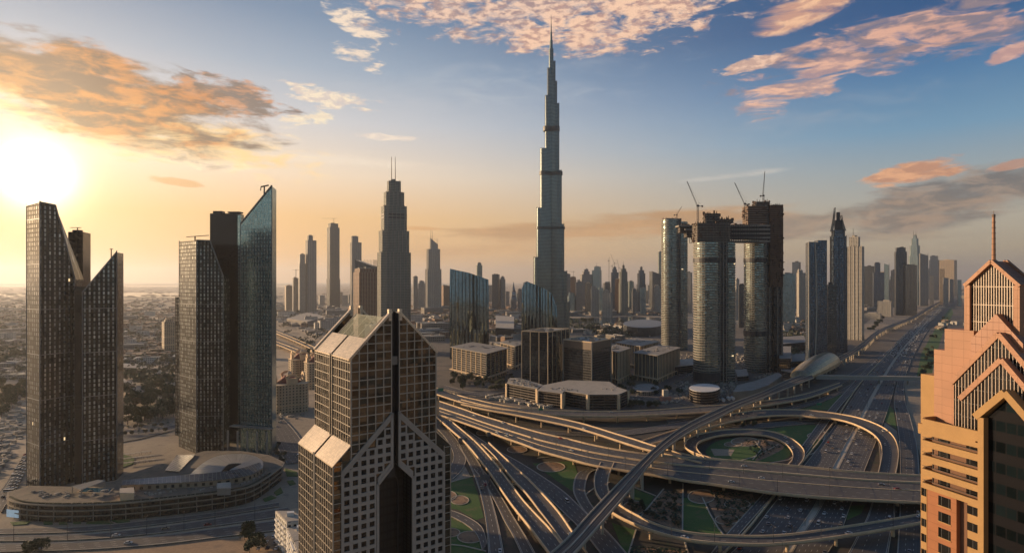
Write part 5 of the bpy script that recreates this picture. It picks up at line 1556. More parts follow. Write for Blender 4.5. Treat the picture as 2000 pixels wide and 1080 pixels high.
def tower(name, label, uL, uR, vt, vb, k='grey', rel=22, asp=.9, tiers=None, mast=None, fins=0, bands=0, plant=True, group=None, cat='skyscraper', shape='box', masts=None, crown=None):
    """a tower sited from its left/right edge, roof row and foot row in the photo.
       tiers: list of (width fraction, top row[, side shift fraction]) from the widest up"""
    Yb = H * F / (vb - VH); uc = (uL + uR) / 2; a = atan((uc - 1000) / F)
    Wv = (uR - uL) / F * Yb * cos(a)
    r = radians(rel)
    wd = Wv / (cos(r) + asp * abs(sin(r))); dp = wd * asp
    Yc = Yb + dp * .5
    wd *= Yc / Yb; dp *= Yc / Yb
    if shape in ('round', 'oval'): wd = Wv * Yc / Yb; dp = wd * asp
    x = UX(uc, Yc)
    t = thing(name, label, cat, (x, Yc, 0), -a + r, group)
    tiers = tiers or [(1.0, vt)]
    zs = [ZV(tt[1], Yc) for tt in tiers]
    mat = fmat(k) if isinstance(k, str) else k
    fm = FINM.get(k, CONC2) if isinstance(k, str) else CONC2
    def foot(fr, sh=0):
        if shape == 'round' or shape == 'oval': return ellipse(sh * wd, 0, wd / 2 * fr, dp / 2 * fr, 28)
        w2, d2 = wd / 2 * fr, dp / 2 * fr
        if shape == 'cham':
            c = w2 * .28
            return [(sh*wd - w2 + c, -d2), (sh*wd + w2 - c, -d2), (sh*wd + w2, -d2 + c), (sh*wd + w2, d2 - c), (sh*wd + w2 - c, d2), (sh*wd - w2 + c, d2), (sh*wd - w2, d2 - c), (sh*wd - w2, -d2 + c)]
        return [(sh*wd - w2, -d2), (sh*wd + w2, -d2), (sh*wd + w2, d2), (sh*wd - w2, d2)]
    m = MB(); z0 = 0; roof = MB()
    for i, tt in enumerate(tiers):
        fr, sh = tt[0], (tt[2] if len(tt) > 2 else 0)
        top = zs[i]
        if crown == 'slant' and i == len(tiers) - 1:
            f_ = foot(fr, sh); zt = [top + (0 if q[0] < sh * wd else -.16 * wd * 2.2) for q in f_]
            m.prism(f_, z0 - (1 if i else 0), zt, True)
        elif crown == 'slantR' and i == len(tiers) - 1:
            f_ = foot(fr, sh); zt = [top + (0 if q[0] > sh * wd else -.16 * wd * 2.2) for q in f_]
            m.prism(f_, z0 - (1 if i else 0), zt, True)
        elif crown == 'point' and i == len(tiers) - 1:
            f_ = foot(fr, sh); m.prism(f_, z0 - 1, z0 + (top - z0) * .35, False)
            zz = z0 + (top - z0) * .35
            for q in range(len(f_)):
                p0, p1 = f_[q], f_[(q+1) % len(f_)]; m.face([(*p0, zz), (*p1, zz), (sh * wd, 0, top)])
        else:
            m.prism(foot(fr, sh), z0 - (1 if i else 0), top, False)
            roof.prism(foot(fr * .985, sh), top - .8, top - .3); roof.prism(foot(fr, sh), top - .001, top, False, False, False)
        z0 = top
    m.build('facade', mat, t)
    top = zs[-1]; fr = tiers[-1][0]; sh = tiers[-1][2] if len(tiers[-1]) > 2 else 0
    if roof.f: roof.build('roof', ROOF, t)
    if plant and not crown:
        m = MB(); rg = random.Random(int(uL * 7 + vt))
        for _ in range(3): m.box(sh * wd + rg.uniform(-.25, .25) * wd * fr, rg.uniform(-.22, .22) * dp * fr, top - .5, wd * fr * rg.uniform(.2, .42), dp * fr * rg.uniform(.2, .4), rg.uniform(2.5, 6))
        m.build('roof_plant', fm, t)
    if fins:
        m = MB(); z0 = 0
        for i, tt in enumerate(tiers):
            f_ = foot(tt[0], tt[2] if len(tt) > 2 else 0)
            for q in range(len(f_)):
                p0, p1 = Vector(f_[q]), Vector(f_[(q+1) % len(f_)])
                nn = max(1, int((p1 - p0).length / fins))
                for j in range(nn):
                    p = p0.lerp(p1, (j + (0 if shape != 'box' else .0)) / nn); dd = (p1 - p0)
                    m.box(p.x, p.y, z0, .9, .9, zs[i] - z0 + (1.5 if j % 2 == 0 else 0), atan2(dd.y, dd.x))
            z0 = zs[i]
        m.build('fin', fm, t)
    if bands:
        m = MB(); z = bands
        zi = 0
        while z < top - 2:
            i = next(q for q in range(len(zs)) if z <= zs[q])
            tt = tiers[i]; f_ = foot(tt[0] * 1.012, tt[2] if len(tt) > 2 else 0)
            m.prism(f_, z, z + 1.0, True, True); z += bands
        m.build('floor_band', fm, t)
    for (mu, mv, r_) in (masts or ([(uc, mast, .8)] if mast else [])):
        zt = ZV(mv, Yc); lx = (mu - uc) / F * Yc * cos(a)
        m = MB(); m.tube((lx, 0, top - 4), (lx, 0, zt), r_, r_ * .5, 6); m.build('mast', DARKM, t)
    t['_w'] = wd; t['_d'] = dp; t['_top'] = top
    for kk in ('_w', '_d', '_top'):
        pass
    return t

def crane(label, u, v0, v1, vb_Y, jib_u, jib_v, z_base=None, group='tower cranes', back=6, r=.9):
    """tower crane: mast from row v0 (foot) to v1, jib tip at (jib_u, jib_v); stands at depth vb_Y"""
    Y = vb_Y; x = UX(u, Y); zb, zt = ZV(v0, Y), ZV(v1, Y)
    t = thing('tower_crane', label, 'crane', (x, Y, zb), 0, group)
    m = MB(); s = r
    h = zt - zb
    for dx_, dy_ in ((-s, -s), (s, -s), (s, s), (-s, s)): m.bar((dx_, dy_, 0), (dx_, dy_, h), .3, .3)
    z = 0
    while z < h - 2 * s:
        for (a, b) in (((-s, -s), (s, -s)), ((s, -s), (s, s)), ((s, s), (-s, s)), ((-s, s), (-s, -s))):
            m.bar((*a, z), (*b, z + 2 * s), .2, .2)
        z += 2 * s
    m.build('mast', DARKM, t)
    m = MB(); m.box(0, 0, h, 3 * s, 2.5 * s, 2.4 * s); m.build('cab', DARKM, t)
    jx, jz = UX(jib_u, Y) - x, ZV(jib_v, Y) - zb
    tip = Vector((jx, 0, jz)); root = Vector((0, 0, h + 1)); d = tip - root; L = d.length; d.normalize()
    m = MB(); nv = Vector((0, 1, 0)); up = d.cross(nv)
    for o_ in (nv * s * .8, -nv * s * .8, up * s * 1.4): m.bar(root + o_, tip + o_ * .3, .28, .28)
    k = 0; st_ = 2.2 * s
    while k * st_ < L - st_:
        p = root + d * (k * st_); q = root + d * ((k + 1) * st_); sg = 1 if k % 2 else -1
        m.bar(p + nv * s * .8 * sg, q + up * s * 1.3, .16, .16); k += 1
    m.build('jib', DARKM, t)
    m = MB(); bk = -Vector((d.x, 0, 0)).normalized() if abs(d.x) > .05 else Vector((1, 0, 0))
    m.bar(root, root + bk * back, .8, .8); m.box(root.x + bk.x * back, 0, root.z - 1.5, 2.2, 2, 2.6); m.build('counter_jib', DARKM, t)
    m = MB(); ap = root + Vector((bk.x * 2, 0, max(5 * s, 4))); m.bar(root, ap, .3, .3); m.bar(ap, tip, .12, .12); m.bar(ap, root + bk * back, .12, .12); m.build('tie', DARKM, t)
    return t

# ---------------------------------------------------------------- the tallest tower
def tallest():
    Yb = 1630.0; px = Yb / F; xc = UX(1076.5, Yb)
    t = thing('tallest_tower', 'tallest tower of all, slender stepped silver needle rising into the pink clouds', 'skyscraper', (xc, Yb, 0))
    mat = facade('silver_needle', 2.6, 3.7, .62, .60, (0.16, 0.21, 0.215), (0.185, 0.215, 0.21), .16, .8, .35, .5, var=.25, tilt=.02)
    z = lambda v: ZV(v, Yb)
    def lobe(m, ang, r0, r1, rad, z0, z1, n=12):
        a = radians(ang); d = Vector((cos(a), sin(a))); p = Vector((-d.y, d.x))
        c = d * (r1 - rad)
        pts = [tuple(-d * 2 - p * rad)] + [tuple(c + d * rad * cos(x) + p * rad * sin(x)) for x in [-pi/2 + pi * i / n for i in range(n + 1)]] + [tuple(-d * 2 + p * rad)]
        m.prism(pts, z0, z1, False)
        return pts
    ck = cos(radians(30))
    left = [(34, 503, 8.6), (28.4, 408, 8.0), (21, 292.6, 7.4), (11.5, 189, 6.0), (7, 135, 4.2)]
    right = [(33.5, 589, 9), (29, 530, 8.6), (23.5, 439, 8.0), (19, 335, 7.4), (14.5, 205, 6.4), (10.5, 161, 5.0), (7.5, 122, 3.6)]
    backw = [(32, 470, 8.6), (26, 370, 8), (18, 250, 7), (10, 150, 5)]
    roofs = MB(); fins = MB()
    for ang, ls in ((210, left), (330, right), (90, backw)):
        m = MB()
        for i, (r, v, rd) in enumerate(ls):
            R = r * px / (ck if ang != 90 else 1); rd *= px
            pts = lobe(m, ang, 0, R, rd, 0, z(v))
            roofs.prism(pts, z(v) - .5, z(v))
            for j in range(2, 12, 2):
                q = pts[j]; fins.box(q[0], q[1], 0, .9, .9, z(v) + 2)
        m.build('wing', mat, t)
    m = MB()
    core = [(8.5, 240), (6.6, 150), (4.6, 96), (3.0, 80), (2.0, 64)]
    for r, v in core:
        e = ellipse(0, 0, r * px, r * px, 16); m.prism(e, 0, z(v), False); roofs.prism(e, z(v) - .4, z(v))
    m.build('core', mat, t)
    roofs.build('terrace_roof', STEEL, t)
    fins.build('fin', STEEL, t)
    for vt_, vb_, rl, rr in ((249, 258, 14.5, 14.9), (337, 344, 22, 20.2), (444, 449, 29, 24.6)):
        m = MB()
        for ang, R, rd in ((210, rl * px / ck, 8.2 * px), (330, rr * px / ck, 8.2 * px)):
            lobe(m, ang, 0, R + .6, rd + .6, z(vb_), z(vt_)); pts = lobe(MB(), ang, 0, R + .6, rd + .6, 0, 1); m.prism(pts, z(vt_) - .1, z(vt_) + .01, True, False, False)
        m.build('mechanical_band', plain('band_grey', (0.09, 0.09, 0.085), .5, .4), t)
    m = MB(); m.tube((0, 0, z(66)), (0, 0, z(48)), 1.8, 1.1, 8); m.tube((0, 0, z(48)), (0, 0, z(29)), .9, .35, 6); m.build('spire', STEEL, t)
tallest()

# ---------------------------------------------------------------- stepped tower with twin masts
tw = tower('stepped_tower', 'big stepped stone and glass tower with two thin masts behind the gabled tower', 735, 804, 355, 690, 'stone', rel=14, asp=.85, shape='cham',
      tiers=[(1.0, 494), (.90, 452), (.76, 404), (.60, 377), (.40, 355)], masts=[(764.5, 307, 1.1), (772, 306, 1.1)], fins=7.5)
m = MB()
for v, fr in ((418, .775), (424, .775)): 
    w2 = tw['_w'] / 2 * fr; d2 = tw['_d'] / 2 * fr
    m.box(0, 0, ZV(v + 4, tw.location.y), w2 * 2, d2 * 1.4, 3.5); m.box(0, 0, ZV(v + 4, tw.location.y) + .01, w2 * 1.4, d2 * 2, 3.4)
m.build('mechanical_band', DARKM, tw)
tower('glass_slab', 'dark glass slab with slanting roof peeping behind the brown block', 694, 738, 508, 640, 'dark', rel=-16, crown='slant', fins=9)
tower('brown_block', 'reddish brown gridded block beside the stepped tower with two masts', 690, 740, 528, 655, 'brown', rel=24, asp=.7, tiers=[(1, 532), (.9, 525)], fins=8)
tower('slim_tower', 'slim grey tower with curved shoulder left of the brown block', 684, 706, 462, 612, 'grey', rel=12, tiers=[(1, 474), (.62, 462, -.12)], fins=8)
tower('slim_tower', 'dark unfinished tower topped by a single horizontal crane on the left skyline', 638, 664, 436, 602, 'dark', rel=18, tiers=[(1, 545), (.93, 445), (.72, 437)], fins=9, bands=55)
crane('small crane with a long level jib on the dark unfinished tower', 652, 437, 427, H * F / (602 - 548) + 20, 628, 426.5, r=.9, back=14, group=None)
tower('slim_tower', 'slim pale tower with a little cap left of the dark unfinished tower', 597, 618, 461, 612, 'grey', rel=15, tiers=[(1, 470), (.5, 461, -.1)], fins=8)
tower('slim_tower', 'hazy stepped tower left of the slim capped tower', 583, 597, 497, 612, 'pale', rel=10, tiers=[(1, 515), (.82, 497)])
tower('slim_tower', 'hazy tower under construction with crane, second from the left of its cluster', 571, 583, 543, 610, 'grey', rel=12)
tower('slim_tower', 'shortest hazy tower at the left end of the far left cluster', 556, 572, 558, 608, 'sand', rel=12)
crane('hazy crane over the far left cluster of towers', 578, 545, 528, 2700, 571, 527, r=1.2, back=10, group=None)
tower('hotel_tower', 'cream tower with a quarter dome crown and twin needles right of the stepped tower', 831, 862, 466, 612, 'pale', rel=0, asp=.8, shape='cham',
      tiers=[(1.0, 526), (.84, 487), (.5, 466, .03)], masts=[(841.5, 449, 1.1), (844.5, 450, .8)], fins=8, crown='slant')
for i, (uL, uR, vt, k, lab, sh) in enumerate([
    (806, 816, 540, 'grey', 'small hazy tower just right of the big stepped tower', 0), (817, 831, 549, 'pale', 'pale hazy tower left of the domed hotel tower', 0),
    (862, 879, 558, 'brown', 'low dull brown tower between the domed hotel and the slanted glass tower', 0), (930, 942, 514, 'green', 'thin green tower rising behind the slanted glass tower', 0),
    (961, 976, 536, 'dark', 'dark twin slab right of the thin green tower', 0), (976, 987, 541, 'grey', 'curved pale fronted slab touching the dark twin slab', 0),
    (997, 1009, 549, 'navy', 'small bluish tower left of the split glass tower', 0), (1021, 1029, 552, 'pale', 'small pale tower touching the split glass tower', 0),
    (1011, 1019, 565, 'grey', 'lowest hazy tower left of the split glass tower', 0)]):
    tower('distant_tower', lab, uL, uR, vt, 604, k, rel=[12, -14, 20][i % 3], tiers=[(1, vt + 4), (.7, vt)] if i % 2 else None, crown='point' if i == 6 else None)

# ---------------------------------------------------------------- far cluster right of the tallest tower
BB = [(1105, 1114, 535, 606, 'grey', 0, 'slim grey tower touching the right edge of the tallest tower'),
      (1113, 1125, 541, 600, 'brown', 0, 'brownish unfinished tower behind the teal domed block'),
      (1108, 1125, 572, 612, 'teal', 1, 'teal block with curved top beside the foot of the tallest tower'),
      (1124, 1137, 551, 612, 'grey', 0, 'grey tower between the teal block and the wide notched tower'),
      (1133, 1156, 526, 600, 'grey', 2, 'wide notched tower with a block on its middle'),
      (1156, 1175, 521, 600, 'teal', 3, 'blue green slab with a raised glass cap'),
      (1143, 1156, 553, 612, 'sand', 0, 'sandy slab before the wide notched tower'),
      (1154, 1170, 560, 618, 'pale', 4, 'pale front lit twin block before the blue green slab'),
      (1169, 1178, 562, 614, 'teal', 0, 'narrow teal slab right of the pale twin block'),
      (1177, 1196, 567, 620, 'pale', 4, 'pair of pale blocks under the two thin cranes'),
      (1178, 1192, 553, 598, 'dark', 0, 'dark hazy block behind the pair of pale blocks'),
      (1193, 1208, 522, 606, 'navy', 2, 'dark unfinished tower carrying red cranes'),
      (1208, 1227, 519, 616, 'stone', 5, 'tallest crowned stone tower in the middle of the far cluster'),
      (1201, 1212, 545, 614, 'brown', 0, 'brown topped tower squeezed left of the crowned stone tower'),
      (1227, 1238, 550, 606, 'green', 0, 'greenish slab right of the crowned stone tower'),
      (1234, 1247, 564, 612, 'grey', 4, 'low grey slab left of the second crowned tower'),
      (1243, 1262, 522, 612, 'navy', 5, 'second crowned tower with a dark cap, right part of the far cluster'),
      (1250, 1262, 562, 616, 'teal', 0, 'pale teal block at the foot of the second crowned tower'),
      (1268, 1291, 530, 604, 'dark', 6, 'dark tower with a sweeping curved shoulder left of the round tower'),
      (1276, 1291, 558, 612, 'pale', 1, 'pale domed block before the dark curved tower'),
      (1285, 1297, 492, 596, 'green', 0, 'pale green slab behind the round tower under the bridge tip'),
      (1339, 1352, 532, 612, 'grey', 0, 'grey slab seen through the gap left of the middle bridge tower'),
      (1436, 1444, 545, 625, 'pale', 0, 'pale slab seen in the gateway of the bridge towers'),
      (1442, 1456, 556, 640, 'dark', 0, 'dark slab seen in the right of the gateway'),
      (1522, 1553, 535, 640, 'teal', 0, 'blue green block right of the bridge towers'),
      (1547, 1564, 512, 606, 'navy', 0, 'blue slab with sloped cap left of the white framed tower'),
      (1556, 1573, 528, 625, 'pale', 4, 'white and grey residential slab left of the white framed tower')]
for i, (uL, uR, vt, vb, k, st_, lab) in enumerate(BB):
    kw = {}
    if st_ == 1: kw = dict(shape='round', tiers=[(1, vt + 6), (.75, vt)])
    if st_ == 2: kw = dict(tiers=[(1, vt + 10), (.62, vt + 4), (.4, vt)])
    if st_ == 3: kw = dict(tiers=[(1, vt + 7), (.7, vt, .1)])
    if st_ == 4: kw = dict(tiers=[(1, vt + 5), (.6, vt, -.15)], fins=10)
    if st_ == 5: kw = dict(tiers=[(1, vt + 34), (.86, vt + 12), (.6, vt + 6), (.25, vt)], shape='cham', fins=12)
    if st_ == 6: kw = dict(crown='slant')
    tower('distant_tower', lab, uL, uR, vt, vb, k, rel=[14, -18, 25, 8][i % 4], asp=.8, mast=(vt - 9 if i in (4, 5, 12) else None), **kw)
crane('thin crane standing alone left of the dark unfinished far tower', 1189.5, 567, 510, 2900, 1190.5, 501, r=1.4, back=5, group=None)
crane('left of two thin cranes on the dark unfinished far tower', 1200, 522, 515, 3280, 1193, 496, r=1.3, back=9, group=None)
crane('right of two thin cranes on the dark unfinished far tower', 1209, 540, 524, 3280, 1205, 506, r=1.3, back=8, group=None)
crane('little crane on the brownish unfinished far tower', 1120, 541, 531, 3600, 1112, 531, r=1.2, back=8, group=None)
crane('thin faint crane behind the stepped notched towers', 1196, 530, 520, 3300, 1201, 512, r=1.2, back=7, group=None)

# second ring of small hazy towers filling the skyline
rg = random.Random(21); n_ = 0
for (u0, u1, cnt, v0, v1) in [(1100, 1292, 34, 545, 572), (805, 880, 7, 560, 575), (940, 1042, 10, 556, 574), (1520, 1575, 8, 530, 560), (1686, 1760, 9, 530, 556), (1800, 1870, 7, 520, 548), (1340, 1356, 2, 545, 560), (620, 690, 6, 570, 582)]:
    for i in range(cnt):
        u = u0 + (u1 - u0) * (i + rg.random()) / cnt; wd_ = rg.uniform(6, 12)
        tower('distant_tower', ['pale', 'grey', 'bluish', 'brownish'][i % 4] + ' little tower in the ' + ('hazy row behind the far cluster' if u0 == 1100 else 'faint hazy skyline beyond the nearer towers'), u, u + wd_, rg.uniform(v0, v1), rg.uniform(582, 600),
              ['pale', 'grey', 'teal', 'sand'][i % 4], rel=rg.uniform(-25, 25), plant=False, tiers=None,
              group='hazy ' + ['pale', 'grey', 'bluish', 'brownish'][i % 4] + (' towers behind the far cluster' if u0 == 1100 else ' towers of the faint skyline'))

# ---------------------------------------------------------------- right hand towers along the highway
t = tower('framed_tower', 'dark glass tower with curving pale frame lines, leftmost of the row by the highway', 1573, 1615, 474, 708, 'navy', rel=16, asp=.75, tiers=[(1, 474)], plant=False)
w_, d_, tp = t['_w'], t['_d'], t['_top']
m = MB()
for f in (-.5, -.18):
    P_ = [(f * w_ + (3 * sin(pi * k / 10) if f > -.4 else 0), -d_ / 2 - .5, tp * k / 10 + (1 if k == 10 else 0)) for k in range(11)]
    for k in range(10): m.bar(P_[k], P_[k+1], 2.4, 1.6, up=(0, 1, 0))
m.bar((-.5 * w_, -d_ / 2 - .5, tp), (-.18 * w_, -d_ / 2 - .5, tp), 2.2, 1.6); m.build('stone_frame', ROOFL, t)
m = MB(); m.box(w_ * .25, 0, tp - 1, w_ * .5, d_, 5); m.build('roof_screen', fmat('navy'), t)
t = tower('crown_tower', 'dark tower with curved claw crown and side shoulders by the highway', 1619, 1655, 450, 688, 'navy', rel=8, asp=.9, shape='cham',
      tiers=[(1.0, 560), (.92, 462), (.74, 450)], fins=9, plant=False)
w_, d_, tp = t['_w'], t['_d'], t['_top']; yc = t.location.y
m = MB()
for sx, hh, cx_ in ((-1, ZV(405, yc) - tp, -.30), (1, ZV(420, yc) - tp, .28)):
    for yy in (-.3, .3):
        P_ = [(cx_ * w_ + sx * w_ * .09 * (1 - (1 - k / 8) ** 2) * -1 * (1 if sx < 0 else 1) + sx * w_ * .1 * (1 - k / 8), yy * d_, tp - 2 + hh * k / 8) for k in range(9)]
        for k in range(8): m.bar(P_[k], P_[k+1], 3.4 - .28 * k, 4.4 - .36 * k)
    for k in range(0, 9, 2): m.bar((P_[k][0], -.3 * d_, P_[k][2]), (P_[k][0], .3 * d_, P_[k][2]), 1.2, 1.2)
m.build('crown', CONC2, t)
m = MB(); m.box(0, 0, tp - 3, w_ * .42, d_ * .5, (ZV(428, yc) - tp)); m.box(0, 0, tp, w_ * .2, d_ * .3, (ZV(415, yc) - tp)); m.build('crown_core', DARKM, t)
tower('glass_slab', 'low dark slab with pale top rail standing before the claw crowned tower', 1612, 1634, 556, 694, 'dark', rel=20, asp=.9)
t = tower('white_tower', 'tall white punched window tower with a mast, right of the claw crowned tower', 1653, 1688, 482, 664, 'pale', rel=-18, asp=.55, tiers=[(1, 482), (.62, 463, -.05)], masts=[(1666, 446, 1.0)], fins=0)
m = MB(); w_, d_ = t['_w'], t['_d']
for f in (-.5, -.25, 0, .25, .5): m.box(f * w_, -d_ / 2 - .4, 0, 1.3, 1.0, ZV(482, t.location.y) + 3)
m.build('pier', ROOFL, t)
RR = [(1688, 1708, 520, 600, 'dark', 0, 'dark slab with sloped top behind the white punched window tower'),
      (1704, 1727, 514, 602, 'navy', 3, 'dark pointed pair right of the white punched window tower'),
      (1727, 1737, 515, 606, 'teal', 6, 'narrow pale curved sail like tower'),
      (1740, 1749, 528, 600, 'navy', 0, 'small blue slab left of the white capped tower'),
      (1747, 1771, 484, 616, 'dark', 2, 'dark tower with white bands and cap by the highway bend'),
      (1768, 1791, 518, 617, 'dark', 0, 'plain dark slab before the twin spired tower'),
      (1774, 1800, 460, 596, 'teal', 5, 'blue glass tower with twin spires and stepped crown'),
      (1795, 1813, 495, 598, 'grey', 6, 'grey slab touching the twin spired tower'),
      (1815, 1834, 500, 586, 'navy', 2, 'isolated blue tower with pale cap nearest the beige slab'),
      (1834, 1869, 508, 578, 'sand', 0, 'broad beige slab closing the row at the far end of the highway')]
for i, (uL, uR, vt, vb, k, st_, lab) in enumerate(RR):
    kw = dict(fins=14)
    if st_ == 2: kw.update(tiers=[(1, vt + 8), (.8, vt)], bands=60)
    if st_ == 3: kw.update(tiers=[(1, vt + 18), (.5, vt, -.1)])
    if st_ == 5: kw.update(tiers=[(1, vt + 40), (.8, vt + 20), (.55, vt + 6), (.3, vt)], shape='cham', masts=[(1784, 450, 1.5), (1789, 452, 1.5)])
    if st_ == 6: kw.update(crown='slant')
    tower('highway_tower', lab, uL, uR, vt, vb, k, rel=[-14, 10, -8][i % 3], asp=.8, mast=(497 if i == 9 else None), **kw)
t = tower('office_block', 'small white framed office block in front of the row by the rail viaduct', 1714, 1743, 588, 618, 'pale', rel=-10, asp=.6, cat='building', fins=16)
tower('office_block', 'long low pale shed left of the small white framed office block', 1686, 1722, 612, 624, 'pale', rel=-10, asp=.4, cat='building')
tower('haze_slab', 'lone hazy grey block in the desert plain between the two bladed towers', 316, 346, 625, 690, 'sand', rel=14, asp=.8, cat='building', tiers=[(1, 628), (.55, 624, -.1)], bands=18)

# ---------------------------------------------------------------- slanted curved glass towers
def sail(label, u0, u1, top, vb, bulge, group=None, lean=0.0):
    """glass tower whose front is a gentle curve; top: list of (fraction, row) along the crest"""
    Y = H * F / (vb - VH); a = atan(((u0 + u1) / 2 - 1000) / F)
    wd = (u1 - u0) / F * Y
    t = thing('slanted_glass_tower', label, 'skyscraper', (UX((u0 + u1) / 2, Y + 10), Y + 10, 0), -a * .6)
    mat = facade('sail_glass', 3.0, 4.0, .95, .95, (0.20, 0.28, 0.32), (0.05, 0.06, 0.065), .05, 1.0, .3, .5, var=.22, tilt=.005)
    n = 22; dp = wd * .45
    def zt(f):
        for (f0, v0), (f1, v1) in zip(top[:-1], top[1:]):
            if f <= f1: return ZV(v0 + (v1 - v0) * (f - f0) / (f1 - f0), Y)
        return ZV(top[-1][1], Y)
    rows = 14
    m = MB(); fin = MB()
    def front(f, h):   # h 0..1 of local height
        z = zt(f) * h
        x = (f - .5) * wd * (1 + bulge * sin(pi * min(1, h * .9 + .05))) + lean * wd * (h - .5) * (f - .3)
        y = -dp / 2 - 4 * sin(pi * f) - bulge * wd * .6 * sin(pi * h)
        return (x, y, z)
    for i in range(n):
        f0, f1 = i / n, (i + 1) / n
        for j in range(rows):
            h0, h1 = j / rows, (j + 1) / rows
            q = [front(f0, h0), front(f1, h0), front(f1, h1), front(f0, h1)]
            # faceted sheets: alternate panels pleat slightly
            if i % 2: q = [(x, y - .8 * (k in (1, 2)), z) for k, (x, y, z) in enumerate(q)]
            else: q = [(x, y - .8 * (k in (0, 3)) , z) for k, (x, y, z) in enumerate(q)]
            m.face(q, [(f0 * wd, q[0][2]), (f1 * wd, q[1][2]), (f1 * wd, q[2][2]), (f0 * wd, q[3][2])])
    for j in range(rows):
        for side, f in ((0, 0.0), (1, 1.0)):
            h0, h1 = j / rows, (j + 1) / rows
            a_, b_ = front(f, h0), front(f, h1)
            q = [(a_[0] * .96, dp / 2, a_[2]), a_, b_, (b_[0] * .96, dp / 2, b_[2])]
            if side: q = q[::-1]
            m.face(q, [(0, q[0][2]), (dp, q[1][2]), (dp, q[2][2]), (0, q[3][2])])
    m.build('glass_wall', mat, t)
    m = MB()
    A = [front(i / n, 1) for i in range(n + 1)]
    for i in range(n):
        a_, b_ = A[i], A[i+1]
        m.face([a_, b_, (b_[0] * .96, dp / 2, b_[2] - 2), (a_[0] * .96, dp / 2, a_[2] - 2)])
        m.face([(b_[0] * .96, dp / 2, 0), (a_[0] * .96, dp / 2, 0), (a_[0] * .96, dp / 2, a_[2] - 2), (b_[0] * .96, dp / 2, b_[2] - 2)])
    m.build('roof', DARKM, t)
    m = MB()
    for i in range(n + 1):
        for j in range(rows):
            p, q = front(i / n, j / rows), front(i / n, (j + 1) / rows)
            o_ = -1.0
            m.bar((p[0], p[1] + o_, p[2]), (q[0], q[1] + o_, q[2]), .35, .9, up=(0, 1, 0))
    m.build('fin', DARKM, t)
    return t
sail('dark glass tower with a slanting pleated crest reflecting the sky, left of the tallest tower', 880, 954, [(0, 525), (.5, 533), (1, 546)], 700, .03)
sail('black faceted glass tower with a curved falling crest in front of the tallest tower', 1020, 1086, [(0, 562), (.12, 549), (.6, 562), (.85, 572), (1, 600)], 706, .04, lean=.05)

# ---------------------------------------------------------------- dark office boxes and their podium
def block(name, label, corners, vt, mat, piers=0, pier_mat=None, vroof=None, parapet=1.2, cat='building', base=None, crownh=0, rim=None, basez=0):
    """corners: ground points (u, v) of the visible left, near and right corners; roof row vt at the near corner"""
    g = [Vector(G(u, v, basez)) for u, v in corners]
    o = g[1]
    top = ZV(vt, o.y)
    t = thing(name, label, cat, (o.x, o.y, basez))
    h = top - basez
    q = [g[0] - o, Vector((0, 0)), g[2] - o, g[0] + g[2] - 2 * o]
    q = [tuple(p) for p in q]; q = ccw(q)
    m = MB(); m.prism(q, 0, h - .5, False); m.build('facade', mat, t)
    c = (Vector(q[0]) + Vector(q[2])) / 2
    m = MB(); m.prism([tuple(c + (Vector(p) - c) * .97) for p in q], h - 1.5, h - .8); m.build('roof', ROOFL if rim is None else rim, t)
    pm = pier_mat or CONC
    m = MB()
    for i in range(4):
        a, b = Vector(q[i]), Vector(q[(i+1) % 4]); m.bar((*a, h - .4), (*b, h - .4), .9, 1.4)
    m.build('roof_rim', pm, t)
    if piers:
        m = MB()
        for i in range(4):
            a, b = Vector(q[i]), Vector(q[(i+1) % 4]); L = (b - a).length; n = max(1, round(L / piers))
            for k in range(n):
                p = a.lerp(b, k / n); m.box(p.x, p.y, 0, 1.2, 1.2, h - .8, atan2((b - a).y, (b - a).x))
        m.build('pier', pm, t)
    rg = random.Random(int(corners[0][0]))
    m = MB()
    for _ in range(16):
        f, e_ = rg.uniform(.15, .85), rg.uniform(.15, .85)
        p = Vector(q[0]) * (1 - f) * (1 - e_) + Vector(q[1]) * f * (1 - e_) + Vector(q[2]) * f * e_ + Vector(q[3]) * (1 - f) * e_
        m.box(p.x, p.y, h - 1, rg.uniform(2, 7), rg.uniform(2, 6), rg.uniform(1.2, 3.2), atan2(q[1][1], q[1][0]))
    m.build('roof_plant', CONC2, t)
    return t, q, h
boxA = facade('smoky_box_glass', 1.7, 3.8, .93, .88, (0.13, 0.15, 0.165), (0.02, 0.02, 0.02), .08, .9, var=.4, tilt=.02)
boxB = facade('smoky_box_grid', 2.6, 3.8, .9, .8, (0.12, 0.125, 0.13), (0.06, 0.055, 0.05), .12, .85, var=.3, tilt=.02)
ribbon_ = facade('ribbon_window_wall', 14.0, 3.4, .97, .62, (0.03, 0.03, 0.03), (0.105, 0.08, 0.06), .15, .7, var=.5, tilt=.02)
block('dark_office_box', 'tall black glass box with thin pale verticals on the office podium', [(1019, 752), (1070, 756), (1112, 742)], 648, boxA, piers=14)
tB, qB, hB = block('dark_office_box', 'brown topped gridded glass box right of the taller black one', [(1100, 754), (1156, 764), (1193, 752)], 668, boxB, piers=0)
m = MB(); c = (Vector(qB[0]) + Vector(qB[2])) / 2; m.prism([tuple(c + (Vector(p) - c) * 1.004) for p in qB], hB - 12, hB - 1.2, False); m.build('top_band', plain('brown_band', (0.15, 0.105, 0.07), .6), tB)
for p in qB:
    m = MB(); m.box(p[0], p[1], 0, 1.8, 1.8, hB - 1); m.build('corner_pier', CONC2, tB)
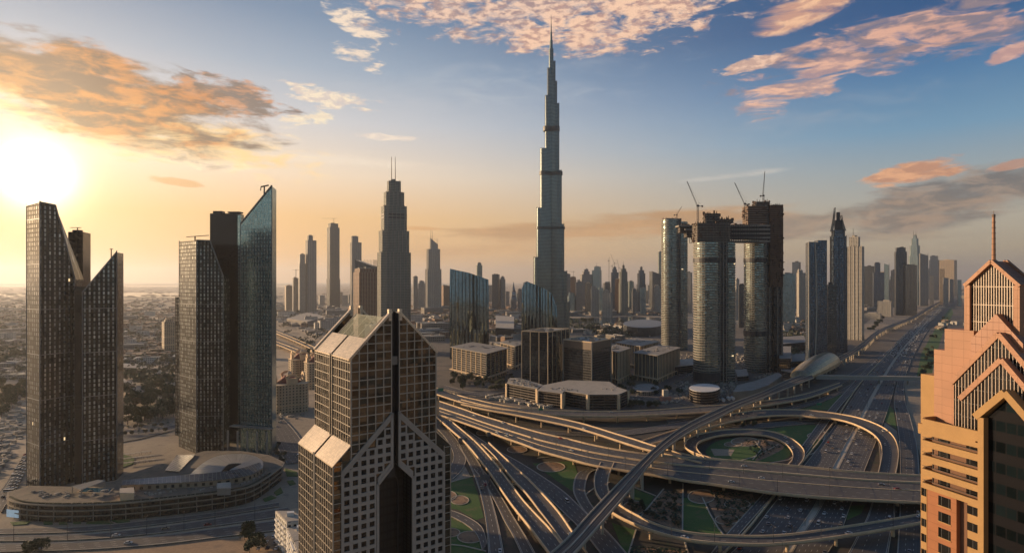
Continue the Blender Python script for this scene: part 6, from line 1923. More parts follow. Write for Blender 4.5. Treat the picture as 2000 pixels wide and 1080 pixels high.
# podium
def poly_block(name, label, pix, z, wall, cat='building', piers=(), pm=None, roof=None, rimh=.7):
    P_ = [Vector(G(u, v, z)) for u, v in pix]; o = sum(P_, Vector((0, 0))) / len(P_)
    t = thing(name, label, cat, (o.x, o.y, 0)); q = ccw([tuple(p - o) for p in P_])
    m = MB(); m.prism(q, 0, z - .6, False); m.build('wall', wall, t)
    m = MB(); m.prism(q, z - .6, z, True, True); m.build('roof', roof or ROOFL, t)
    m = MB()
    for i in piers:
        p = q[i % len(q)]; m.box(p[0], p[1], 0, 3.2, 3.2, z - .61, .6)
    if piers: m.build('pier', pm or CONC, t)
    return t, q
poly_block('office_podium', 'low podium with cream roof edge and dark ribbon windows under the glass boxes', [(1050, 762), (1098, 768), (1102, 763), (1148, 770), (1208, 770), (1226, 762), (1205, 755), (1190, 745), (1110, 742), (1060, 752)], 19.0, ribbon_, piers=(0, 1, 2, 3, 4, 5, 6, 7))
poly_block('office_podium', 'lower wing of the office podium with cluttered white roof, left end', [(990, 748), (1049, 759), (1060, 751), (1015, 738), (995, 738)], 19.0, ribbon_, piers=(0, 1))
striped = facade('striped_office', 30.0, 3.6, .995, .6, (0.02, 0.02, 0.02), (0.085, 0.065, 0.05), .15, .7, var=.4, tilt=.02)
barcode = facade('barcode_office', 3.4, 60.0, .55, .99, (0.018, 0.018, 0.022), (0.30, 0.26, 0.21), .12, .7, .8, 0, var=.3, tilt=.02)
for (nm, lab, cs, vt, mt, pr) in [
    ('office_block', 'square striped office block with broad flat roof left of the black glass box', [(884, 728), (950, 745), (989, 731)], 690, striped, 17),
    ('office_block', 'striped office block half hidden between the square one and the black box', [(978, 712), (1006, 722), (1030, 712)], 676, striped, 17),
    ('office_block', 'narrow barcode fronted block right of the brown topped glass box', [(1180, 740), (1207, 750), (1230, 738)], 688, barcode, 8),
    ('office_block', 'large barcode fronted block with flat overhanging roof left of the round tower', [(1240, 740), (1284, 748), (1327, 728)], 694, barcode, 8),
    ('office_block', 'rear barcode fronted block with checkered roof frame', [(1205, 712), (1250, 722), (1285, 710)], 676, barcode, 8)]:
    t, q, h = block(nm, lab, cs, vt, mt, piers=pr, rim=ROOF)
    c = (Vector(q[0]) + Vector(q[2])) / 2
    m = MB(); m.prism([tuple(c + (Vector(p) - c) * 1.10) for p in q], h - .3, h + .6, True, True); m.build('roof_brim', ROOF, t)
    m = MB(); m.prism([tuple(c + (Vector(p) - c) * 1.12) for p in q], 6.0, 7.2, True, True); m.build('arcade_ledge', CONC, t)
    m = MB()
    for i in range(4):
        a, b = Vector(q[i]) , Vector(q[(i+1) % 4])
        for k in range(5):
            p = c + (a.lerp(b, k / 5) - c) * 1.10; m.box(p.x, p.y, 0, 1.3, 1.3, 6.0)
    m.build('arcade_column', CONC, t)
poly_block('long_hall', 'long low pale hall between the barcode block and the middle bridge tower', [(1318, 716), (1358, 712), (1358, 700), (1318, 702)], 14, ribbon_)
poly_block('arena', 'dark round arena with pale saucer roof beyond the barcode blocks', [(1257 + 40 * cos(x), 632 + 8 * sin(x)) for x in [2 * pi * i / 20 for i in range(20)]], 26, fmat('dark'), roof=plain('arena_roof', (0.17, 0.18, 0.18), .5, var=.1))
poly_block('round_pavilion', 'low drum shaped glass pavilion before the barcode blocks', [(1262 + 26 * cos(x), 757 + 8 * sin(x)) for x in [2 * pi * i / 20 for i in range(20)]], 6, facade('pavilion_glass', 3, 3, .8, .8, (0.12, 0.13, 0.12), (0.25, 0.22, 0.18), .2, .6), roof=ROOF)
t, q = poly_block('round_hall', 'black drum shaped hall with white roof at the foot of the middle bridge tower', [(1376 + 30 * cos(x), 757 + 8 * sin(x)) for x in [2 * pi * i / 24 for i in range(24)]], 17, ribbon_, roof=plain('white_roof', (0.7, 0.66, 0.6), .6, var=.1))
poly_block('ramped_podium', 'long curving beige podium wall beside the rail viaduct below the bridge towers', [(1432, 765), (1470, 762), (1500, 752), (1528, 733), (1520, 727), (1480, 742), (1440, 752)], 11, plain('beige_wall', (0.28, 0.24, 0.18), .8, var=.25, scale=.1), roof=ROOF)
poly_block('station_annex', 'black roofed hall between the curving podium and the golden shell', [(1525, 722), (1548, 728), (1562, 712), (1540, 708)], 12, fmat('dark'), roof=ROOF)
for (pix, z, lab) in [([(1522, 700), (1545, 700), (1545, 676), (1522, 676)], 30, 'beige office block right of the bridge towers with dark strip windows'), ([(1440, 735), (1462, 733), (1458, 720), (1436, 722)], 8, 'low pale roof between the two bridge towers'),
                      ([(1546, 706), (1572, 704), (1572, 690), (1546, 692)], 22, 'dark trussed hall left of the framed tower foot'), ([(1524, 672), (1575, 668), (1570, 655), (1524, 658)], 20, 'flat grey roofed hall behind the beige office block')]:
    poly_block('hall', lab, pix, z, ribbon_, roof=ROOF)
# cream site cabins beside the rear flyover
rg = random.Random(4)
cab0 = None
for i in range(30):
    f = i / 29; u = 955 + 118 * f + rg.uniform(-3, 3); v = 779 + 17 * f + rg.uniform(-3, 2) - (i % 2) * 3
    x, y = G(u, v)
    if cab0 is None:
        t = thing('site_cabin', 'cream flat roofed site cabin in the yard between rear flyover and office podium', 'cabin', (x, y, 0), .5, 'cream site cabins beside the rear flyover')
        m = MB(); m.box(0, 0, 0, 7.5, 3.2, 2.9); m.build('wall', facade('cabin_wall', 2.5, 2.9, .4, .35, (0.05, 0.05, 0.05), (0.55, 0.48, 0.36), .2, .4, .7, 0), t)
        m = MB(); m.box(0, 0, 2.9, 7.8, 3.5, .25); m.build('roof', ROOFL, t); cab0 = t
    else:
        t = copy_tree(cab0); t.location = (x, y, 0); t.rotation_euler = (0, 0, rg.choice((.3, .35, 1.9)))
for i, (u, v) in enumerate([(1402, 783), (1412, 784), (1423, 781), (1431, 781)]):
    x, y = G(u, v); t = thing('storage_tank', ['first', 'second', 'third', 'fourth'][i] + ' white tank from the left beside the viaduct before the black drum hall', 'tank', (x, y, 0))
    m = MB(); m.tube((0, -3, 2.4), (0, 3, 2.4), 2.3, n=14); m.build('body', WHITE, t)
    m = MB(); m.box(0, -1.8, 0, 3, .4, 1); m.box(0, 1.8, 0, 3, .4, 1); m.build('saddle', CONC2, t)
x, y = G(1300, 783); t = thing('pink_kiosk', 'small pinkish kiosk with a cream cabin on top beside the rear flyover', 'building', (x, y, 0), .2)
m = MB(); m.box(0, 0, 0, 13, 8, 6); m.build('wall', plain('pink_wall', (0.45, 0.22, 0.15), .8), t)
m = MB(); m.box(0, 1, 6, 7, 5, 9); m.build('upper_cabin', ROOFL, t)

# ---------------------------------------------------------------- bridge towers under construction
bandM = facade('round_tower_bands', 4.2, 4.0, .93, .55, (0.22, 0.28, 0.27), (0.17, 0.155, 0.125), .14, .85, .6, .2, var=.5, tilt=.03, lit=.0012)
coreC = facade('dark_core_floors', 4.0, 4.0, .85, .7, (0.02, 0.02, 0.022), (0.06, 0.055, 0.05), .2, .5, var=.6, tilt=.02)
def bridge_tower(label, u0, u1, vt, vb, segs, extra=None, rough_top=None):
    Y = H * F / (vb - VH) + 16; t = thing('bridge_tower', label, 'skyscraper', (UX((u0 + u1) / 2, Y), Y, 0)); uc = (u0 + u1) / 2
    px = Y / F
    for (a, b, v, kind) in segs:
        cx = ((a + b) / 2 - uc) * px; r = (b - a) / 2 * px; h = ZV(v, Y)
        if kind == 'round':
            m = MB(); m.prism(ellipse(cx, -2, r, r * 1.15, 28), 0, h, True); m.build('curved_facade', bandM, t)
            m = MB(); z = 8.0
            while z < h - 3:
                m.prism(ellipse(cx, -2, r + .7, r * 1.15 + .7, 28), z, z + 1.2, True, True); z += 4.0
            m.build('floor_band', CONC2, t)
        elif kind == 'core':
            m = MB(); m.box(cx, 2, 0, r * 2, 30, h); m.build('core', coreC, t)
            m = MB()
            for sx in (-.8, 0, .8): m.box(cx + sx * r, -13.4, 0, 1.2, 1.2, h + 1)
            m.build('core_rib', CONC2, t)
    return t, Y, px, uc
tL, YL, pL, uL_ = bridge_tower('round greenish residential tower at the left tip of the sky bridge', 1292, 1342, 428, 684, [(1292, 1324, 430, 'round'), (1318, 1328, 428, 'core'), (1322, 1342, 434, 'round')])
m = MB(); cx = (1306 - uL_) * pL
for k in range(10): m.box(cx + (k - 4.5) * 3.4, -2 + (k % 3) * 3, ZV(430, YL), 1.2, 1.2, 6 if k % 2 else 4)
m.box(cx, -2, ZV(430, YL), 22, 22, 3); m.build('roof_frame', CONC2, tL)
tM, YM, pM, uM = bridge_tower('middle banded round tower with black core carrying the sky bridge', 1354, 1434, 470, 748, [(1355, 1403, 474, 'round'), (1399, 1415, 440, 'core'), (1410, 1434, 474, 'round')])
tR, YR, pR, uR_ = bridge_tower('right banded tower with tall raw concrete top beyond the sky bridge gateway', 1453, 1523, 400, 728, [(1454, 1493, 470, 'round'), (1488, 1506, 404, 'core'), (1502, 1523, 402, 'core')])
rawC = facade('raw_floors', 5.0, 3.9, .8, .66, (0.018, 0.015, 0.013), (0.12, 0.095, 0.075), .5, .1, .85, 0, var=.7, tilt=.01)
rust = facade('scaffold_floors', 2.4, 3.6, .75, .7, (0.03, 0.018, 0.012), (0.19, 0.10, 0.055), .6, .1, .85, 0, var=.7, tilt=.01)
TIMB = plain('timber_formwork', (0.10, 0.06, 0.04), .8)
def raw(parent, Y, px, uc, a, b, v0, v1, y0=-14, dp=26, mat=None, name='raw_floors', slabs=True):
    cx = ((a + b) / 2 - uc) * px; wd = (b - a) * px; z0, z1 = ZV(v1, Y), ZV(v0, Y)
    m = MB(); m.box(cx, y0 + dp / 2, z0, wd, dp, z1 - z0); m.build(name, mat or rawC, parent)
    m = MB(); rq = random.Random(int(a * 3 + v0))
    for _ in range(int(46 * (v1 - v0) / 40)):
        sx_ = rq.choice((-1, 1, 0)); zq = z0 + (z1 - z0) * rq.random()
        m.box(cx + (sx_ * (wd / 2 + .8) if sx_ else rq.uniform(-.5, .5) * wd), y0 + dp / 2 + (rq.uniform(-.5, .5) * dp if sx_ else -dp / 2 - .9), zq, rq.uniform(1, 3.5), rq.uniform(1, 3), rq.uniform(.8, 5))
    for _ in range(9): m.box(cx + rq.uniform(-.45, .45) * wd, y0 + dp * rq.uniform(.1, .9), z1, .7, .7, rq.uniform(1.5, 5.5))
    m.build('formwork', TIMB, parent, kind='stuff')
    if slabs:
        m = MB(); z = z0
        while z < z1 + .1: m.box(cx, y0 + dp / 2, z, wd + 1.6, dp + 1.6, .7); z += 3.9
        m.build('floor_slab', CONC2, parent)
raw(tM, YM, pM, uM, 1357, 1420, 437, 474); raw(tM, YM, pM, uM, 1376, 1402, 418, 437, -8, 16); raw(tM, YM, pM, uM, 1402, 1428, 429, 437, -10, 18)
raw(tR, YR, pR, uR_, 1455, 1492, 405, 470, mat=rust); raw(tR, YR, pR, uR_, 1474, 1500, 395, 405, -8, 16); raw(tR, YR, pR, uR_, 1496, 1522, 403, 560, -16, 30, mat=rust, name='scaffold', slabs=False)
# dark open storeys
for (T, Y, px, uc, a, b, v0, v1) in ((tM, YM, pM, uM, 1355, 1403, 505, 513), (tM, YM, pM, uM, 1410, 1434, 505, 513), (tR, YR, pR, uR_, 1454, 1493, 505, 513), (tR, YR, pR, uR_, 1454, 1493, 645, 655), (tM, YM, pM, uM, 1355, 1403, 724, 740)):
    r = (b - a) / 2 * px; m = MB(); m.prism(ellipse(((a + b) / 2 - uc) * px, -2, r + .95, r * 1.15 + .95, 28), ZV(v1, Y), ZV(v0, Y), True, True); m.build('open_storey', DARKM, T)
# sky bridge
Yk = (YM + YR) / 2
bx = UX(1420, Yk); br = thing('sky_bridge', 'long raw concrete sky bridge joining the towers with a cantilevered tip on the left', 'bridge', (bx, Yk, 0))
ub = lambda u: UX(u, Yk) - bx
x0, x1 = ub(1345), ub(1497); zt_, zb_ = ZV(440, Yk), ZV(474, Yk)
m = MB(); nseg = 5
for k, (va, vb_) in enumerate(((441, 444), (448, 451), (456, 459), (464, 467), (471, 474))):
    zA, zB = ZV(vb_, Yk), ZV(va, Yk)
    lft = ub([1322, 1334, 1346, 1352, 1356][k])
    m.prism([(lft, -12), (x1, -15), (x1, 17), (lft, 10)], zA, zB, True, True)
m.build('deck_slab', CONC2, br)
m = MB()
for k in range(34): m.box(ub(1352) + (x1 - ub(1352)) * k / 33, 15, zb_, .8, .8, zt_ - zb_)
m.bar((ub(1352), 15, zb_ + .5), (x1, 15, zb_ + .5), .7, .7)
m.build('truss', DARKM, br)
m = MB(); m.bar((ub(1352), -14.2, zb_ + .5), (x1, -14.2, zb_ + .5), .7, .7)
for k in range(34):
    x = ub(1352) + (x1 - ub(1352)) * k / 33
    m.box(x, -14.2, zb_, .8, .8, zt_ - zb_)
    if k < 33:
        xn = ub(1352) + (x1 - ub(1352)) * (k + 1) / 33; m.bar((x, -14.4, ZV(470, Yk)), (xn, -14.4, ZV(459, Yk)), .6, .6)
m.build('truss', DARKM, br)
m = MB(); m.prism([(ub(1330), -8), (x1, -12), (x1, 14), (ub(1330), 8)], ZV(446, Yk) , ZV(441.5, Yk), True, True)
m.prism([(ub(1352), -11), (x1, -13.5), (x1, 14), (ub(1352), 8)], ZV(468, Yk) , ZV(442, Yk), True, True); m.prism([(ub(1326), -7), (ub(1352), -10.9), (ub(1352), 9), (ub(1326), 7)], ZV(455, Yk), ZV(443, Yk), True, True); m.prism([(ub(1338), -9), (ub(1352.1), -10.8), (ub(1352.1), 8.8), (ub(1338), 7)], ZV(464, Yk), ZV(455, Yk), True, True); m.build('inner_storeys', rawC, br)
m = MB(); rg = random.Random(3)
for k in range(26): m.box(ub(1330) + (x1 - ub(1330)) * rg.random(), rg.uniform(-10, 10), ZV(441, Yk), rg.uniform(1, 5), rg.uniform(1, 4), rg.uniform(1, 4.5))
m.build('formwork', TIMB, br, kind='stuff')
m = MB(); m.box(ub(1404), -16, ZV(490, Yk), 16 * Yk / F * .9, 4, 62 * Yk / F * .72); m.build('lift_shaft', rawC, br)
crane('small raised crane at the left tip of the sky bridge', 1322, 428, 421, YL, 1332, 403, back=6, group=None)
crane('big crane with jib leaning left over the middle bridge tower', 1363, 440, 404, YM, 1342, 354, back=7, group=None, r=1.2)
crane('second big crane leaning left over the gateway opening', 1455, 430, 400, YR, 1435, 357, back=7, group=None, r=1.2)
crane('upright thin crane standing on the right bridge tower top', 1491, 396, 384, YR, 1494, 335, back=5, group=None, r=1.1)

# ---------------------------------------------------------------- golden shell station and footbridge
sx_, sy_ = G(1592, 716); Y = sy_
t = thing('shell_station', 'golden shell roofed rail station at the end of the footbridge', 'station', (sx_, sy_, 0), 0)
shell = facade('golden_shell', 3.0, 2.5, .93, .93, (0.40, 0.30, 0.16), (0.2, 0.15, 0.09), .35, .6, .5, .3, var=.15, tilt=.01)
a0 = Vector(G(1560, 733, 15)) - Vector((sx_, sy_)); a1 = Vector(G(1626, 703, 15)) - Vector((sx_, sy_))
d = (a1 - a0).normalized(); L = (a1 - a0).length; nn = Vector((-d.y, d.x)); c0 = (a0 + a1) / 2
m = MB(); N1, N2 = 18, 12
def sp(i, j):
    s = i / N1 * 2 - 1; th = pi * j / N2
    env = max(0.0, 1 - abs(s) ** 2.4) ** .5
    p = c0 + d * (s * L * .54) + nn * (cos(th) * 21 * (.35 + .65 * env))
    return (p.x, p.y, 11 + 22 * sin(th) * (.15 + .85 * env) * (1 + .25 * s))
for i in range(N1):
    for j in range(N2):
        m.face([sp(i, j), sp(i + 1, j), sp(i + 1, j + 1), sp(i, j + 1)], [(i * 5, j * 4), (i * 5 + 5, j * 4), (i * 5 + 5, j * 4 + 4), (i * 5, j * 4 + 4)], True)
m.build('shell_roof', shell, t)
m = MB(); q = [c0 - d * L * .5 - nn * 12, c0 + d * L * .5 - nn * 12, c0 + d * L * .5 + nn * 12, c0 - d * L * .5 + nn * 12]
m.prism([tuple(p) for p in q], 4, 10.8, True, True); m.build('concourse', fmat('dark'), t)
m = MB()
for f in (-.4, -.15, .15, .4):
    p = c0 + d * L * f; m.box(p.x, p.y, 0, 3, 8, 4)
m.build('pier', CONC2, t)
Yf = (H - 9) * F / (738 - VH)
t = thing('footbridge', 'long grey enclosed footbridge crossing over the wide highway to the golden shell', 'bridge', (UX(1700, Yf), Yf, 0))
xa, xb = UX(1598, Yf) - t.location.x, UX(1815, Yf) - t.location.x
m = MB(); m.bar((xa, 8, 8.6), (xb, -10, 8.6), 5.0, 5.0); m.build('walkway', plain('footbridge_grey', (0.30, 0.29, 0.26), .5, .1), t)
m = MB(); m.bar((xa, 8, 11.8), (xb, -10, 11.8), 6.4, 1.4); m.build('roof', ROOFL, t)
for u in (1662, 1716, 1768):
    f = (UX(u, Yf) - t.location.x - xa) / (xb - xa); y_ = 8 - 18 * f
    m = MB(); m.box(xa + (xb - xa) * f, y_, 0, 1.6, 2.4, 7.2); m.build('pier', CONC2, t)
# far footbridge
Yf = (H - 9) * F / (601.5 - VH)
t = thing('footbridge', 'tiny far footbridge over the highway near its vanishing bend', 'bridge', (UX(1843, Yf), Yf, 0))
m = MB(); m.bar((UX(1821, Yf) - t.location.x, 0, 9), (UX(1866, Yf) - t.location.x, 0, 9), 5, 4); m.build('walkway', ROOFL, t)
# arch bridge over the creek
Yc = H * F / (586 - VH)
t = thing('arch_bridge', 'faint low arched bridge over the bright creek on the hazy left horizon', 'bridge', (UX(308, Yc), Yc, 0))
ax_ = lambda u: UX(u, Yc) - t.location.x
m = MB(); m.bar((ax_(262), 0, ZV(583, Yc)), (ax_(356), 0, ZV(583, Yc)), 14, 3); m.build('deck', CONC2, t)
m = MB()
for k in range(14):
    p, q = k / 14, (k + 1) / 14; m.bar((ax_(276 + 50 * p), 0, ZV(583 - 5.5 * sin(pi * p), Yc)), (ax_(276 + 50 * q), 0, ZV(583 - 5.5 * sin(pi * q), Yc)), 4, 3)
m.build('arch', CONC2, t)
for k in range(9):
    m = MB(); m.box(ax_(268 + 10 * k), 0, -1, 5, 12, ZV(583, Yc)); m.build('pier', CONC2, t)

# ---------------------------------------------------------------- beige ornate blocks
def ornate(label, u0, u1, vt, vb, s=1.0):
    Y = H * F / (vb - VH) + 14; uc = (u0 + u1) / 2; R = (u1 - u0) / 2 / F * Y; a = atan((uc - 1000) / F)
    t = thing('domed_block', label, 'building', (UX(uc, Y), Y, 0), -a + .2); h = ZV(vt + (vb - vt) * .30, Y)
    wall = facade('ornate_wall', 4.0, 3.5, .42, .5, (0.05, 0.045, 0.04), (0.46, 0.36, 0.24), .2, .5, .8, 0, var=.4)
    pts = []
    for i in range(4):
        b = pi / 2 * i
        for x_, y_ in ((-.62, -1.0), (-.28, -.9), (.28, -.9), (.62, -1.0), (.86, -.86)):
            pts.append((R * (x_ * cos(b) - y_ * sin(b)), R * (x_ * sin(b) + y_ * cos(b))))
    pts = ccw(pts)
    m = MB(); m.prism(pts, 0, h, True); m.build('wall', wall, t)
    m = MB(); m.prism([(x_ * 1.04, y_ * 1.04) for x_, y_ in pts], h - .4, h + .7, True, True); m.prism([(x_ * 1.03, y_ * 1.03) for x_, y_ in pts], 9, 9.8, True, True); m.build('cornice', CONC, t)
    for i in range(4):
        m = MB(); b = pi / 2 * i + 0
        cx, cy = R * .82 * sin(b), -R * .82 * cos(b)
        m.box(cx, cy, h + .7, R * .62 if i % 2 == 0 else 3, 3 if i % 2 == 0 else R * .62, 7)
        for k in range(8):   # arched head
            p, q = pi * k / 8, pi * (k + 1) / 8
            e = Vector((cos(b), sin(b))); P0 = Vector((cx, cy)) + e * (R * .31 * cos(p)); P1 = Vector((cx, cy)) + e * (R * .31 * cos(q))
            m.bar((P0.x, P0.y, h + 7.5 + 4 * sin(p)), (P1.x, P1.y, h + 7.5 + 4 * sin(q)), 1.4, 3.2)
        m.build('arched_dormer', CONC, t)
    redm = plain('red_tile', (0.20, 0.06, 0.035), .8, var=.25, scale=.5)
    m = MB(); b0 = ellipse(0, 0, R * .72, R * .72, 8, .39); b1 = ellipse(0, 0, R * .3, R * .3, 8, .39)
    for i in range(8):
        j = (i + 1) % 8; m.face([(*b0[i], h + 1), (*b0[j], h + 1), (*b1[j], h + 9), (*b1[i], h + 9)])
    m.face([(*p, h + 9) for p in b1]); m.build('roof', redm, t)
    m = MB(); m.tube((0, 0, h + 9), (0, 0, h + 11), R * .16, R * .14, 10)
    for k in range(5): m.tube((0, 0, h + 11 + k * .8), (0, 0, h + 11.8 + k * .8), R * .14 * cos(k * pi / 10), R * .14 * cos((k + 1) * pi / 10) + .05, 10)
    m.build('cupola', ROOFL, t)
    return t
ornate('beige domed apartment block with red tiled roof left of the gabled tower', 533, 597, 722, 806)
ornate('second beige domed block half hidden in haze behind the nearer one', 567, 612, 678, 752)
ornate('rightmost of three beige domed blocks touching the gabled tower', 597, 640, 684, 760)

# ---------------------------------------------------------------- clutter of yards, building sites and flat roofs
m1, m2 = MB(), MB(); rg = random.Random(55)
def clutter(poly, n, z=0.0, smax=5.0, hmax=3.0):
    us = [p[0] for p in poly]; vs = [p[1] for p in poly]; c = 0
    while c < n:
        u, v = rg.uniform(min(us), max(us)), rg.uniform(min(vs), max(vs))
        if not inside((u, v), poly): continue
        c += 1; x, y = G(u, v, z); (m1 if rg.random() < .5 else m2).box(x, y, z, rg.uniform(.8, smax), rg.uniform(.8, smax * .6), rg.uniform(.4, hmax), rg.uniform(0, 1.6))
clutter([(1335, 742), (1352, 752), (1350, 775), (1330, 786), (1290, 790), (1300, 772)], 150)
clutter([(1405, 748), (1440, 742), (1440, 766), (1410, 778)], 110)
clutter([(1470, 738), (1520, 722), (1520, 730), (1480, 742)], 60)
clutter([(1196, 768), (1230, 750), (1300, 758), (1260, 785), (1230, 790)], 70, hmax=1.6)
clutter([(1524, 655), (1572, 655), (1572, 700), (1524, 718)], 150, smax=8)
clutter([(1436, 690), (1456, 690), (1456, 735), (1436, 735)], 70, smax=7)
clutter([(885, 700), (1015, 690), (1015, 738), (990, 745), (960, 752), (885, 735)], 110, hmax=1.8)
clutter([(640, 640), (735, 620), (735, 660), (640, 700)], 120, smax=9)
clutter([(1110, 640), (1230, 640), (1300, 660), (1290, 700), (1200, 690), (1195, 660)], 190, smax=8)
clutter([(1326, 690), (1356, 690), (1356, 735), (1326, 735)], 60, smax=6)
clutter([(992, 741), (1015, 739), (1052, 752), (1048, 757), (1000, 749)], 80, z=19.0, smax=3.5, hmax=2)
clutter([(1060, 756), (1100, 764), (1190, 764), (1215, 758), (1195, 756), (1150, 766), (1105, 758)], 30, z=19.0, smax=3, hmax=1.5)
clutter([(-20, 770), (50, 770), (50, 840), (20, 890), (-20, 940)], 260, smax=7)
clutter([(228, 822), (345, 818), (345, 832), (228, 846)], 60, smax=4, hmax=1.6)
clutter([(540, 800), (600, 800), (600, 812), (545, 830)], 30, smax=5)
clutter([(60, 955), (240, 960), (240, 970), (60, 975)], 40, z=12.0, smax=3, hmax=1.5)
clutter([(250, 950), (480, 935), (520, 915), (530, 920), (480, 948), (400, 958), (250, 972)], 90, z=12.0, smax=2.6, hmax=1.2)
m1.build('yard_clutter', ROOFL, kind='stuff'); m2.build('yard_clutter', CONC2, kind='stuff')
# parking shades in rows on the pale plaza
first = None
for r_ in range(3):
    for k in range(6):
        u, v = 236 + k * 11 + r_ * 4, 893 - k * 1.4 + r_ * 8
        x, y = G(u, v)
        if first is None:
            t = thing('shade_canopy', 'low cream shade canopy in the short rows beside the leftmost tower foot', 'canopy', (x, y, 0), .15, 'shade canopies by the leftmost tower foot'); first = t
            m = MB(); m.box(0, 0, 2.4, 4.2, 2.8, .2); m.build('roof', ROOFL, t)
            for px_ in (-1.6, 1.6):
                m = MB(); m.tube((px_, 0, 0), (px_, 0, 2.4), .1, n=6); m.build('post', STEEL, t)
        else:
            t = copy_tree(first); t.location = (x, y, 0)
# ================================================================ LOW BUILDINGS
LOWM = [facade('low_cream', 3.5, 3.3, .45, .42, (0.05, 0.045, 0.04), (0.40, 0.33, 0.24), .2, .5, .85, 0, var=.4),
        facade('low_grey', 3.0, 3.3, .6, .4, (0.05, 0.05, 0.05), (0.25, 0.22, 0.185), .2, .5, .85, 0, var=.4),
        facade('low_brown', 4.0, 3.3, .5, .45, (0.04, 0.035, 0.03), (0.26, 0.16, 0.10), .2, .5, .85, 0, var=.4),
        facade('low_white', 3.2, 3.2, .4, .42, (0.06, 0.06, 0.06), (0.52, 0.48, 0.42), .2, .5, .85, 0, var=.4)]
def low_proto(i, L, W_, h, roofm):
    t = thing('low_building', 'x', 'building'); rg = random.Random(i + 50)
    m = MB(); kind = i % 4
    if kind == 0: m.box(0, 0, 0, L, W_, h)
    elif kind == 1: m.box(0, 0, 0, L, W_ * .6, h); m.box(L * .25, W_ * .4, 0, L * .45, W_ * .3, h * .8)
    elif kind == 2: m.box(-L * .2, 0, 0, L * .6, W_, h); m.box(L * .28, 0, 0, L * .36, W_ * .7, h * .7)
    else:
        for sy in (-1, 1): m.box(0, sy * W_ * .4, 0, L, W_ * .22, h)
        m.box(-L * .42, 0, 0, L * .16, W_ * .57, h * .95)
    m.build('wall', LOWM[(i * 3) % 4], t)
    m = MB()
    if kind == 0: m.box(0, 0, h, L * 1.02, W_ * 1.02, .4)
    elif kind == 1: m.box(0, 0, h, L * 1.02, W_ * .62, .4); m.box(L * .25, W_ * .4, h * .8, L * .46, W_ * .32, .4)
    elif kind == 2: m.box(-L * .2, 0, h, L * .62, W_ * 1.02, .4); m.box(L * .28, 0, h * .7, L * .37, W_ * .72, .4)
    else:
        for sy in (-1, 1): m.box(0, sy * W_ * .4, h, L * 1.01, W_ * .24, .4)
    m.build('roof', roofm, t)
    m = MB()
    for _ in range(5): m.box(rg.uniform(-.4, .1) * L, rg.uniform(-.2, .2) * W_, h + .3 if kind != 3 else h * .9, rg.uniform(1.5, 4), rg.uniform(1.5, 4), rg.uniform(1, 3))
    m.build('roof_plant', CONC2, t)
    return t
rg = random.Random(11)
roofs_ = [ROOFL, ROOF, plain('tan_roof', (0.38, 0.29, 0.19), .85, var=.3), plain('white_roof2', (0.62, 0.57, 0.48), .8, var=.2)]
LP = [low_proto(i, [26, 34, 40, 48, 22, 30][i % 6], [16, 22, 26, 30, 14, 24][i % 6], [6, 9, 7, 12, 5, 16, 10, 8][i % 8], roofs_[i % 4]) for i in range(8)]
desc = ['cream flat roofed', 'brownish angled', 'grey stepped', 'pale courtyard', 'small cream', 'brown roofed', 'tan stepped', 'white courtyard']
lused = set(); placed = []
def scatter(poly, count, where, group, ids=range(8), smin=.8, smax=1.3, ang=.4, gap=26):
    us = [p[0] for p in poly]; vs = [p[1] for p in poly]; c = tr = 0
    while c < count and tr < count * 30:
        tr += 1
        u, v = rg.uniform(min(us), max(us)), rg.uniform(min(vs), max(vs))
        if not inside((u, v), poly): continue
        x, y = G(u, v)
        if any(abs(x - a) < gap * (1 + y / 3500) and abs(y - b) < gap * (1 + y / 2500) for a, b in placed): continue
        placed.append((x, y)); i = rg.choice(list(ids))
        t = LP[i] if i not in lused else copy_tree(LP[i]); lused.add(i)
        s = rg.uniform(smin, smax); t.location = (x, y, 0); t.scale = (s, s, s * rg.uniform(.85, 1.2)); t.rotation_euler = (0, 0, ang + rg.choice((0, pi / 2, pi)) + rg.uniform(-.06, .06))
        tag(t, f'{desc[i]} low building {where}', 'building', f'{desc[i]} buildings {group}'); c += 1
scatter([(-10, 590), (52, 590), (52, 735), (-10, 735)], 44, 'in the hazy district left of the leftmost tower', 'left of the leftmost tower')
scatter([(228, 600), (316, 595), (342, 700), (342, 708), (228, 710)], 34, 'on the hazy plain between the two bladed towers', 'between the bladed towers', smax=1.5)
scatter([(533, 602), (620, 600), (735, 612), (690, 640), (620, 650), (540, 625)], 30, 'in the hazy district left of the gabled tower top', 'left of the gabled tower', smin=1.2, smax=2.2, gap=40)
scatter([(806, 604), (878, 604), (878, 660), (820, 670), (806, 640)], 28, 'between the stepped tower and the slanted glass tower', 'right of the stepped tower', smin=1.1, smax=2)
scatter([(956, 606), (1018, 606), (1018, 690), (960, 690)], 24, 'between the two slanted glass towers', 'between the slanted glass towers', smin=.9, smax=1.6)
scatter([(1100, 606), (1215, 604), (1290, 612), (1290, 616), (1215, 616), (1100, 618)], 26, 'at the feet of the far tower cluster', 'below the far cluster', ids=(0, 2, 3, 7), smin=1.1, smax=1.8)
scatter([(1108, 638), (1215, 634), (1215, 660), (1195, 672), (1115, 650)], 12, 'beyond the dark office boxes near the creek', 'beyond the office boxes', smin=.9, smax=1.5)
scatter([(1524, 600), (1572, 600), (1572, 650), (1524, 650)], 14, 'right of the bridge towers', 'right of the bridge towers', ids=(1, 2, 5, 6), smin=1, smax=1.7)
scatter([(1640, 590), (1740, 590), (1700, 612), (1690, 635), (1690, 608)], 12, 'behind the highway towers', 'behind the highway towers', smin=1, smax=1.7)
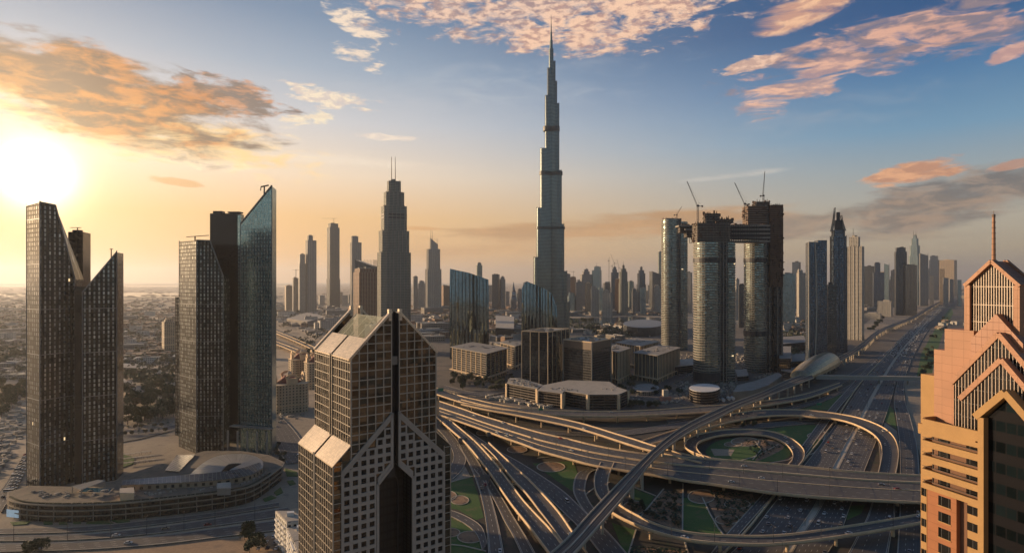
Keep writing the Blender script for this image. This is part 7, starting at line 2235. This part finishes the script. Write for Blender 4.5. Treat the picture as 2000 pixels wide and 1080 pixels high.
scatter([(1838, 632), (1885, 600), (1900, 600), (1900, 700), (1830, 700), (1826, 680)], 20, 'right of the highway beside the peach tower', 'right of the highway', smin=.6, smax=.9, gap=17)
scatter([(1868, 566), (2010, 566), (2010, 600), (1890, 600)], 26, 'on the far plain behind the peach spire', 'behind the peach spire', smin=1.5, smax=2.6, gap=60)
# the mass of far low houses: far too many to count
def mass(poly, n, name, mat, zone_gap=0):
    us = [p[0] for p in poly]; vs = [p[1] for p in poly]; m = MB(); c = 0
    while c < n:
        u, v = rg.uniform(min(us), max(us)), rg.uniform(min(vs), max(vs))
        if not inside((u, v), poly): continue
        c += 1; x, y = G(u, v)
        if any(abs(x - a) < 30 and abs(y - b) < 30 for a, b in placed): continue
        s = rg.uniform(.7, 1.6) * (1 + y / 6000); w_, d_, h_ = rg.uniform(10, 26) * s, rg.uniform(9, 20) * s, rg.uniform(3.5, 8)
        an = .4 + rg.choice((0, pi / 2)); m.box(x, y, 0, w_, d_, h_, an)
        m.box(x + rg.uniform(-3, 3), y + rg.uniform(-3, 3), h_, 4, 3, 2, an); m.box(x + 5, y + 4, h_ * .0, w_ * .5, d_ * 1.3, h_ * .6, an)
    return m.build(name, mat, kind='stuff')
rg = random.Random(31)
for k, (poly, n) in enumerate([([(-30, 572), (55, 572), (55, 740), (-30, 740)], 420), ([(225, 586), (345, 586), (345, 705), (225, 708)], 420), ([(530, 578), (740, 588), (740, 640), (620, 655), (530, 625)], 420),
                               ([(800, 592), (1020, 592), (1020, 650), (800, 650)], 460), ([(1100, 585), (1300, 585), (1300, 616), (1100, 618)], 260), ([(1520, 585), (1760, 575), (1690, 620), (1640, 650), (1520, 660)], 260),
                               ([(1880, 562), (2020, 562), (2020, 640), (1900, 600)], 300), ([(-60, 561), (1100, 562), (1100, 584), (-60, 580)], 500)]):
    for j in range(2): mass(poly, n // 2, 'distant_low_rise', [LOWM[0], LOWM[1], LOWM[3], LOWM[2]][(k + j) % 4 if j == 0 else (k * 2 + 1) % 4])
# brown flat-roofed mid blocks seen just left of the gabled tower and the curved-wall villa in the park
for (pix, z, nm, lab) in [([(228, 745), (262, 760), (266, 752), (238, 738), (228, 738)], 9, 'low_building', 'low white building with stepped roofs among the park trees'),
                      ([(228, 716), (288, 720), (286, 712), (228, 708)], 6, 'low_building', 'long pale shed on the edge of the park between the bladed towers'),
                      ([(968, 640), (1004, 642), (1004, 618), (968, 616)], 30, 'office_block', 'banded grey stepped office block between the slanted glass towers'),
                      ([(560, 622), (600, 628), (640, 618), (600, 610)], 18, 'low_building', 'large flat pale hall in haze left of the gabled tower top')]:
    poly_block(nm, lab, pix, z, LOWM[1] if nm != 'office_block' else striped, roof=ROOFL)

# ================================================================ TREES
def leafmat(name, c1, c2):
    m = bpy.data.materials.new(name); m.use_nodes = True
    t = NT(m.node_tree); b = m.node_tree.nodes['Principled BSDF']; g = t.node('ShaderNodeNewGeometry')
    n1 = t.noise(X(t, g.outputs['Position']), .9, 3, .6)
    t.put(b.inputs['Base Color'], t.mix(t.smooth(.35, .65, n1), c1, c2)); b.inputs['Roughness'].default_value = .8
    return m
LEAF = [leafmat('foliage_olive', (0.065, 0.072, 0.028), (0.115, 0.112, 0.045)), leafmat('foliage_dark', (0.032, 0.045, 0.018), (0.060, 0.072, 0.028)), leafmat('foliage_dusty', (0.08, 0.078, 0.040), (0.12, 0.105, 0.055))]
BARK = plain('bark', (0.10, 0.07, 0.045), .9, var=.2)
def tree_proto(i, h, r):
    t = thing('tree', 'x', 'tree'); rg = random.Random(i)
    m = MB(); m.tube((0, 0, -.3), (.2, .1, h * .5), .35, .2, 7)
    for k in range(5):
        a = 2 * pi * k / 5 + rg.random(); m.tube((.15, .1, h * .35), (cos(a) * r * .6, sin(a) * r * .6, h * .68), .16, .05, 5)
    m.build('trunk', BARK, t)
    m = MB(); cl = []
    for _ in range(13):
        a = rg.random() * 2 * pi; q = r * sqrt(rg.random()) * .8; cl.append(Vector((cos(a) * q, sin(a) * q, h * rg.uniform(.45, .86))))
    for c in cl:
        cr = r * rg.uniform(.28, .48)
        for _ in range(46):
            d = Vector((rg.gauss(0, 1), rg.gauss(0, 1), rg.gauss(0, .8))).normalized() * cr * rg.uniform(.6, 1.05)
            p = c + d; s = rg.uniform(.35, .75); a = Vector((rg.gauss(0, 1), rg.gauss(0, 1), rg.gauss(0, 1))).normalized(); b_ = a.orthogonal().normalized() * s * .6; a *= s
            m.face([p - a - b_, p + a - b_, p + a + b_, p - a + b_])
    m.build('crown', LEAF[i % 3], t)
    return t
def palm_proto():
    t = thing('palm_tree', 'x', 'tree'); m = MB(); m.tube((0, 0, -.2), (.1, 0, 7), .28, .2, 7); m.build('trunk', BARK, t)
    m = MB()
    for k in range(18):
        a = 2 * pi * k / 18; up = .9 if k % 2 else .3
        P_ = [Vector((cos(a) * 2.9 * s, sin(a) * 2.9 * s, 7 + up * 2.4 * s - 3.0 * s * s)) for s in (0, .35, .7, 1)]
        for p, q in zip(P_[:-1], P_[1:]):
            n = Vector((-sin(a), cos(a), 0)) * .38; m.face([p - n, p + n, q + n * .7, q - n * .7])
    m.build('crown', LEAF[1], t)
    return t
TP = [tree_proto(0, 9, 4.2), tree_proto(1, 11, 5.2), tree_proto(2, 7.5, 3.6), tree_proto(4, 12, 6.0)]
PT = palm_proto(); tused = set(); tdesc = ['olive green bushy tree', 'dark rounded tree', 'dusty small tree', 'broad dark tree']
tplaced = []
def put_tree(i, x, y, where, s=1.0):
    pr = PT if i == 9 else TP[i]
    t = pr if i not in tused else copy_tree(pr); tused.add(i)
    t.location = (x, y, 0); t.rotation_euler = (0, 0, rg.uniform(0, 6.28)); t.scale = (s, s, s * rg.uniform(.85, 1.15))
    dd = 'slender palm' if i == 9 else tdesc[i]
    tag(t, f'{dd} {where}', 'palm' if i == 9 else 'tree', f'{dd}s {where}')
def grove(poly, count, where, ids=(0, 1, 2, 3), smin=.8, smax=1.4, gap=5, avoid=()):
    us = [p[0] for p in poly]; vs = [p[1] for p in poly]; c = tr = 0
    while c < count and tr < count * 25:
        tr += 1
        u, v = rg.uniform(min(us), max(us)), rg.uniform(min(vs), max(vs))
        if not inside((u, v), poly) or any(inside((u, v), a) for a in avoid): continue
        x, y = G(u, v)
        if any(hypot(x - a, y - b) < gap for a, b in tplaced): continue
        tplaced.append((x, y)); put_tree(rg.choice(ids), x, y, where, rg.uniform(smin, smax)); c += 1
villa = [(224, 730), (270, 730), (272, 770), (224, 770)]
grove([(228, 768), (262, 770), (285, 752), (345, 765), (345, 815), (300, 828), (228, 838)], 52, 'in the park between the two bladed towers', smin=1.0, smax=1.9, gap=7, avoid=(villa,))
grove([(228, 728), (262, 732), (300, 745), (345, 735), (345, 765), (285, 752), (262, 740)], 8, 'at the far edge of the park', smin=1, smax=1.8, gap=8)
grove([(228, 690), (345, 695), (345, 708), (228, 708)], 4, 'on the hazy plain behind the park', smin=1, smax=2, gap=12)
grove([(-10, 755), (50, 755), (50, 800), (20, 815), (-10, 820)], 22, 'left of the leftmost tower', smin=1.0, smax=1.8, gap=7)
grove([(-10, 640), (50, 640), (50, 735), (-10, 735)], 8, 'among the low houses on the left edge', smin=1.2, smax=2.4, gap=16)
grove([(868, 744), (910, 738), (985, 752), (1005, 765), (960, 766), (880, 760)], 24, 'behind the rear flyover near the square office block', ids=(0, 1, 3), smin=.7, smax=1.1, gap=7)
grove([(1225, 790), (1290, 793), (1290, 798), (1225, 799)], 9, 'beside the office podium right corner', ids=(1, 3), smin=.6, smax=.9, gap=6)
grove([(1110, 630), (1215, 632), (1215, 655), (1130, 650)], 8, 'beyond the brown topped office box', ids=(1, 3), smin=1.2, smax=2.0, gap=14)
grove([(1795, 735), (1803, 690), (1824, 650), (1846, 614), (1856, 612), (1838, 655), (1822, 700), (1812, 750)], 26, 'in the green verge right of the highway', ids=(1, 3, 0), smin=.6, smax=1.1, gap=8)
grove([(1694, 645), (1722, 622), (1728, 626), (1702, 650)], 12, 'on the sandy strip before the highway towers', ids=(1, 3), smin=.9, smax=1.4, gap=9)
grove([(474, 1040), (495, 1035), (512, 1085), (485, 1090)], 7, 'in the yard left of the small white block', ids=(1, 3), smin=.6, smax=.85, gap=4.5)
grove([(532, 865), (545, 870), (560, 905), (548, 908)], 16, 'along the street behind the horseshoe roof', ids=(2, 9), smin=.5, smax=.7, gap=3.2)
grove([(600, 690), (625, 700), (625, 735), (600, 730)], 10, 'among the beige domed blocks', ids=(1, 3), smin=.9, smax=1.4, gap=8)
grove([(55, 1078), (80, 1076), (84, 1090), (50, 1092)], 3, 'at the bottom edge of the sand lot', ids=(1,), smin=.7, smax=.8, gap=5)
grove([(880, 742), (1000, 735), (1015, 745), (995, 752), (900, 756)], 18, 'along the street beside the square office block', ids=(0, 2), smin=.5, smax=.8, gap=7)
grove([(1200, 750), (1235, 745), (1330, 765), (1330, 772), (1250, 775), (1215, 775)], 14, 'around the low drum shaped pavilion', ids=(1, 3), smin=.6, smax=1.0, gap=8)
grove([(1296, 962), (1330, 962), (1331, 1034), (1256, 1004)], 10, 'in the brown bed under the rail viaduct', ids=(2,), smin=.3, smax=.5, gap=5)
grove([(1380, 830), (1480, 822), (1500, 832), (1400, 838)], 10, 'on the dark strip above the inner oval loop', ids=(0, 1), smin=.4, smax=.7, gap=6)
for k in range(16):
    u, v = 232 + (k % 8) * 13 + (k // 8) * 5, 852 - (k % 8) * 1.2 - (k // 8) * 12
    x, y = G(u, v); put_tree(9 if k % 3 == 0 else 2, x, y, 'along the sandy road before the park', .6)
grove([(1255, 985), (1262, 1000), (1235, 1000), (1222, 985)], 12, 'in the round shrub bed under the rail viaduct', ids=(2, 1), smin=.3, smax=.4, gap=2)
# far tree masses that read as dark patches in the haze
def tree_mass(poly, n, mat, name='distant_trees'):
    us = [p[0] for p in poly]; vs = [p[1] for p in poly]; m = MB(); c = 0
    while c < n:
        u, v = rg.uniform(min(us), max(us)), rg.uniform(min(vs), max(vs))
        if not inside((u, v), poly): continue
        c += 1; x, y = G(u, v); R0 = rg.uniform(4, 8) * (1 + y / 3000)
        for _ in range(16):
            p = Vector((x + rg.gauss(0, .5) * R0, y + rg.gauss(0, .5) * R0, R0 * rg.uniform(.3, 1.1))); s = R0 * rg.uniform(.15, .3); a = Vector((rg.gauss(0, 1), rg.gauss(0, 1), rg.gauss(0, 1))).normalized(); b_ = a.orthogonal().normalized() * s * .7; a *= s
            m.face([p - a - b_, p + a - b_, p + a + b_, p - a + b_])
    m.build(name, mat, kind='stuff')
tree_mass([(-30, 585), (55, 585), (55, 745), (-30, 745)], 150, LEAF[2])
tree_mass([(-30, 690), (55, 680), (55, 705), (-30, 710)], 60, LEAF[1])
tree_mass([(225, 590), (345, 590), (345, 745), (225, 745)], 150, LEAF[2])
tree_mass([(228, 728), (262, 732), (300, 742), (345, 735), (345, 750), (285, 752)], 40, LEAF[1])
tree_mass([(530, 600), (740, 600), (740, 660), (600, 690), (530, 640)], 110, LEAF[2])
tree_mass([(1108, 625), (1215, 636), (1290, 652), (1215, 662), (1110, 648)], 110, LEAF[1])
tree_mass([(805, 610), (1018, 610), (1018, 660), (805, 660)], 90, LEAF[0])
tree_mass([(1524, 620), (1572, 620), (1572, 690), (1524, 700)], 50, LEAF[0])
# low shrubs in brown beds: tiny mounds, uncountable
m = MB(); rg = random.Random(9)
def shrubs(poly, n, s0=.4, s1=.9):
    us = [p[0] for p in poly]; vs = [p[1] for p in poly]; c = 0
    while c < n:
        u, v = rg.uniform(min(us), max(us)), rg.uniform(min(vs), max(vs))
        if not inside((u, v), poly): continue
        x, y = G(u, v); s = rg.uniform(s0, s1); c += 1
        for _ in range(5):
            a = rg.random() * pi; d = Vector((cos(a), sin(a), rg.uniform(-.3, .6))) * s; q = Vector((x + rg.uniform(-s, s), y + rg.uniform(-s, s), 1.0 + rg.uniform(0, s))); w_ = Vector((-sin(a), cos(a), .3)) * s * .6
            m.face([q - d - w_, q + d - w_, q + d + w_, q - d + w_])
shrubs([(1296, 962), (1330, 962), (1331, 1034), (1256, 1004)], 170)
shrubs([(1384, 958), (1466, 968), (1474, 985), (1418, 1036)], 170)
shrubs([(1450, 862), (1500, 860), (1528, 874), (1480, 898)], 110)
shrubs([(1232, 1069), (1340, 1077), (1340, 1100), (1230, 1100)], 160)
shrubs([(868, 800), (900, 815), (905, 835), (880, 820)], 100)
m.build('shrubs', LEAF[1], kind='stuff')

# ---- dense far traffic, too many to count
m = MB(); mw = MB(); rg = random.Random(77)
def far_traffic(A, B, lanes, f0, f1, count):
    cum = [0.0]; n = len(A) - 1
    for i in range(n): cum.append(cum[-1] + (A[i+1] - A[i]).length)
    for _ in range(count):
        s = cum[-1] * (f0 + (f1 - f0) * rg.random() ** 1.3); i = max(j for j in range(n) if cum[j] <= s)
        f = (rg.randrange(lanes) + .5) / lanes; tt_ = (s - cum[i]) / (cum[i+1] - cum[i]); p = lerp(lerp(A[i], B[i], f), lerp(A[i+1], B[i+1], f), tt_); d = A[i+1] - A[i]; an = atan2(d.y, d.x)
        q = mw if rg.random() < .62 else m
        q.box(p.x, p.y, p.z + .3, 4.5, 1.85, .7, an); q.box(p.x, p.y, p.z + 1.0, 2.3, 1.6, .55, an)
far_traffic(*rts['c1'], 6, .085, .32, 330); far_traffic(*rts['c2'], 6, .085, .32, 330); far_traffic(*rts['c4'], 3, .45, 1.0, 30); far_traffic(*rts['c0'], 2, .4, 1, 30)
m.build('distant_dark_traffic', PAINTS[2], kind='stuff'); mw.build('distant_pale_traffic', PAINTS[0], kind='stuff')

# ================================================================ HAZE
hz = bpy.data.materials.new('haze'); hz.use_nodes = True
hz.node_tree.nodes.clear()
ho = hz.node_tree.nodes.new('ShaderNodeOutputMaterial'); hv = hz.node_tree.nodes.new('ShaderNodeVolumePrincipled')
hv.inputs['Color'].default_value = (0.76, 0.77, 0.80, 1)
hv.inputs['Density'].default_value = 0.000043
hv.inputs['Anisotropy'].default_value = 0.55
hz.node_tree.links.new(hv.outputs[0], ho.inputs['Volume'])
me = bpy.data.meshes.new('haze')
x0, x1, y0, y1, z0, z1 = -30500, 30500, -3500, 40500, -1.5, 930
V_ = [(x, y, z) for x in (x0, x1) for y in (y0, y1) for z in (z0, z1)]
me.from_pydata(V_, [], [(0, 1, 3, 2), (4, 6, 7, 5), (0, 4, 5, 1), (2, 3, 7, 6), (0, 2, 6, 4), (1, 5, 7, 3)])
me.materials.append(hz)
ho_ = bpy.data.objects.new('haze', me); COL.objects.link(ho_); tag(ho_, kind='stuff')
